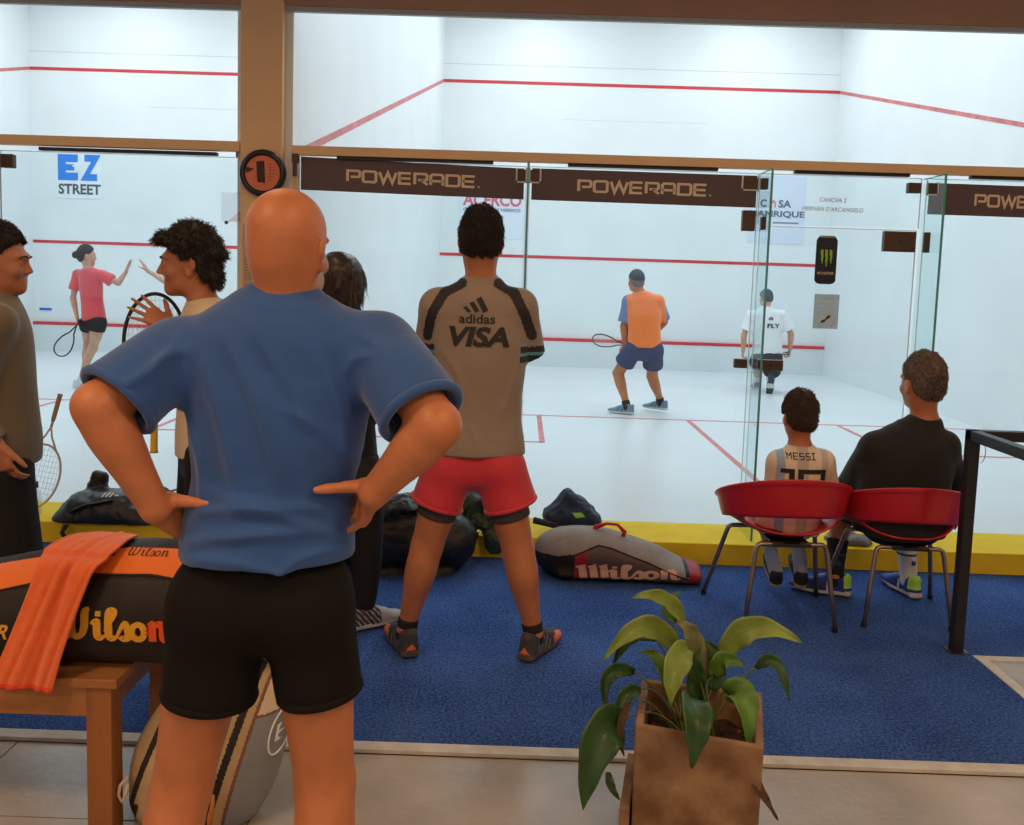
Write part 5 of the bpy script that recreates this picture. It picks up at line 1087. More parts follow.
# white joint strips along the top of the banners
False and struct('trim_24', MB().box((.035, -.008, GT-.005), (.26, -.0065, GT+.03)).box((1.18, -.008, GT-.012), (1.62, -.0065, GT+.022)).box((2.5, -.008, GT-.005), (2.95, -.0065, GT+.025)).box((3.62, -.008, GT-.01), (3.98, -.0065, GT+.022)), mat('white_gap_light', (.8, .82, .82), .5))
# ---- stickers on the glass door
def sticker(name, label, cat, c, w_, h_, m, y=-.012, bevel=0): 
    mb = MB(); mb.box((c[0]-w_/2, y, c[2]-h_/2), (c[0]+w_/2, y+.002, c[2]+h_/2)); o = mb.build(name, m, bevel=bevel); return tag(o, label, cat)
c0 = at(826, 260, -.01); cw = .125; ch_ = .285
mb = MB(); z0, z1 = c0[2]-ch_/2, c0[2]+ch_/2; x0, x1 = c0[0]-cw/2, c0[0]+cw/2
ol = [(x0, z0+.02), (x0+.012, z0+.006), (x0+.03, z0), (x1-.03, z0), (x1-.012, z0+.006), (x1, z0+.02), (x1, z1-.028), (x1-.012, z1-.008), (x1-.022, z1), (x0+.022, z1), (x0+.012, z1-.008), (x0, z1-.028)]
n_ = len(ol); mb.add([(x, -.012, z) for x, z in ol]+[(x, -.010, z) for x, z in ol], [tuple(range(n_)), tuple(range(n_, 2*n_))[::-1]]+[(i, n_+i, n_+(i+1) % n_, (i+1) % n_) for i in range(n_)])
can = mb.build('can_sticker', mat('black_can_print', (.012, .014, .020), .35)); tag(can, 'black energy drink can sticker with green claw mark on the glass door', 'sticker')
t = MB()
for i, (dx, ln) in enumerate(((-.026, .085), (0, .105), (.026, .085))):
    p0 = c0+V3(dx, 0, .062); put_strokes(t, [([(-.4, 1), (0, .97), (.05, .6), (-.05, .4), (.08, 0)], [.5, .55, .5, .45, .12])], (p0[0], -.0135, p0[2]-ln/2), XR, ZU, .017, ln)
t.build('claw_mark', mat('green_claw_print', (.30, .62, .06), .5), can)
t = MB(); put_text(t, 'MONSTER', (c0[0], -.0135, c0[2]-.078), XR, ZU, .098, .016, bold=.01); t.build('lettering', M_LET, can)
t = MB(); t.box((x0+.018, -.0135, z1-.010), (x1-.018, -.012, z1-.003)); t.build('can_rim', mat('gold_can_rim', (.5, .42, .25), .4), can)
c1 = at(826, 311.5, -.01); st_ = sticker('notice_sticker', 'frosted grey notice sticker with crossed-out shoe circle below the can sticker', 'sticker', c1, .148, .205, frosted('frosted_grey_sticker', (.62, .67, .67), .25))
t = MB()
for ww, dz in ((.12, .078), (.066, .050), (.08, .026)):
    k_ = int(ww/.0105)
    for q_ in range(k_): xx = c1[0]-ww/2+q_*ww/k_; t.box((xx, -.0135, c1[2]+dz-.007), (xx+.0075, -.0125, c1[2]+dz+.007))
t.tube([(c1[0]+.052*math.cos(a), -.0128, c1[2]-.045+.052*math.sin(a)) for a in np.linspace(0, 2*math.pi, 33)[:-1]], .0022, 6, closed=True)
t.build('lettering', frosted('white_film', (.9, .93, .93), .5), st_)
t = MB(); disc = [(c1[0]+.047*math.cos(a), -.0128, c1[2]-.045+.047*math.sin(a)) for a in np.linspace(0, 2*math.pi, 33)[:-1]]; t.add(disc, [tuple(range(32))]); t.build('white_disc', frosted('white_film', (1, 1, 1), .5), st_)
t = MB(); put_strokes(t, [([(0, 0), (.35, .25), (.55, .45), (.8, .75), (1, 1)], [.25, .38, .12, .40, .25])], (c1[0]-.002, -.0140, c1[2]-.045), XR, ZU, .062, .050); t.build('shoe_mark', M_BLACK, st_)
ct = MB(); cc = at(834, 201, -.012); cc2 = at(833, 208.5, -.012)
put_text(ct, 'CANCHA 2', (cc[0]-.005, -.008, cc[2]+.006), nrm((1, 0, -.01)), ZU, .155, .026, bold=.005, shear=.15); put_text(ct, "HERNAN D'ARCANGELO", (cc2[0], -.008, cc2[2]-.004), nrm((1, 0, -.01)), ZU, .36, .026, bold=.005, shear=.15)
tag(ct.build('door_lettering', mat('tan_door_lettering', (.36, .27, .18), .6)), 'small tan court name lettering on the glass above the can sticker', 'lettering')
# poster fragment on the left court glass beside the column
pc = at(232, 207, -.01); po = sticker('glass_poster', 'pale poster with pink wedge on the left court glass beside the column', 'poster', (pc[0]-.0, 0, pc[2]), .125, .17, frosted('pale_poster_paper', (.97, .96, .98), .08))
t = MB(); a_, b_, c_ = at(242, 209, -.013), at(242, 221, -.013), at(227, 222, -.013); t.add([a_, c_, b_], [(0, 1, 2)]); t.build('pink_wedge', frosted('pink_print', (.98, .72, .74), .1, (.85, .5, .52)), po)
t = MB(); q = at(226.5, 222.5, -.014); t.tube([q, q+V3(0, -.006, 0)], .011, 16); t.build('dark_screw_head', mat('olive_knob', (.10, .11, .07), .5), po)
# ---- logos on the court front walls
def wall_sign(name, label, c, w_, h_, m): mb = MB(); mb.box((c[0]-w_/2, 9.742, c[2]-h_/2), (c[0]+w_/2, 9.75, c[2]+h_/2)); return tag(mb.build(name, m), label, 'sign')
ce = at(79.5, 175, 9.74); ez = wall_sign('wall_sign', 'blue and white street logo board on the left court front wall', ce, .76, .76, mat('white_sign_face', (.80, .86, .90), .6))
BL = mat('cornflower_blue_print', (.045, .24, .78), .6); DK = mat('charcoal_print', (.10, .11, .13), .6); t = MB(); y_ = 9.738
r_ = nrm((1, 0, 0)); 
[t.box((ce[0]+a-.355, y_, ce[2]+b-.09), (ce[0]+c-.355, y_+.001, ce[2]+d-.09)) for a, b, c, d in ((0, 0, .13, .42), (.13, 0, .33, .125), (.13, .295, .33, .42), (.13, .16, .27, .26))]; put_strokes(t, [([(0, 1), (1, 1), (.05, 0), (1.08, 0)], .36)], (ce[0]+.185, y_, ce[2]+.12), XR, ZU, .34, .42)
t.build('blue_letters', BL, ez)
t = MB(); P5 = [(ce[0]-.02+.115*math.cos(a)*(1 if k % 2 == 0 else .42), y_-.003, ce[2]+.12+.115*math.sin(a)*(1 if k % 2 == 0 else .42)) for k, a in enumerate(np.linspace(math.pi/2, math.pi/2+2*math.pi, 11)[:-1])]; t.add(P5, [tuple(range(10))[::-1]]); t.build('star', mat('white_sign_face', (0, 0, 0)), ez)
t = MB(); put_text(t, 'STREET', (ce[0], y_, ce[2]-.23), XR, ZU, .70, .17, bold=.03); t.build('lettering', DK, ez)
ca = at(492, 208, 9.74); ac = wall_sign('wall_sign', 'pale steel merchant sign with red letters on the right court front wall', (ca[0], 0, ca[2]-.12), 1.1, .75, mat('pale_blue_sign_face', (.74, .80, .88), .5))
t = MB(); put_text(t, 'ACERCO', (ca[0], y_, ca[2]+.13), XR, ZU, .96, .20, bold=.03); t.build('red_letters', mat('faded_red_print', (.70, .16, .20), .6), ac)
t = MB(); put_text(t, 'CHAPAS TUBOS HIERROS', (ca[0], y_, ca[2]-.03), XR, ZU, .94, .055, bold=.02); t.build('small_letters', mat('slate_print', (.16, .22, .30), .6), ac)
cm = at(777, 210, 9.74); cs = wall_sign('wall_sign', 'square pale lilac house sign with dark letters on the right court front wall', cm, .92, 1.10, mat('pale_lilac_sign_face', (.70, .76, .88), .5))
t = MB(); put_text(t, 'C', (ca[0]*0+at(763.5, 203, y_)[0], y_, at(763, 203, y_)[2]), XR, ZU, .10, .125, bold=.03); put_text(t, 'SA', (at(785, 204, y_)[0], y_, at(785, 204, y_)[2]), XR, ZU, .21, .125, bold=.03); put_text(t, 'MANRIQUE', (at(777, 214.5, y_)[0], y_, at(777, 214.5, y_)[2]), XR, ZU, .90, .12, bold=.03); [t.box((at(786, 223, y_)[0]-.21+k*.03, y_, at(786, 223, y_)[2]-.012), (at(786, 223, y_)[0]-.188+k*.03, y_+.001, at(786, 223, y_)[2]+.012)) for k in range(14)]; t.build('dark_letters', mat('slate_lettering', (.13, .16, .22), .6), cs)
t = MB(); q = at(773.5, 203.5, y_-.002); put_strokes(t, [([(0, 0), (0, .6), (.5, 1), (1, .6), (1, 0)], .3)], q, XR, ZU, .08, .13); t.build('house_mark', mat('orange_red_print', (.85, .22, .15), .6), cs)
bq = at(45.5, 309, 9.74); mb = MB(); mb.box((bq[0]-.10, 9.735, bq[2]-.018), (bq[0]+.10, 9.75, bq[2]+.018)); tag(mb.build('blue_tape', mat('blue_tape_strip', (.02, .16, .62), .5), bevel=.003), 'short blue strip stuck above the red board on the left court front wall', 'tape')
# ---- round gauge on the column
def gauge():
    c = V3(*at(262.5, 173, -.13)); p = thing('wall_gauge', 'round black-rimmed dial with orange face on the tan column', 'gauge', (c[0], -.10, c[2]-.13))
    mb = MB(); N_ = 40
    prof = [(0, -.100), (.118, -.100), (.134, -.108), (.136, -.125), (.128, -.142), (.112, -.146), (.104, -.140), (.102, -.128), (0, -.128)]
    vs = []; 
    for r_, y in prof: vs += [(c[0]+r_*math.cos(2*math.pi*i/N_), y, c[2]+r_*math.sin(2*math.pi*i/N_)) for i in range(N_)]
    fs = [(k*N_+i, k*N_+(i+1) % N_, (k+1)*N_+(i+1) % N_, (k+1)*N_+i) for k in range(len(prof)-1) for i in range(N_)]; mb.add(vs, fs); mb.build('rim', mat('black_gloss_rim', (.02, .02, .025), .3), p, smooth=True)
    mb = MB(); mb.add([(c[0]+.101*math.cos(a), -.1295, c[2]+.101*math.sin(a)) for a in np.linspace(0, 2*math.pi, 41)[:-1]], [tuple(range(40))]); mb.build('dial', mat('salmon_dial_face', (.80, .22, .11), .5, noise=.12, nscale=12), p)
    mb = MB(); y = -.1315; mb.add([(c[0]-.036, y, c[2]+.066), (c[0]+.010, y, c[2]+.070), (c[0]+.016, y, c[2]-.056), (c[0]-.030, y, c[2]-.052)][::-1], [(0, 1, 2, 3)]); mb.add([(c[0]-.098, y, c[2]+.034), (c[0]-.046, y, c[2]+.022), (c[0]-.094, y, c[2]-.002)], [(2, 1, 0)]); mb.build('black_mark', mat('black_dial_print', (.04, .02, .015), .5), p)
    mb = MB()
    for i in range(6): mb.box((c[0]+.028, -.1308, c[2]+.05-.018*i), (c[0]+.085-.004*i, -.1303, c[2]+.0525-.018*i))
    mb.box((c[0]+.045, -.1308, c[2]-.045), (c[0]+.047, -.1303, c[2]+.06)); mb.build('fine_print', mat('brown_dial_print', (.45, .08, .04), .6), p)
gauge()
# typed notice down the column
nb0, nb1 = at(243, 224, -.10), at(274, 420, -.10)
mb = MB(); mb.box((nb0[0], -.1025, nb1[2]), (nb1[0], -.10, nb0[2])); no = mb.build('notice_sheet', mat('kraft_notice_paper', (.60, .42, .25), .7)); tag(no, 'long typed paper notice pasted down the tan column behind the bald head', 'notice')
mb = MB(); rnd = random.Random(3); z = nb0[2]-.02
while z > nb1[2]+.02:
    x = nb0[0]+.012
    while x < nb1[0]-.02: l_ = rnd.uniform(.008, .03); mb.box((x, -.1032, z), (min(x+l_, nb1[0]-.01), -.1025, z+.006)); x += l_+.006
    z -= .0165 if rnd.random() < .8 else .035
mb.build('typed_lines', mat('brown_ink', (.34, .21, .12), .7), no)

# ================================================================== FURNITURE
M_RP = mat('red_moulded_plastic', (.50, .012, .016), .32, spec=.5, coat=.15); M_TUBE = mat('bronzed_steel_tube', (.34, .26, .21), .32, metal=.85)
def red_chair(cx, cy, rz, label, zt=0.0, sc=1.0):
    p = thing('tub_chair', label, 'chair', (0, 0, 0), 'red tub chairs facing the court'); 
    def ring(ph, r): return r*.306*math.sin(ph), -r*.272*math.cos(ph)+.0
    def ztop(ph): return .735-.115*(1-math.cos(ph))**1.0*.9 if abs(ph) < 2.4 else .5
    PH = 2.15
    def band(u, v):
        ph = (u*2-1)*PH; e = max(0, abs(u*2-1)-.86)/.14; zt_ = .728-.118*(1-math.cos(ph)); zb = .548-.055*(1-math.cos(ph))
        zb = zb+(zt_-.03-zb)*e*.75; v_ = 1-v; z = zb+(zt_-zb)*v_; r = .90+.10*v_**.8+(.035*max(0, v_-.9)/.1)
        x, y = ring(ph, r); return (x, y, z)
    mb = MB(); mb.grid(band, 64, 12, .007); mb.build('backrest', M_RP, p, smooth=True)
    mb = MB(); pts = []
    for i in range(61): x, y, z = band(i/60, 0); pts.append((x*1.0, y*1.0, z))
    mb.tube(pts, .0075, 8); mb.build('rim', M_RP, p, smooth=True)
    def seat(u, v):
        ph = (v*2-1)*math.pi; r = u; sd = math.sin(ph)**2; front = max(0, -math.cos(ph)); back = max(0, math.cos(ph))
        z = .425+r**3*(.10*sd**1.5*(1-.6*front)+.035*back+.0*front)-.012*(1-r); rr = (.905-.045*back)*r; x, y = ring(ph, rr); return (x, y+.01*back, z)
    mb = MB(); mb.grid(seat, 14, 64, -.008); mb.build('seat', M_RP, p, smooth=True)
    def side(u, v, s):                                    # webs that join the seat to the backrest shell
        ph = s*(.95+1.15*u); a = V3(*band((ph/PH+1)/2, 1)); x, y = ring(ph, .9); sd = math.sin(ph)**2; fr_ = max(0, -math.cos(ph)); b = V3(*ring(ph, .905-.045*max(0, math.cos(ph))), .425+.10*sd**1.5*(1-.6*fr_)+.035*max(0, math.cos(ph)))
        return tuple(lerp(a, b, v))
    mb = MB(); mb.grid(lambda u, v: side(u, v, 1), 16, 4, .007); mb.grid(lambda u, v: side(u, v, -1), 16, 4, .007); mb.build('side_web', M_RP, p, smooth=True)
    for sx, sy, bx, by in ((-1, -1, .215, -.215), (1, -1, .215, -.215), (-1, 1, .295, .27), (1, 1, .295, .27)):
        tx = .145 if sy < 0 else .20; ty = -.17 if sy < 0 else .15; mb = MB()
        a = V3(sx*.04, ty, .402); b = V3(sx*tx, ty, .402); c_ = V3(sx*bx, by, .006); d = nrm(c_-b)
        pts = [a, b-V3(sx*.03, 0, 0), b, b+V3(sx*.014, 0, -.008), b+V3(sx*.022, 0, -.028)+d*.01, lerp(b+V3(sx*.022, 0, -.028), c_, .5), c_]
        mb.tube(pts, .0115, 10); lg = mb.build('leg', M_TUBE, p, smooth=True); mb = MB(); mb.tube([c_-d*.02, c_+V3(0, 0, -.005)], .014, 10); mb.build('foot_cap', M_BLACK, lg)
    mb = MB(); mb.box((-.09, -.19, .392), (.09, .17, .408)); mb.build('seat_mount', M_BLACK, p, bevel=.003)
    p.scale = (sc, sc, sc); p.location = (cx, cy, 0.009+zt); p.rotation_euler = (0, 0, rz); return p
red_chair(2.665, -1.135, 0.03, 'red tub chair with cut-out back carrying the boy')
red_chair(3.262, -1.07, -0.05, 'red tub chair with cut-out back carrying the grey-haired man', sc=.95)
def rail():
    p = thing('railing', 'black square steel railing corner at the right edge', 'railing', (3.37, -1.51, 0)); m = mat('black_steel_paint', (.014, .013, .014), .4); zt = 1.01
    MB().box((3.345, -1.535, 0.009), (3.393, -1.487, zt)).build('post', m, p, bevel=.003)
    MB().box((3.345, -1.535, zt-.045), (7.2, -1.487, zt)).build('cross_rail', m, p, bevel=.003)
    MB().box((3.345, -5.0, zt-.045), (3.393, -1.535, zt)).build('side_rail', m, p, bevel=.003)
    MB().box((7.15, -1.535, 0), (7.2, -1.487, zt)).build('post', m, p, bevel=.003); MB().box((3.345, -5.0, 0), (3.393, -4.952, zt)).build('post', m, p, bevel=.003)
    MB().tube([(3.38+.03+.02*math.cos(a), -1.51, zt-.10+.045*math.sin(a)) for a in np.linspace(-1.6, 1.4, 12)], .0018, 6).build('wire_tie', mat('clear_nylon', (.45, .47, .47), .4), p)
    MB().box((3.325, -1.555, 0.008), (3.413, -1.467, 0.013)).build('foot_plate', m, p)
rail()
# ---- timber bench
WOOD = mat('honey_pine_timber', (.46, .19, .06), .5, col2=(.22, .075, .022), nscale=7, detail=6, stretch=(1, 1, .12), bump=.1, bscale=40); WOODX = mat('honey_pine_planks', (.52, .235, .08), .45, col2=(.27, .10, .03), nscale=7, detail=6, stretch=(.10, 1, 1), bump=.1, bscale=40)
def bench():
    p = thing('wooden_bench', 'honey-coloured timber bench holding the black racket bag', 'bench', (-.4, -2.85, 0)); zt = .47; x1 = .285
    for i in range(4):
        y0 = -3.075+i*.135; MB().box((-1.3, y0, zt-.028), (x1-.006*i, y0+.125, zt)).build('seat_plank', WOODX, p, bevel=.004)
    MB().box((-1.25, -3.062, zt-.115), (x1-.085, -3.035, zt-.028)).build('apron', WOODX, p, bevel=.003); MB().box((-1.25, -2.60, zt-.115), (x1-.085, -2.573, zt-.028)).build('apron', WOODX, p, bevel=.003)
    MB().box((x1-.06, -2.99, zt-.11), (x1-.033, -2.62, zt-.028)).build('side_apron', WOODX, p, bevel=.003)
    for x in (x1-.092, -1.25):
        for y in (-3.065, -2.63): MB().box((x, y, 0.0), (x+.072, y+.072, zt-.028)).build('leg', WOOD, p, bevel=.004)
bench()
WIL = [([(0, .95), (.1, 1.0), (.17, .9), (.17, .32), (.26, .08), (.40, .14), (.46, .4), (.46, .95)], [.12, .2, .2, .2, .18, .16, .16, .18]), ([(.46, .95), (.46, .32), (.56, .08), (.72, .16), (.80, .45), (.80, .9), (.9, .98)], [.18, .18, .18, .18, .2, .2, .12]),
       ([(.98, .52), (1.12, .60), (1.14, .15), (1.22, .06), (1.36, .16)], [.08, .2, .2, .16, .06]), ([(1.08, .85), (1.22, .85)], .16),
       ([(1.34, .3), (1.56, .72), (1.60, .92), (1.52, .99), (1.44, .88), (1.45, .2), (1.53, .06), (1.68, .14)], [.07, .10, .12, .14, .2, .2, .18, .08]),
       ([(1.66, .14), (1.86, .58), (1.96, .34), (1.96, .12), (1.84, .05), (1.74, .14)], [.07, .14, .2, .2, .16, .12]),
       ([(2.22+.17*math.cos(a), .31+.25*math.sin(a)) for a in np.linspace(0, 2*math.pi, 15)], .17), ([(2.50, .55), (2.58, .60), (2.60, .5), (2.60, .02)], [.1, .2, .2, .2]), ([(2.60, .42), (2.74, .60), (2.86, .54), (2.88, .15), (2.96, .05), (3.08, .12)], [.08, .18, .2, .2, .16, .08])]
def curvy(strokes, k=5):
    out = []
    for pts, w_ in strokes:
        P = np.array(pts, float); n = len(P); W_ = np.array(w_ if hasattr(w_, '__len__') else [w_]*n, float)
        if n < 3 or n > 12: out.append((pts, w_)); continue
        q = []; ww = []
        for i in range(n-1):
            p0, p1, p2, p3 = P[max(i-1, 0)], P[i], P[i+1], P[min(i+2, n-1)]
            for j in range(k): t_ = j/k; q.append(tuple(.5*((2*p1)+(p2-p0)*t_+(2*p0-5*p1+4*p2-p3)*t_*t_+(3*p1-p0-3*p2+p3)*t_**3))); ww.append(W_[i]*(1-t_)+W_[i+1]*t_)
        q.append(tuple(P[-1])); ww.append(W_[-1]); out.append((q, ww))
    return out
WIL = curvy(WIL)
def racket_bag():
    Y = -2.86; A = at; p = thing('racket_bag', 'large black racket bag with orange top band lying on the bench', 'bag', (.0, Y, .47)); zb = .47
    top = {-120: .63, -60: .68, 0: .725, 60: .765, 110: .795, 170: .80, 220: .785, 262: .70}
    st = []; rr = []
    for px, zt in top.items(): x = A(px, 600, Y)[0]; st.append((x, Y, (zb+zt)/2)); rr.append(((zt-zb)/2+.0, .185 if -100 < px < 240 else .14))
    F = Field([tube(st, [(a, b) for a, b in rr], (0, 0, 1), k=.01), seg(V3(st[1][0], Y, zb+.10), V3(st[-2][0], Y, zb+.12), (.09, .175), (.10, .175), (0, 0, 1), k=.06), seg(V3(st[1][0], Y, zb+.06), V3(st[-2][0], Y, zb+.06), (.055, .16), (.055, .16), (0, 0, 1), k=.06)], .006)
    F.cut(V3(0, 0, zb+.002), V3(0, 0, -1)); n = vnoise(120, 11); F.displace(lambda X, Y_, Z: .004*n(X, Y_, Z)-.004*np.exp(-((Y_-Y+.155)/.01)**2)*(Z > zb+.15))
    blk = mat('black_bag_fabric', (.016, .012, .011), .6, spec=.4, noise=.3, nscale=6); org = mat('orange_bag_panel', (.86, .19, .03), .5)
    xs = np.array([q[0] for q in st]); zs = np.array([q[2]+r[0] for q, r in zip(st, rr)])
    def paint(X, Y_, Z): zt = np.interp(X, xs, zs); yy = Y_-Y; return np.where((yy < -.045) & (Z > zt-.052) & (X < A(235, 600, Y)[0]), 1, 0)
    bd = sdf_obj('bag_body', F, [blk, org], p, paint); T = bvh(bd)
    t = MB(); wrap_text(t, '', A(116, 621, Y-.17), .335, .098, (0, 1, 0), T, strokes=WIL, off=.005, cuts=2); o = t.build('lettering', mat('golden_yellow_letters', (.78, .40, .03), .45), p); 
    md = o.modifiers.new('s', 'SOLIDIFY'); md.thickness = .006; md.offset = 0
    o.data.materials.append(mat('orange_red_letters', (.80, .10, .02), .45)); xr = A(149, 621, Y-.17)[0]
    M_ = parent_world(p)
    for f in o.data.polygons:
        if (M_ @ f.center).x > xr: f.material_index = 1
    t = MB(); wrap_text(t, '', A(140, 550, Y-.13), .125, .032, (0, 1, -.35), T, strokes=[(pts, [v*.55 for v in w_] if hasattr(w_, '__len__') else w_*.55) for pts, w_ in WIL], off=.002, cuts=1); wrap_text(t, '', A(97, 555, Y-.13), .065, .022, (0, 1, -.35), T, strokes=[([(0, 0), (.2, 1), (.4, 0), (.6, .9), (.8, .1), (1.1, .8), (1.3, .1), (1.6, 1), (1.8, .1)], .3)], right=nrm((1, 0, .25))); t.build('band_lettering', mat('dark_band_lettering', (.10, .03, .01), .6), p)
    t = MB(); wrap_text(t, 'R', A(6, 629, Y-.17), .036, .042, (0, 1, 0), T, bold=.02, shear=.4); t.build('side_letter', mat('golden_yellow_letters', (0, 0, 0)), p)
    # piping along the band
    pts = []
    for x in np.linspace(xs[0]+.08, xs[-1]-.05, 40):
        zt = np.interp(x, xs, zs)-.053; h = T.ray_cast(Vector((x, Y-.5, zt)), Vector((0, 1, 0)))
        if h[0] is not None: pts.append((h[0].x, h[0].y-.001, h[0].z))
    t = MB(); t.tube(pts, .004, 6); t.build('piping', blk, p, smooth=True)
    return T
RBT = racket_bag()
def towel():
    A = at; rows = [((122, 534, -2.80), 18), ((100, 539, -2.90), 27), ((80, 552, -2.985), 30), ((68, 565, -3.045), 26), ((58, 590, -3.07), 25), ((47, 620, -3.085), 25.5), ((34, 655, -3.10), 27), ((22, 688, -3.105), 30)]
    P = [A(x, y, Y) for (x, y, Y), w_ in rows]; W_ = [w_/330 for _, w_ in rows]; n = len(P); K = 48
    def cr(A_, u): 
        u *= n-1; i = min(int(u), n-2); t = u-i; g = lambda k: np.array(A_[min(max(k, 0), n-1)]); return .5*(2*g(i)+(g(i+1)-g(i-1))*t+(2*g(i-1)-5*g(i)+4*g(i+1)-g(i+2))*t*t+(3*g(i)-g(i-1)-3*g(i+1)+g(i+2))*t**3)
    def fn(u, v):
        c = cr(P, u); w_ = float(cr(W_, u)); s = v*2-1; amp = .003+.004*min(1, u*1.5)
        q = c+V3(s*w_, 0, -s*w_*.05); 
        off = amp*math.sin(s*5.5+1.2+u*1.5)+amp*.5*math.sin(s*11+u*5); fold = .016*math.exp(-((s-.05-.25*u)/.16)**2)
        if u < .30: q = q+V3(0, 0, abs(off)*.8+.006)
        q = q+V3(0, -abs(off)*.9-.010, 0)+V3(0, fold*.9, 0)
        h = RBT.ray_cast(Vector((q[0], q[1]-.5, q[2])), Vector((0, 1, 0)), .499)
        if h[0] is not None and u > .15: q[1] = min(q[1], h[0].y-.008-abs(off)*.6)
        return tuple(q)
    mb = MB(); mb.grid(fn, 64, 44, .006); nf = len(mb.f)
    for i, f in enumerate(mb.f):
        z = np.mean([mb.v[k][2] for k in f]); u_ = (i//44)/64 if i < 64*44 else 0
        if i < 64*44 and u_ > .955: mb.mi[i] = 1
    o = mb.build('towel', [mat('orange_terry_towel', (.88, .16, .035), .95, bump=.5, bscale=260, sheen=.4, noise=.08, nscale=30), mat('coral_red_towel_hem', (.85, .08, .04), .95)], smooth=True); tag(o, 'orange towel draped over the black racket bag and hanging past the bench', 'towel')
towel()
# ---- beige backpack leaning on the floor
def beige_backpack():
    A = at; Y = -2.93; p = thing('backpack', 'beige racket backpack with black zips and grey front, on the floor behind the bald man', 'backpack', (.45, Y, 0))
    st = [V3(.445, Y, .045), V3(.470, Y, .12), V3(.515, Y+.01, .21), V3(.565, Y+.02, .31), V3(.612, Y+.03, .39)]
    F = Field([tube(st, [(.18, .12), (.198, .135), (.195, .135), (.160, .115), (.100, .085)], (1, 0, 0), k=.02), tube([V3(.365, Y+.02, .06), V3(.385, Y+.02, .17), V3(.455, Y+.02, .33)], [(.10, .12), (.10, .12), (.07, .08)], k=.05)], .004)
    F.cut(V3(0, 0, .001), V3(0, 0, -1)); n = vnoise(130, 12); F.displace(lambda X, Y_, Z: .004*n(X, Y_, Z))
    be = mat('beige_canvas', (.50, .36, .20), .7, noise=.12, nscale=9); bk = mat('black_zip_tape', (.02, .017, .015), .7); gr = mat('grey_front_panel', (.25, .27, .29), .5, noise=.12, nscale=6); cr_ = mat('cream_top_panel', (.66, .55, .40), .65); br = mat('brown_edge_trim', (.20, .09, .06), .6)
    L = lambda pa, pb: (A(*pa, Y-.12), A(*pb, Y-.12))
    z1, z2, bd = L((166, 705), (131, 795)), L((241, 712), (209, 815)), L((254, 712), (221, 825))
    def sd(X, Z, l): a, b = l; t = (Z-a[2])/(b[2]-a[2]); return X-(a[0]+(b[0]-a[0])*t)
    zc = A(260, 727, Y-.12)[2]
    def paint(X, Y_, Z):
        o = np.zeros(len(X), int); s1, s2, s3 = sd(X, Z, z1), sd(X, Z, z2), sd(X, Z, bd)
        o = np.where(s3 > 0, 2, o); o = np.where((s3 > 0) & (Z > zc), 3, o); o = np.where((np.abs(s3) < .005) | ((s3 > 0) & (np.abs(Z-zc) < .003)), 4, o)
        o = np.where((np.abs(s1) < .010) | (np.abs(s2) < .011), 1, o); o = np.where((Z < .075) & (s1 < .03), 1, o); return np.where(Y_ > Y+.04, 4, o)
    bd_ = sdf_obj('bag_body', F, [be, bk, gr, cr_, br], p, paint); T = bvh(bd_)
    t = MB(); c = A(271, 748, Y-.12); ov = []
    for a in np.linspace(0, 2*math.pi, 29)[:-1]:
        q = c+V3(.022*math.cos(a)+.010*math.sin(a), 0, .060*math.sin(a)); h = T.ray_cast(Vector((q[0], Y-.6, q[2])), Vector((0, 1, 0))); ov.append((q[0], (h[0].y if h[0] is not None else Y)-.002, q[2]))
    t.tube(ov, .0028, 6, closed=True); t.build('oval_ring', mat('white_print', (.8, .82, .82), .6), p); t = MB(); wrap_text(t, 'B', (c[0], Y-.6, c[2]), .022, .045, (0, 1, 0), T, bold=.03, shear=.2, off=.003); t.build('oval_letter', mat('white_print', (.8, .82, .82), .6), p)
    t = MB(); q = A(213, 805, Y-.15); t.tube([q+V3(0, 0, .03), q+V3(.002, -.012, .0), q+V3(-.004, -.014, -.035), q+V3(-.006, -.012, -.06)], [.005, .007, .009, .007], 8); t.build('zip_pull', mat('orange_brown_zip_pull', (.55, .18, .05), .6), p, smooth=True)
    t = MB(); q = A(124, 790, Y-.1); t.tube([q+V3(.012, 0, .04), q+V3(-.006, -.01, .02), q+V3(-.012, -.01, -.01), q+V3(-.002, -.01, -.03), q+V3(.008, -.01, -.01), q+V3(.012, 0, .02)], .005, 8); t.build('strap_loop', cr_, p, smooth=True)
    t = MB(); a_, b_ = A(205, 700, Y-.05), A(262, 689, Y-.02); t.tube([b_+V3(-.03, 0, -.03), b_+V3(-.0, 0, .012), lerp(a_, b_, .5)+V3(0, 0, .03), a_], .009, 8); t.build('carry_handle', bk, p, smooth=True)
beige_backpack()
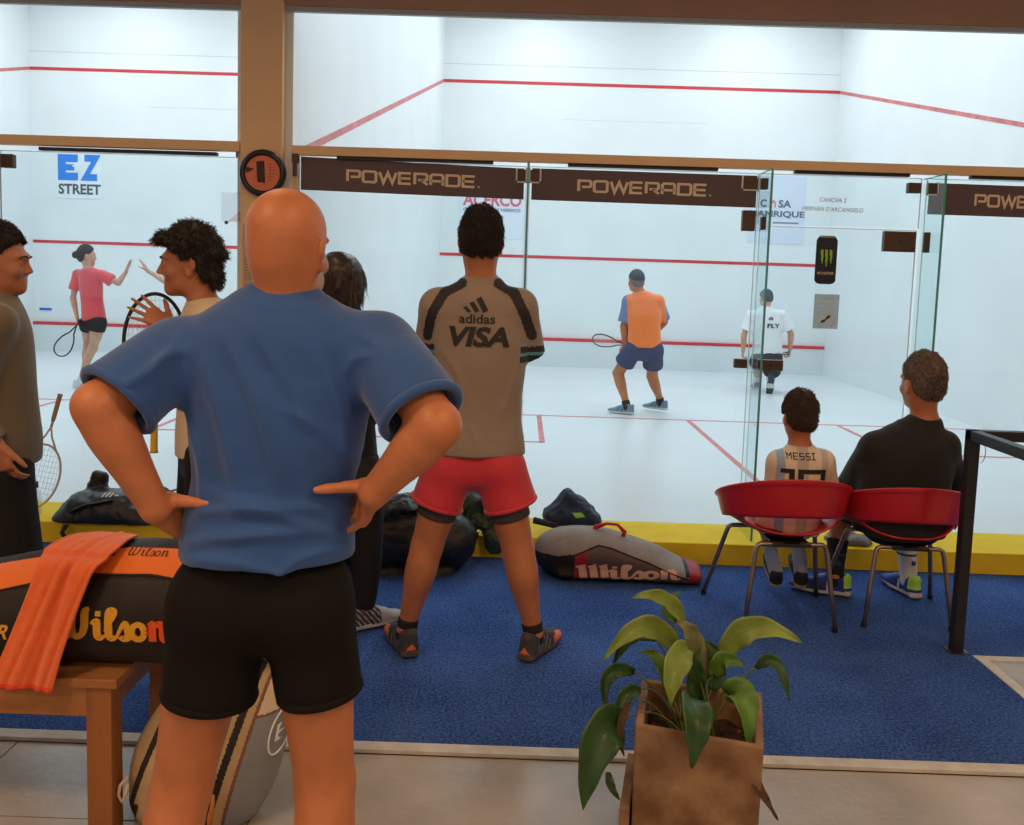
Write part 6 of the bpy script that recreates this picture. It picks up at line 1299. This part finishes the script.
# ---- Wilson bag on the carpet
def grey_bag():
    A = at; Y = -.62; p = thing('racket_bag', 'grey and dark red racket bag on the carpet against the yellow plinth', 'bag', (2.0, Y, .009))
    spec = ((556, 532, 584), (575, 526, 587), (610, 529, 590), (645, 541, 591), (672, 556, 590), (692, 566, 589))
    st = []; rr = []
    for px, y0, y1 in spec: a, b = A(px, y0, Y), A(px, y1, Y-.08); zb = .012; zt = a[2]-.0; st.append(V3(a[0], Y, (zt+zb)/2)); rr.append(((zt-zb)/2, .17))
    rr[0] = (rr[0][0], .12); rr[-1] = (rr[-1][0], .13)
    F = Field([tube(st, rr, (0, 0, 1), k=.01), seg(V3(st[0][0]+.03, Y, .05), V3(st[-1][0]-.0, Y, .05), (.042, .16), (.040, .15), (0, 0, 1), k=.05)], .0055); F.cut(V3(0, 0, .0105), V3(0, 0, -1))
    n = vnoise(140, 13); n2 = vnoise(141, 24, (.3, 1, 1)); F.displace(lambda X, Y_, Z: (.006*n(X, Y_, Z)+.004*n2(X, Y_, Z))*(Z > .07)*(.3+.7*(Y_ > Y-.1)))
    gy = mat('warm_grey_bag_fabric', (.30, .265, .26), .7, noise=.2, nscale=8); db = mat('dark_taupe_side', (.10, .062, .055), .5); rd = mat('dark_red_panel', (.30, .012, .02), .5); bk = mat('black_bag_fabric', (0, 0, 0)); zs = np.array([q[2]+r[0] for q, r in zip(st, rr)]); xs = np.array([q[0] for q in st]); n3 = vnoise(9, 9)
    xa, xb = A(573, 560, Y)[0], A(681, 560, Y)[0]
    def paint(X, Y_, Z):
        zt = np.interp(X, xs, zs); lim = zt*np.interp(X, [xa-.1, xa, xa+.12, xb], [.2, .60, .80, .55]); o = np.where((Y_ < Y-.03) & (Z < lim), 1, 0); o = np.where((o == 1) & (X < xa+.07), 2, o); o = np.where((Y_ < Y) & (Z < .028), 3, o); o = np.where((X < xa) & (Z < zt*.62) & (Y_ < Y), 3, o); o = np.where(X > xb+.02, 2, o); o = np.where((X > xb-.0) & (X < xb+.02) & (Z > .06), 3, o)
        return o
    b_ = sdf_obj('bag_body', F, [gy, db, rd, bk], p, paint); T = bvh(b_)
    t = MB(); WB = [([(0, .9), (.18, .95), (.25, .1)], [.12, .22, .24]), ([(.36, .9), (.50, .95), (.57, .1)], [.1, .22, .24]), ([(.68, .9), (.82, .95), (.88, .1)], [.1, .22, .24])]+WIL[2:]
    wrap_text(t, '', A(628, 572, Y-.17), .56, .088, (0, 1, 0), T, strokes=WB, off=.004, cuts=2, right=nrm((1, 0, .035))); t.build('lettering', mat('peach_lettering', (.72, .42, .30), .6), p)
    pts = []
    for x in np.linspace(xa+.0, xb+.02, 36):
        lim = np.interp(x, xs, zs)*np.interp(x, [xa-.1, xa, xa+.12, xb], [.2, .60, .80, .55]); h = T.ray_cast(Vector((x, Y-.6, lim)), Vector((0, 1, 0)))
        if h[0] is not None: pts.append((h[0].x, h[0].y-.001, h[0].z))
    t = MB(); t.tube(pts, .0045, 6); t.build('zip', bk, p, smooth=True)
    rs = mat('red_webbing', (.60, .02, .035), .6); t = MB(); a, b = A(596, 529, Y-.02), A(622, 533, Y-.02)
    t.tube([a+V3(-.02, 0, -.02), a+V3(0, -.01, .015), lerp(a, b, .4)+V3(0, -.02, .045), lerp(a, b, .8)+V3(0, -.03, .05), b+V3(.01, -.03, .015), b+V3(.0, -.02, -.025)], [.012, .014, .008, .008, .013, .012], 8); t.build('carry_handle', rs, p, smooth=True)
    t = MB(); q0, q1 = A(562, 588, Y-.19), A(594, 591, Y-.19); t.beam(q0+V3(0, 0, .0), q1+V3(0, 0, .0), .03, .012, up=(0, 0, 1)); t.build('red_strap', rs, p, bevel=.003)
grey_bag()
# ---- generic lumpy bags / cloth heaps
def lump(name, label, cat, prims, mats, h=.006, amp=.01, fq=14, seed=1, floor=None, paint=None, stretch=(1, 1, 1), extra=None, amp2=.0):
    F = Field(prims, h, pad=.05); n = vnoise(seed, fq, stretch); n2 = vnoise(seed+50, fq*2.2, stretch); n3 = vnoise(seed+70, fq*5, stretch)
    F.displace(lambda X, Y_, Z: amp*n(X, Y_, Z)+(amp2 or amp*.9)*(np.abs(n2(X, Y_, Z))-.5)+amp*.45*(np.abs(n3(X, Y_, Z))-.5))
    if floor is not None: F.cut(V3(0, 0, floor), V3(0, 0, -1))
    lo, hi = F.lo, F.lo+F.n*F.h; p = thing(name, label, cat, ((lo[0]+hi[0])/2, (lo[1]+hi[1])/2, floor or 0)); b = sdf_obj(extra or 'bag_body', F, mats, p, paint); return p, b
A = at; nav = mat('navy_hooded_fabric', (.018, .035, .085), .8, sheen=.2); blk_n = mat('black_nylon', (.014, .014, .017), .42, spec=.5, noise=.3, nscale=10); grn = mat('dark_green_shell_fabric', (.022, .040, .026), .45, spec=.5, noise=.35, nscale=9)
# black holdall behind the grey-shirted man
p_, b_ = lump('holdall', 'black barrel holdall with a dark jacket heaped on it, left of the yellow gap', 'bag', [tube([A(366, 545, -.62), A(400, 540, -.62), A(435, 538, -.60), A(452, 541, -.60)], [(.15, .15), (.17, .16), (.175, .165), (.15, .14)], (0, 0, 1), k=.02), seg(A(370, 568, -.62), A(448, 572, -.62), (.05, .15), (.05, .14), (0, 0, 1), k=.05)], [blk_n], amp=.006, fq=12, seed=3, floor=.0105)
mb = MB(); pts = [(A(428, 538, -.62)[0]+.0, -.60+.176*math.sin(a), A(428, 538, -.62)[2]+.178*math.cos(a)) for a in np.linspace(-2.2, 1.2, 20)]; mb.tube(pts, .010, 8, flat=(1.4, .5)); mb.build('strap', mat('dark_webbing', (.03, .03, .035), .6), p_, smooth=True)
lump('jacket', 'crumpled black jacket lying on top of the black holdall', 'jacket', [tube([A(372, 512, -.60), A(395, 506, -.62), A(420, 508, -.60)], [(.05, .10), (.055, .11), (.04, .09)], (0, 0, 1), k=.03), ell(A(409, 502, -.58), (.05, .06, .045), k=.03), seg(A(380, 518, -.68), A(430, 520, -.66), .035, .03, k=.03)], [blk_n], amp=.012, fq=22, seed=5, extra='folds')
lump('jacket', 'crumpled dark green jacket hanging over the yellow plinth', 'jacket', [tube([A(476, 512, -.36), A(490, 505, -.36), A(507, 512, -.38)], [(.10, .08), (.11, .09), (.08, .08)], (0, 0, 1), k=.04), seg(A(468, 506, -.30), A(484, 500, -.30), .06, .055, k=.04), tube([A(490, 520, -.43), A(494, 538, -.47), A(496, 550, -.48)], [(.10, .045), (.075, .04), (.06, .035)], k=.04), seg(A(476, 535, -.44), A(472, 548, -.45), .03, .025, k=.03)], [grn], amp=.014, fq=20, seed=8, extra='folds')
# navy hoodie and racket grip on the plinth
p_, b_ = lump('hooded_top', 'navy hooded top bundled on the plinth behind the grey bag', 'clothing', [ell(A(572, 512, -.26), (.13, .10, .10), k=.03), tube([A(552, 515, -.26), A(575, 516, -.28), A(594, 519, -.28)], [(.06, .09), (.07, .10), (.04, .08)], (0, 0, 1), k=.04), ell(A(568, 508, -.26), (.08, .08, .11), k=.03)], [nav], amp=.009, fq=18, seed=11, floor=CF+.001, extra='folds')
mb = MB(); mb.add([A(572, 513, -.385), A(582, 513, -.385), A(585, 517, -.385), A(576, 518, -.385)], [(3, 2, 1, 0)]); o = mb.build('lime_patch', mat('lime_print', (.35, .80, .10), .6), p_); o.modifiers.new('s', 'SOLIDIFY').thickness = .004
rh = thing('squash_racket', 'racket buried in clothes, its black grip poking out left of the grey bag', 'racket', A(545, 523, -.37)); mb = MB(); mb.tube([A(533, 520, -.36), A(534, 520.2, -.36), A(545, 523, -.37), A(556, 526, -.38)], [.014, .020, .018, .017], 12); mb.build('grip', mat('black_grip_tape', (.02, .022, .03), .7), rh, smooth=True); mb = MB(); mb.tube([A(555, 526, -.38), A(575, 530, -.37)], .009, 8); mb.build('shaft', mat('black_racket_frame', (0.02, 0.02, 0.022)), rh, smooth=True)
# black backpack on the plinth at the left
p_, b_ = lump('backpack', 'black backpack lying on the yellow plinth below the beige-topped youth', 'backpack', [tube([A(72, 522, -.27), A(95, 512, -.25), A(130, 513, -.25), A(165, 522, -.25)], [(.10, .14), (.14, .16), (.14, .16), (.10, .13)], (0, 0, 1), k=.03), seg(A(72, 533, -.27), A(165, 536, -.27), (.05, .15), (.05, .15), (0, 0, 1), k=.05), tube([A(96, 500, -.22), A(99, 486, -.20), A(101, 476, -.20)], [(.07, .05), (.06, .045), (.05, .04)], k=.02), tube([A(140, 500, -.22), A(160, 497, -.22), A(172, 508, -.22)], [(.05, .08), (.06, .09), (.035, .06)], (0, 0, 1), k=.03)], [blk_n, mat('maroon_panel', (.06, .012, .025), .5)], amp=.007, fq=14, seed=14, floor=CF+.001, paint=lambda X, Y_, Z: np.where((X > A(146, 500, -.25)[0]) & (Z > A(150, 507, -.25)[2]), 1, 0))
mb = MB(); mb.tube([A(66, 525, -.42), A(62, 533, -.43), A(68, 542, -.43), A(73, 550, -.43)], [.022, .018, .013, .010], 8, flat=(1.3, .5)); mb.tube([A(70, 512, -.40), A(85, 505, -.41), A(112, 500, -.38)], .012, 8, flat=(1.3, .6)); mb.build('strap', mat('dark_webbing', (0, 0, 0)), p_, smooth=True)
mb = MB(); wrap_text(mb, '', A(106, 496, -.40), .095, .024, (0, 1, -.15), bvh(b_), strokes=[([(0, 0), (.25, 1)], .3), ([(.5, 0), (.75, 1)], .3), ([(1.0, 0), (1.25, 1)], .3), ([(1.5, .5), (2.1, .55)], .5)]); mb.build('pale_lettering', mat('pale_grey_print', (.55, .55, .52), .6), p_)
mb = MB(); mb.tube([A(168, 492, -.2), A(178, 489, -.22), A(186, 490, -.24)], .006, 6); mb.build('cord_loop', blk_n, p_, smooth=True)
# grey garment flat on the plinth between the chairs
lump('cloth', 'grey garment lying flat on the yellow plinth between the two red chairs', 'clothing', [tube([A(834, 541, -.25), A(848, 537, -.22), A(868, 541, -.25)], [(.028, .09), (.032, .11), (.02, .08)], (0, 0, 1), k=.02), ell(A(843, 531, -.2), (.05, .05, .035), k=.03)], [mat('mid_grey_jersey', (.20, .20, .20), .85)], amp=.008, fq=20, seed=21, floor=CF+.001, extra='folds')
# ---- rackets
def racket(label, head_c, ax, nrm_, mats, Lh=.215, Wh=.155, Lt=.13, Lg=.24, group=None, wd=.011, strings=12, shaft=True, name='squash_racket', teardrop=0.0):
    """head_c centre of the head, ax = from the head centre towards the grip, nrm_ = string plane normal"""
    ax = nrm(ax); n = nrm(V3(nrm_)-ax*(V3(nrm_)@ax)); sd = np.cross(ax, n); c = V3(head_c); e = c+ax*(Lh/2+Lt+Lg)
    fm, gm, sm = mats; p = thing(name, label, 'racket', tuple(c))
    def hp(a): return c-ax*(Lh/2*math.cos(a))+sd*(Wh/2*math.sin(a))*(1-teardrop*.5*(1-math.cos(a)))
    mb = MB()
    if teardrop: pts = [hp(a) for a in np.linspace(-2.7, 2.7, 48)]; th = c+ax*(Lh/2+Lt); mb.tube([th]+pts+[th], wd*.6, 8, flat=(1, 1.2))
    else: mb.tube([hp(a) for a in np.linspace(0, 2*math.pi, 49)[:-1]], wd*.62, 8, closed=True)
    th = c+ax*(Lh/2+Lt)
    if not teardrop:
        for s_ in (-1, 1): mb.tube([hp(math.pi-s_*.55), lerp(hp(math.pi-s_*.4), th, .5)+sd*s_*(-.004), th], wd*.55, 8)
    mb.tube([th, th+ax*.05], wd*.75, 8); mb.build('frame', fm, p, smooth=True)
    mb = MB(); mb.tube([th+ax*.03, th+ax*.05, e-ax*.01, e], [wd*.95, wd*1.25, wd*1.3, wd*1.5], 8); mb.build('grip', gm, p, smooth=True)
    mb = MB()
    for i in range(1, strings):
        s_ = -1+2*i/strings; w_ = Wh/2*math.sqrt(1-s_*s_)*.98*(1-teardrop*.5*(1+s_)); q = c+ax*s_*Lh/2; mb.tube([q-sd*w_, q+sd*w_], .0009, 4)
        l_ = Lh/2*math.sqrt(1-s_*s_)*.98; q = c+sd*s_*Wh/2*(1-teardrop*.4); mb.tube([q-ax*l_, q+ax*l_*(1-teardrop*.2)], .0009, 4)
    mb.build('strings', sm, p)
    return p
STR = mat('pale_racket_string', (.62, .62, .60), .5)
a_, b_ = A(38, 470, -.20), A(57, 402, -.07)
racket('tan-handled white squash racket leaning head-down against the left court glass', A(37.5, 476, -.20)+V3(0, 0, .0), b_-a_, (.35, -1, .1), (mat('cream_racket_frame', (.60, .54, .46), .4), mat('tan_grip', (.42, .26, .15), .8), STR), Lh=.38, Wh=.235, Lt=.11, Lg=.20)
h_ = A(154, 338, -2.02); g_ = A(153, 452, -2.02)
racket('black-framed squash racket with yellow grip held upright by the youth', A(155, 342, -2.10), g_-h_, (.45, -1, 0), (mat('black_racket_frame', (.02, .02, .022), .4), mat('yellow_grip', (.78, .46, .02), .6), STR), Lh=.36, Wh=.215, Lt=.05, Lg=.19, strings=14)
a_, b_ = A(57, 350, 5.12), A(77, 318, 5.12)
racket('black squash racket hanging head-down from the girl player\'s hand', A(65, 344, 5.12), b_-a_, (.5, -1, .2), (mat('black_racket_frame', (0, 0, 0)), mat('black_racket_frame', (0, 0, 0)), STR), Lh=.32, Wh=.22, Lt=.10, Lg=.08, teardrop=.45, strings=8)
racket('squash racket with pale head pointing left in the orange player\'s hand', A(605, 341, 4.6), A(626, 345, 4.6)-A(605, 341, 4.6), (.1, -.75, .7), (mat('dark_racket_frame', (.05, .06, .07), .4), mat('black_racket_frame', (0, 0, 0)), STR), Lh=.28, Wh=.21, Lt=.10, Lg=.06, teardrop=.4, strings=9)
racket('dark racket pointing at the camera in the white-shirted player\'s right hand', A(786, 353, 6.7)+V3(.0, .1, -.02), V3(.10, .25, .0), (0, 0, 1), (mat('dark_racket_frame', (0, 0, 0)), mat('black_racket_frame', (0, 0, 0)), STR), Lh=.26, Wh=.18, Lt=.08, Lg=.06, teardrop=.4, strings=6)
# ---- water bottle on the plinth
def bottle():
    b = fl(36, 514, CF); p = thing('water_bottle', 'small clear water bottle with dark cap beside the leaning racket', 'bottle', b); prof = [(0, 0), (.030, 0), (.033, .008), (.033, .10), (.030, .13), (.015, .155), (.013, .165), (0, .165)]; N_ = 20; mb = MB(); vs = []
    for r_, z in prof: vs += [(b[0]+r_*math.cos(2*math.pi*i/N_), b[1]+r_*math.sin(2*math.pi*i/N_), b[2]+z+.001) for i in range(N_)]
    mb.add(vs, [(k*N_+i, k*N_+(i+1) % N_, (k+1)*N_+(i+1) % N_, (k+1)*N_+i) for k in range(len(prof)-1) for i in range(N_)]); mb.build('bottle_body', glass('clear_bottle_plastic', (.86, .91, .93)), p, smooth=True)
    mb = MB(); mb.tube([b+V3(0, 0, .16), b+V3(0, 0, .195)], .016, 14); mb.build('cap', mat('navy_bottle_cap', (.04, .05, .08), .5), p, smooth=True)
bottle()
# ---- concrete planter with its drooping plant
def planter():
    z = .42; C4 = [fl(642, 678, z), fl(762, 692, z), fl(764, 748, z), fl(635, 725, z)]; c = np.mean(C4, 0); p = thing('planter', 'square weathered concrete planter at the bottom edge', 'planter', (c[0], c[1], 0))
    cm_ = bpy.data.materials.new('weathered_ochre_concrete'); cm_.use_nodes = True; N = cm_.node_tree.nodes; L = cm_.node_tree.links; b = N['Principled BSDF']; b.inputs['Roughness'].default_value = .85
    tc = N.new('ShaderNodeTexCoord'); n1 = N.new('ShaderNodeTexNoise'); n1.inputs['Scale'].default_value = 7; n1.inputs['Detail'].default_value = 7; L.new(tc.outputs['Object'], n1.inputs[0])
    rp = N.new('ShaderNodeValToRGB'); rp.color_ramp.elements[0].position = .38; rp.color_ramp.elements[0].color = (.17, .085, .038, 1); rp.color_ramp.elements[1].position = .66; rp.color_ramp.elements[1].color = (.36, .22, .12, 1); e = rp.color_ramp.elements.new(.72); e.color = (.55, .36, .16, 1); L.new(n1.outputs[0], rp.inputs[0]); L.new(rp.outputs[0], b.inputs['Base Color'])
    n2 = N.new('ShaderNodeTexNoise'); n2.inputs['Scale'].default_value = 60; L.new(tc.outputs['Object'], n2.inputs[0]); bp = N.new('ShaderNodeBump'); bp.inputs['Strength'].default_value = .4; bp.inputs['Distance'].default_value = .005; L.new(n2.outputs[0], bp.inputs['Height']); L.new(bp.outputs[0], b.inputs['Normal'])
    def ringz(k, zz): return [tuple(c[:2]+(q[:2]-c[:2])*k)+(zz,) for q in C4]
    levels = [ringz(.98, 0), ringz(1.0, z-.012), ringz(1.0, z), ringz(.87, z), ringz(.85, z-.10), ringz(.80, z-.12)]
    vs = [v for l in levels for v in l]; fs = [(3, 2, 1, 0)][::-1]+[(k*4+i, k*4+(i+1) % 4, (k+1)*4+(i+1) % 4, (k+1)*4+i) for k in range(5) for i in range(4)]+[(20, 21, 22, 23)]; fs = [tuple(f[::-1]) for f in fs]
    mb = MB(); mb.add(vs, fs); mb.build('pot', cm_, p, bevel=.006)
    e0, e1 = V3(*C4[3]), V3(*C4[0]); dd = nrm((e1-e0)*V3(1, 1, 0)); nn = np.array([-dd[1], dd[0], 0]); hl = np.linalg.norm((e1-e0)[:2])/2; mm = (e0+e1)/2
    MB().obox((mm[0]+nn[0]*.018, mm[1]+nn[1]*.018, .09), dd, nn, (0, 0, 1), hl, .014, .09).build('side_slab', cm_, p, bevel=.004)
    g = MB(); rnd = random.Random(2)
    soil = mat('dark_soil', (.045, .022, .012), .95, noise=.5, nscale=60, bump=1, bscale=60); r84 = [V3(*q) for q in ringz(.845, z-.105)]
    def sf(u, v): q = lerp(lerp(r84[0], r84[1], u), lerp(r84[3], r84[2], u), v); return (q[0], q[1], q[2]+.012*math.sin(u*19+v*7)*math.sin(v*17+1))
    g.grid(sf, 24, 24, .01); s_ = g.build('soil', soil, p, smooth=True)
    g = MB()
    for i in range(60):
        u, v = rnd.uniform(.05, .95), rnd.uniform(.05, .95); q = V3(*sf(u, v)); r_ = rnd.uniform(.006, .014); an = rnd.uniform(0, 6.28); g.obox(q+V3(0, 0, .004), (math.cos(an), math.sin(an), .2), (-math.sin(an), math.cos(an), 0), (-.2, 0, 1), r_, r_*.6, r_*.35)
    o = g.build('bark_chips', mat('red_brown_bark', (.20, .065, .03), .9), s_); o['kind'] = 'stuff'
    # the plant
    pc = V3(c[0]+.0, c[1]+.02, z-.10); pl = thing('potted_plant', 'drooping green broad-leaved plant growing in the concrete planter', 'plant', pc)
    G = [mat('leaf_green', (.085, .20, .022), .42, noise=.35, nscale=14, spec=.5), mat('leaf_dark_green', (.025, .085, .016), .42, noise=.35, nscale=14, spec=.5), mat('leaf_yellow_green', (.20, .29, .05), .42, noise=.3, nscale=14, spec=.5), mat('leaf_dry_brown', (.09, .045, .02), .7, noise=.3, nscale=14), mat('leaf_pale_olive', (.20, .21, .09), .5, noise=.35, nscale=16)]
    ST = mat('green_stem', (.10, .13, .035), .6)
    LV = [  # base px, mid px, tip px (x, y, depth), width px, material
        ((722, 657, -2.86), (752, 628, -2.88), (802, 643, -2.92), 28, 2), ((683, 622, -2.85), (662, 598, -2.88), (632, 598, -2.92), 17, 2), ((676, 622, -2.84), (668, 606, -2.80), (680, 592, -2.78), 17, 0), ((675, 648, -2.90), (642, 627, -2.95), (604, 660, -2.98), 24, 2),
        ((634, 672, -2.92), (608, 676, -2.95), (607, 712, -2.98), 15, 1), ((622, 722, -3.06), (598, 742, -3.14), (583, 810, -3.18), 42, 1), ((688, 648, -3.00), (674, 668, -3.08), (671, 705, -3.12), 28, 2), ((689, 697, -3.15), (696, 722, -3.26), (691, 768, -3.27), 30, 1),
        ((727, 693, -3.06), (744, 700, -3.12), (748, 748, -3.16), 28, 0), ((756, 668, -2.90), (776, 664, -2.92), (790, 706, -2.96), 13, 1), ((713, 676, -2.92), (724, 660, -2.93), (744, 668, -2.95), 20, 0), ((704, 682, -2.90), (700, 650, -2.88), (688, 622, -2.84), 18, 4),
        ((690, 660, -2.94), (690, 634, -2.96), (676, 622, -2.97), 20, 4), ((656, 640, -2.86), (632, 636, -2.85), (612, 668, -2.86), 16, 1), ((752, 776, -3.20), (760, 790, -3.22), (778, 820, -3.23), 9, 3), ((630, 700, -3.02), (620, 728, -3.10), (624, 756, -3.12), 8, 3), ((608, 772, -3.14), (611, 786, -3.15), (620, 800, -3.15), 8, 1),
        ((712, 690, -2.92), (716, 662, -2.90), (706, 640, -2.88), 20, 1), ((668, 690, -2.98), (658, 660, -2.95), (640, 652, -2.95), 14, 0), ((700, 700, -2.98), (694, 672, -3.0), (700, 648, -3.0), 20, 1), ((640, 690, -3.0), (622, 700, -3.03), (618, 732, -3.06), 14, 1)]
    for i, (b0, m0, t0, w_, mi) in enumerate(LV):
        B0, M0, T0 = at(*b0), at(*m0), at(*t0); M1 = 2*M0-(B0+T0)/2; wd = w_/352*.5; ph = i*1.7
        def bz(t): return (1-t)**2*B0+2*t*(1-t)*M1+t*t*T0
        tan0 = nrm(T0-B0); sd0 = nrm(np.cross(tan0, V3(.15, -1, .35))) 
        def lf(u, v):
            q = bz(u); s_ = v*2-1; w__ = wd*(math.sin(math.pi*min(1, u*.96+.04)**.75))**.8*(1-.15*u)+.001; tg = nrm(bz(min(1, u+.02))-bz(max(0, u-.02))); side_ = nrm(np.cross(tg, V3(.15, -1, .45))); nn = np.cross(side_, tg)
            return tuple(q+side_*s_*w__*(1+.05*math.sin(u*21+ph))+nn*(abs(s_)**1.4*w__*.42+.0035*math.sin(u*17+s_*2+ph)*abs(s_)))
        mb = MB(); mb.grid(lf, 22, 8, .0012); mb.tube([bz(t)-V3(0, .0012, 0) for t in np.linspace(0, .95, 12)], [.0022*(1-.7*t) for t in np.linspace(0, 1, 12)], 6); mb.build('leaf', G[mi], pl, smooth=True)
        if i not in (14, 16):
            s0 = pc+V3(.05*math.sin(i*2.4), .03*math.cos(i*1.9), .0); mid = lerp(s0, B0, .55)+V3(0, 0, .06+.03*math.sin(i)); mid = mid if B0[2] > z-.02 else V3(*(lerp(s0, B0, .5)[:2]), z+.05)
            mb = MB(); mb.tube([(1-t)**2*s0+2*t*(1-t)*mid+t*t*B0 for t in np.linspace(0, 1, 12)], [.0042-.0018*t for t in np.linspace(0, 1, 12)], 7); mb.build('stem', ST, pl, smooth=True)
planter()
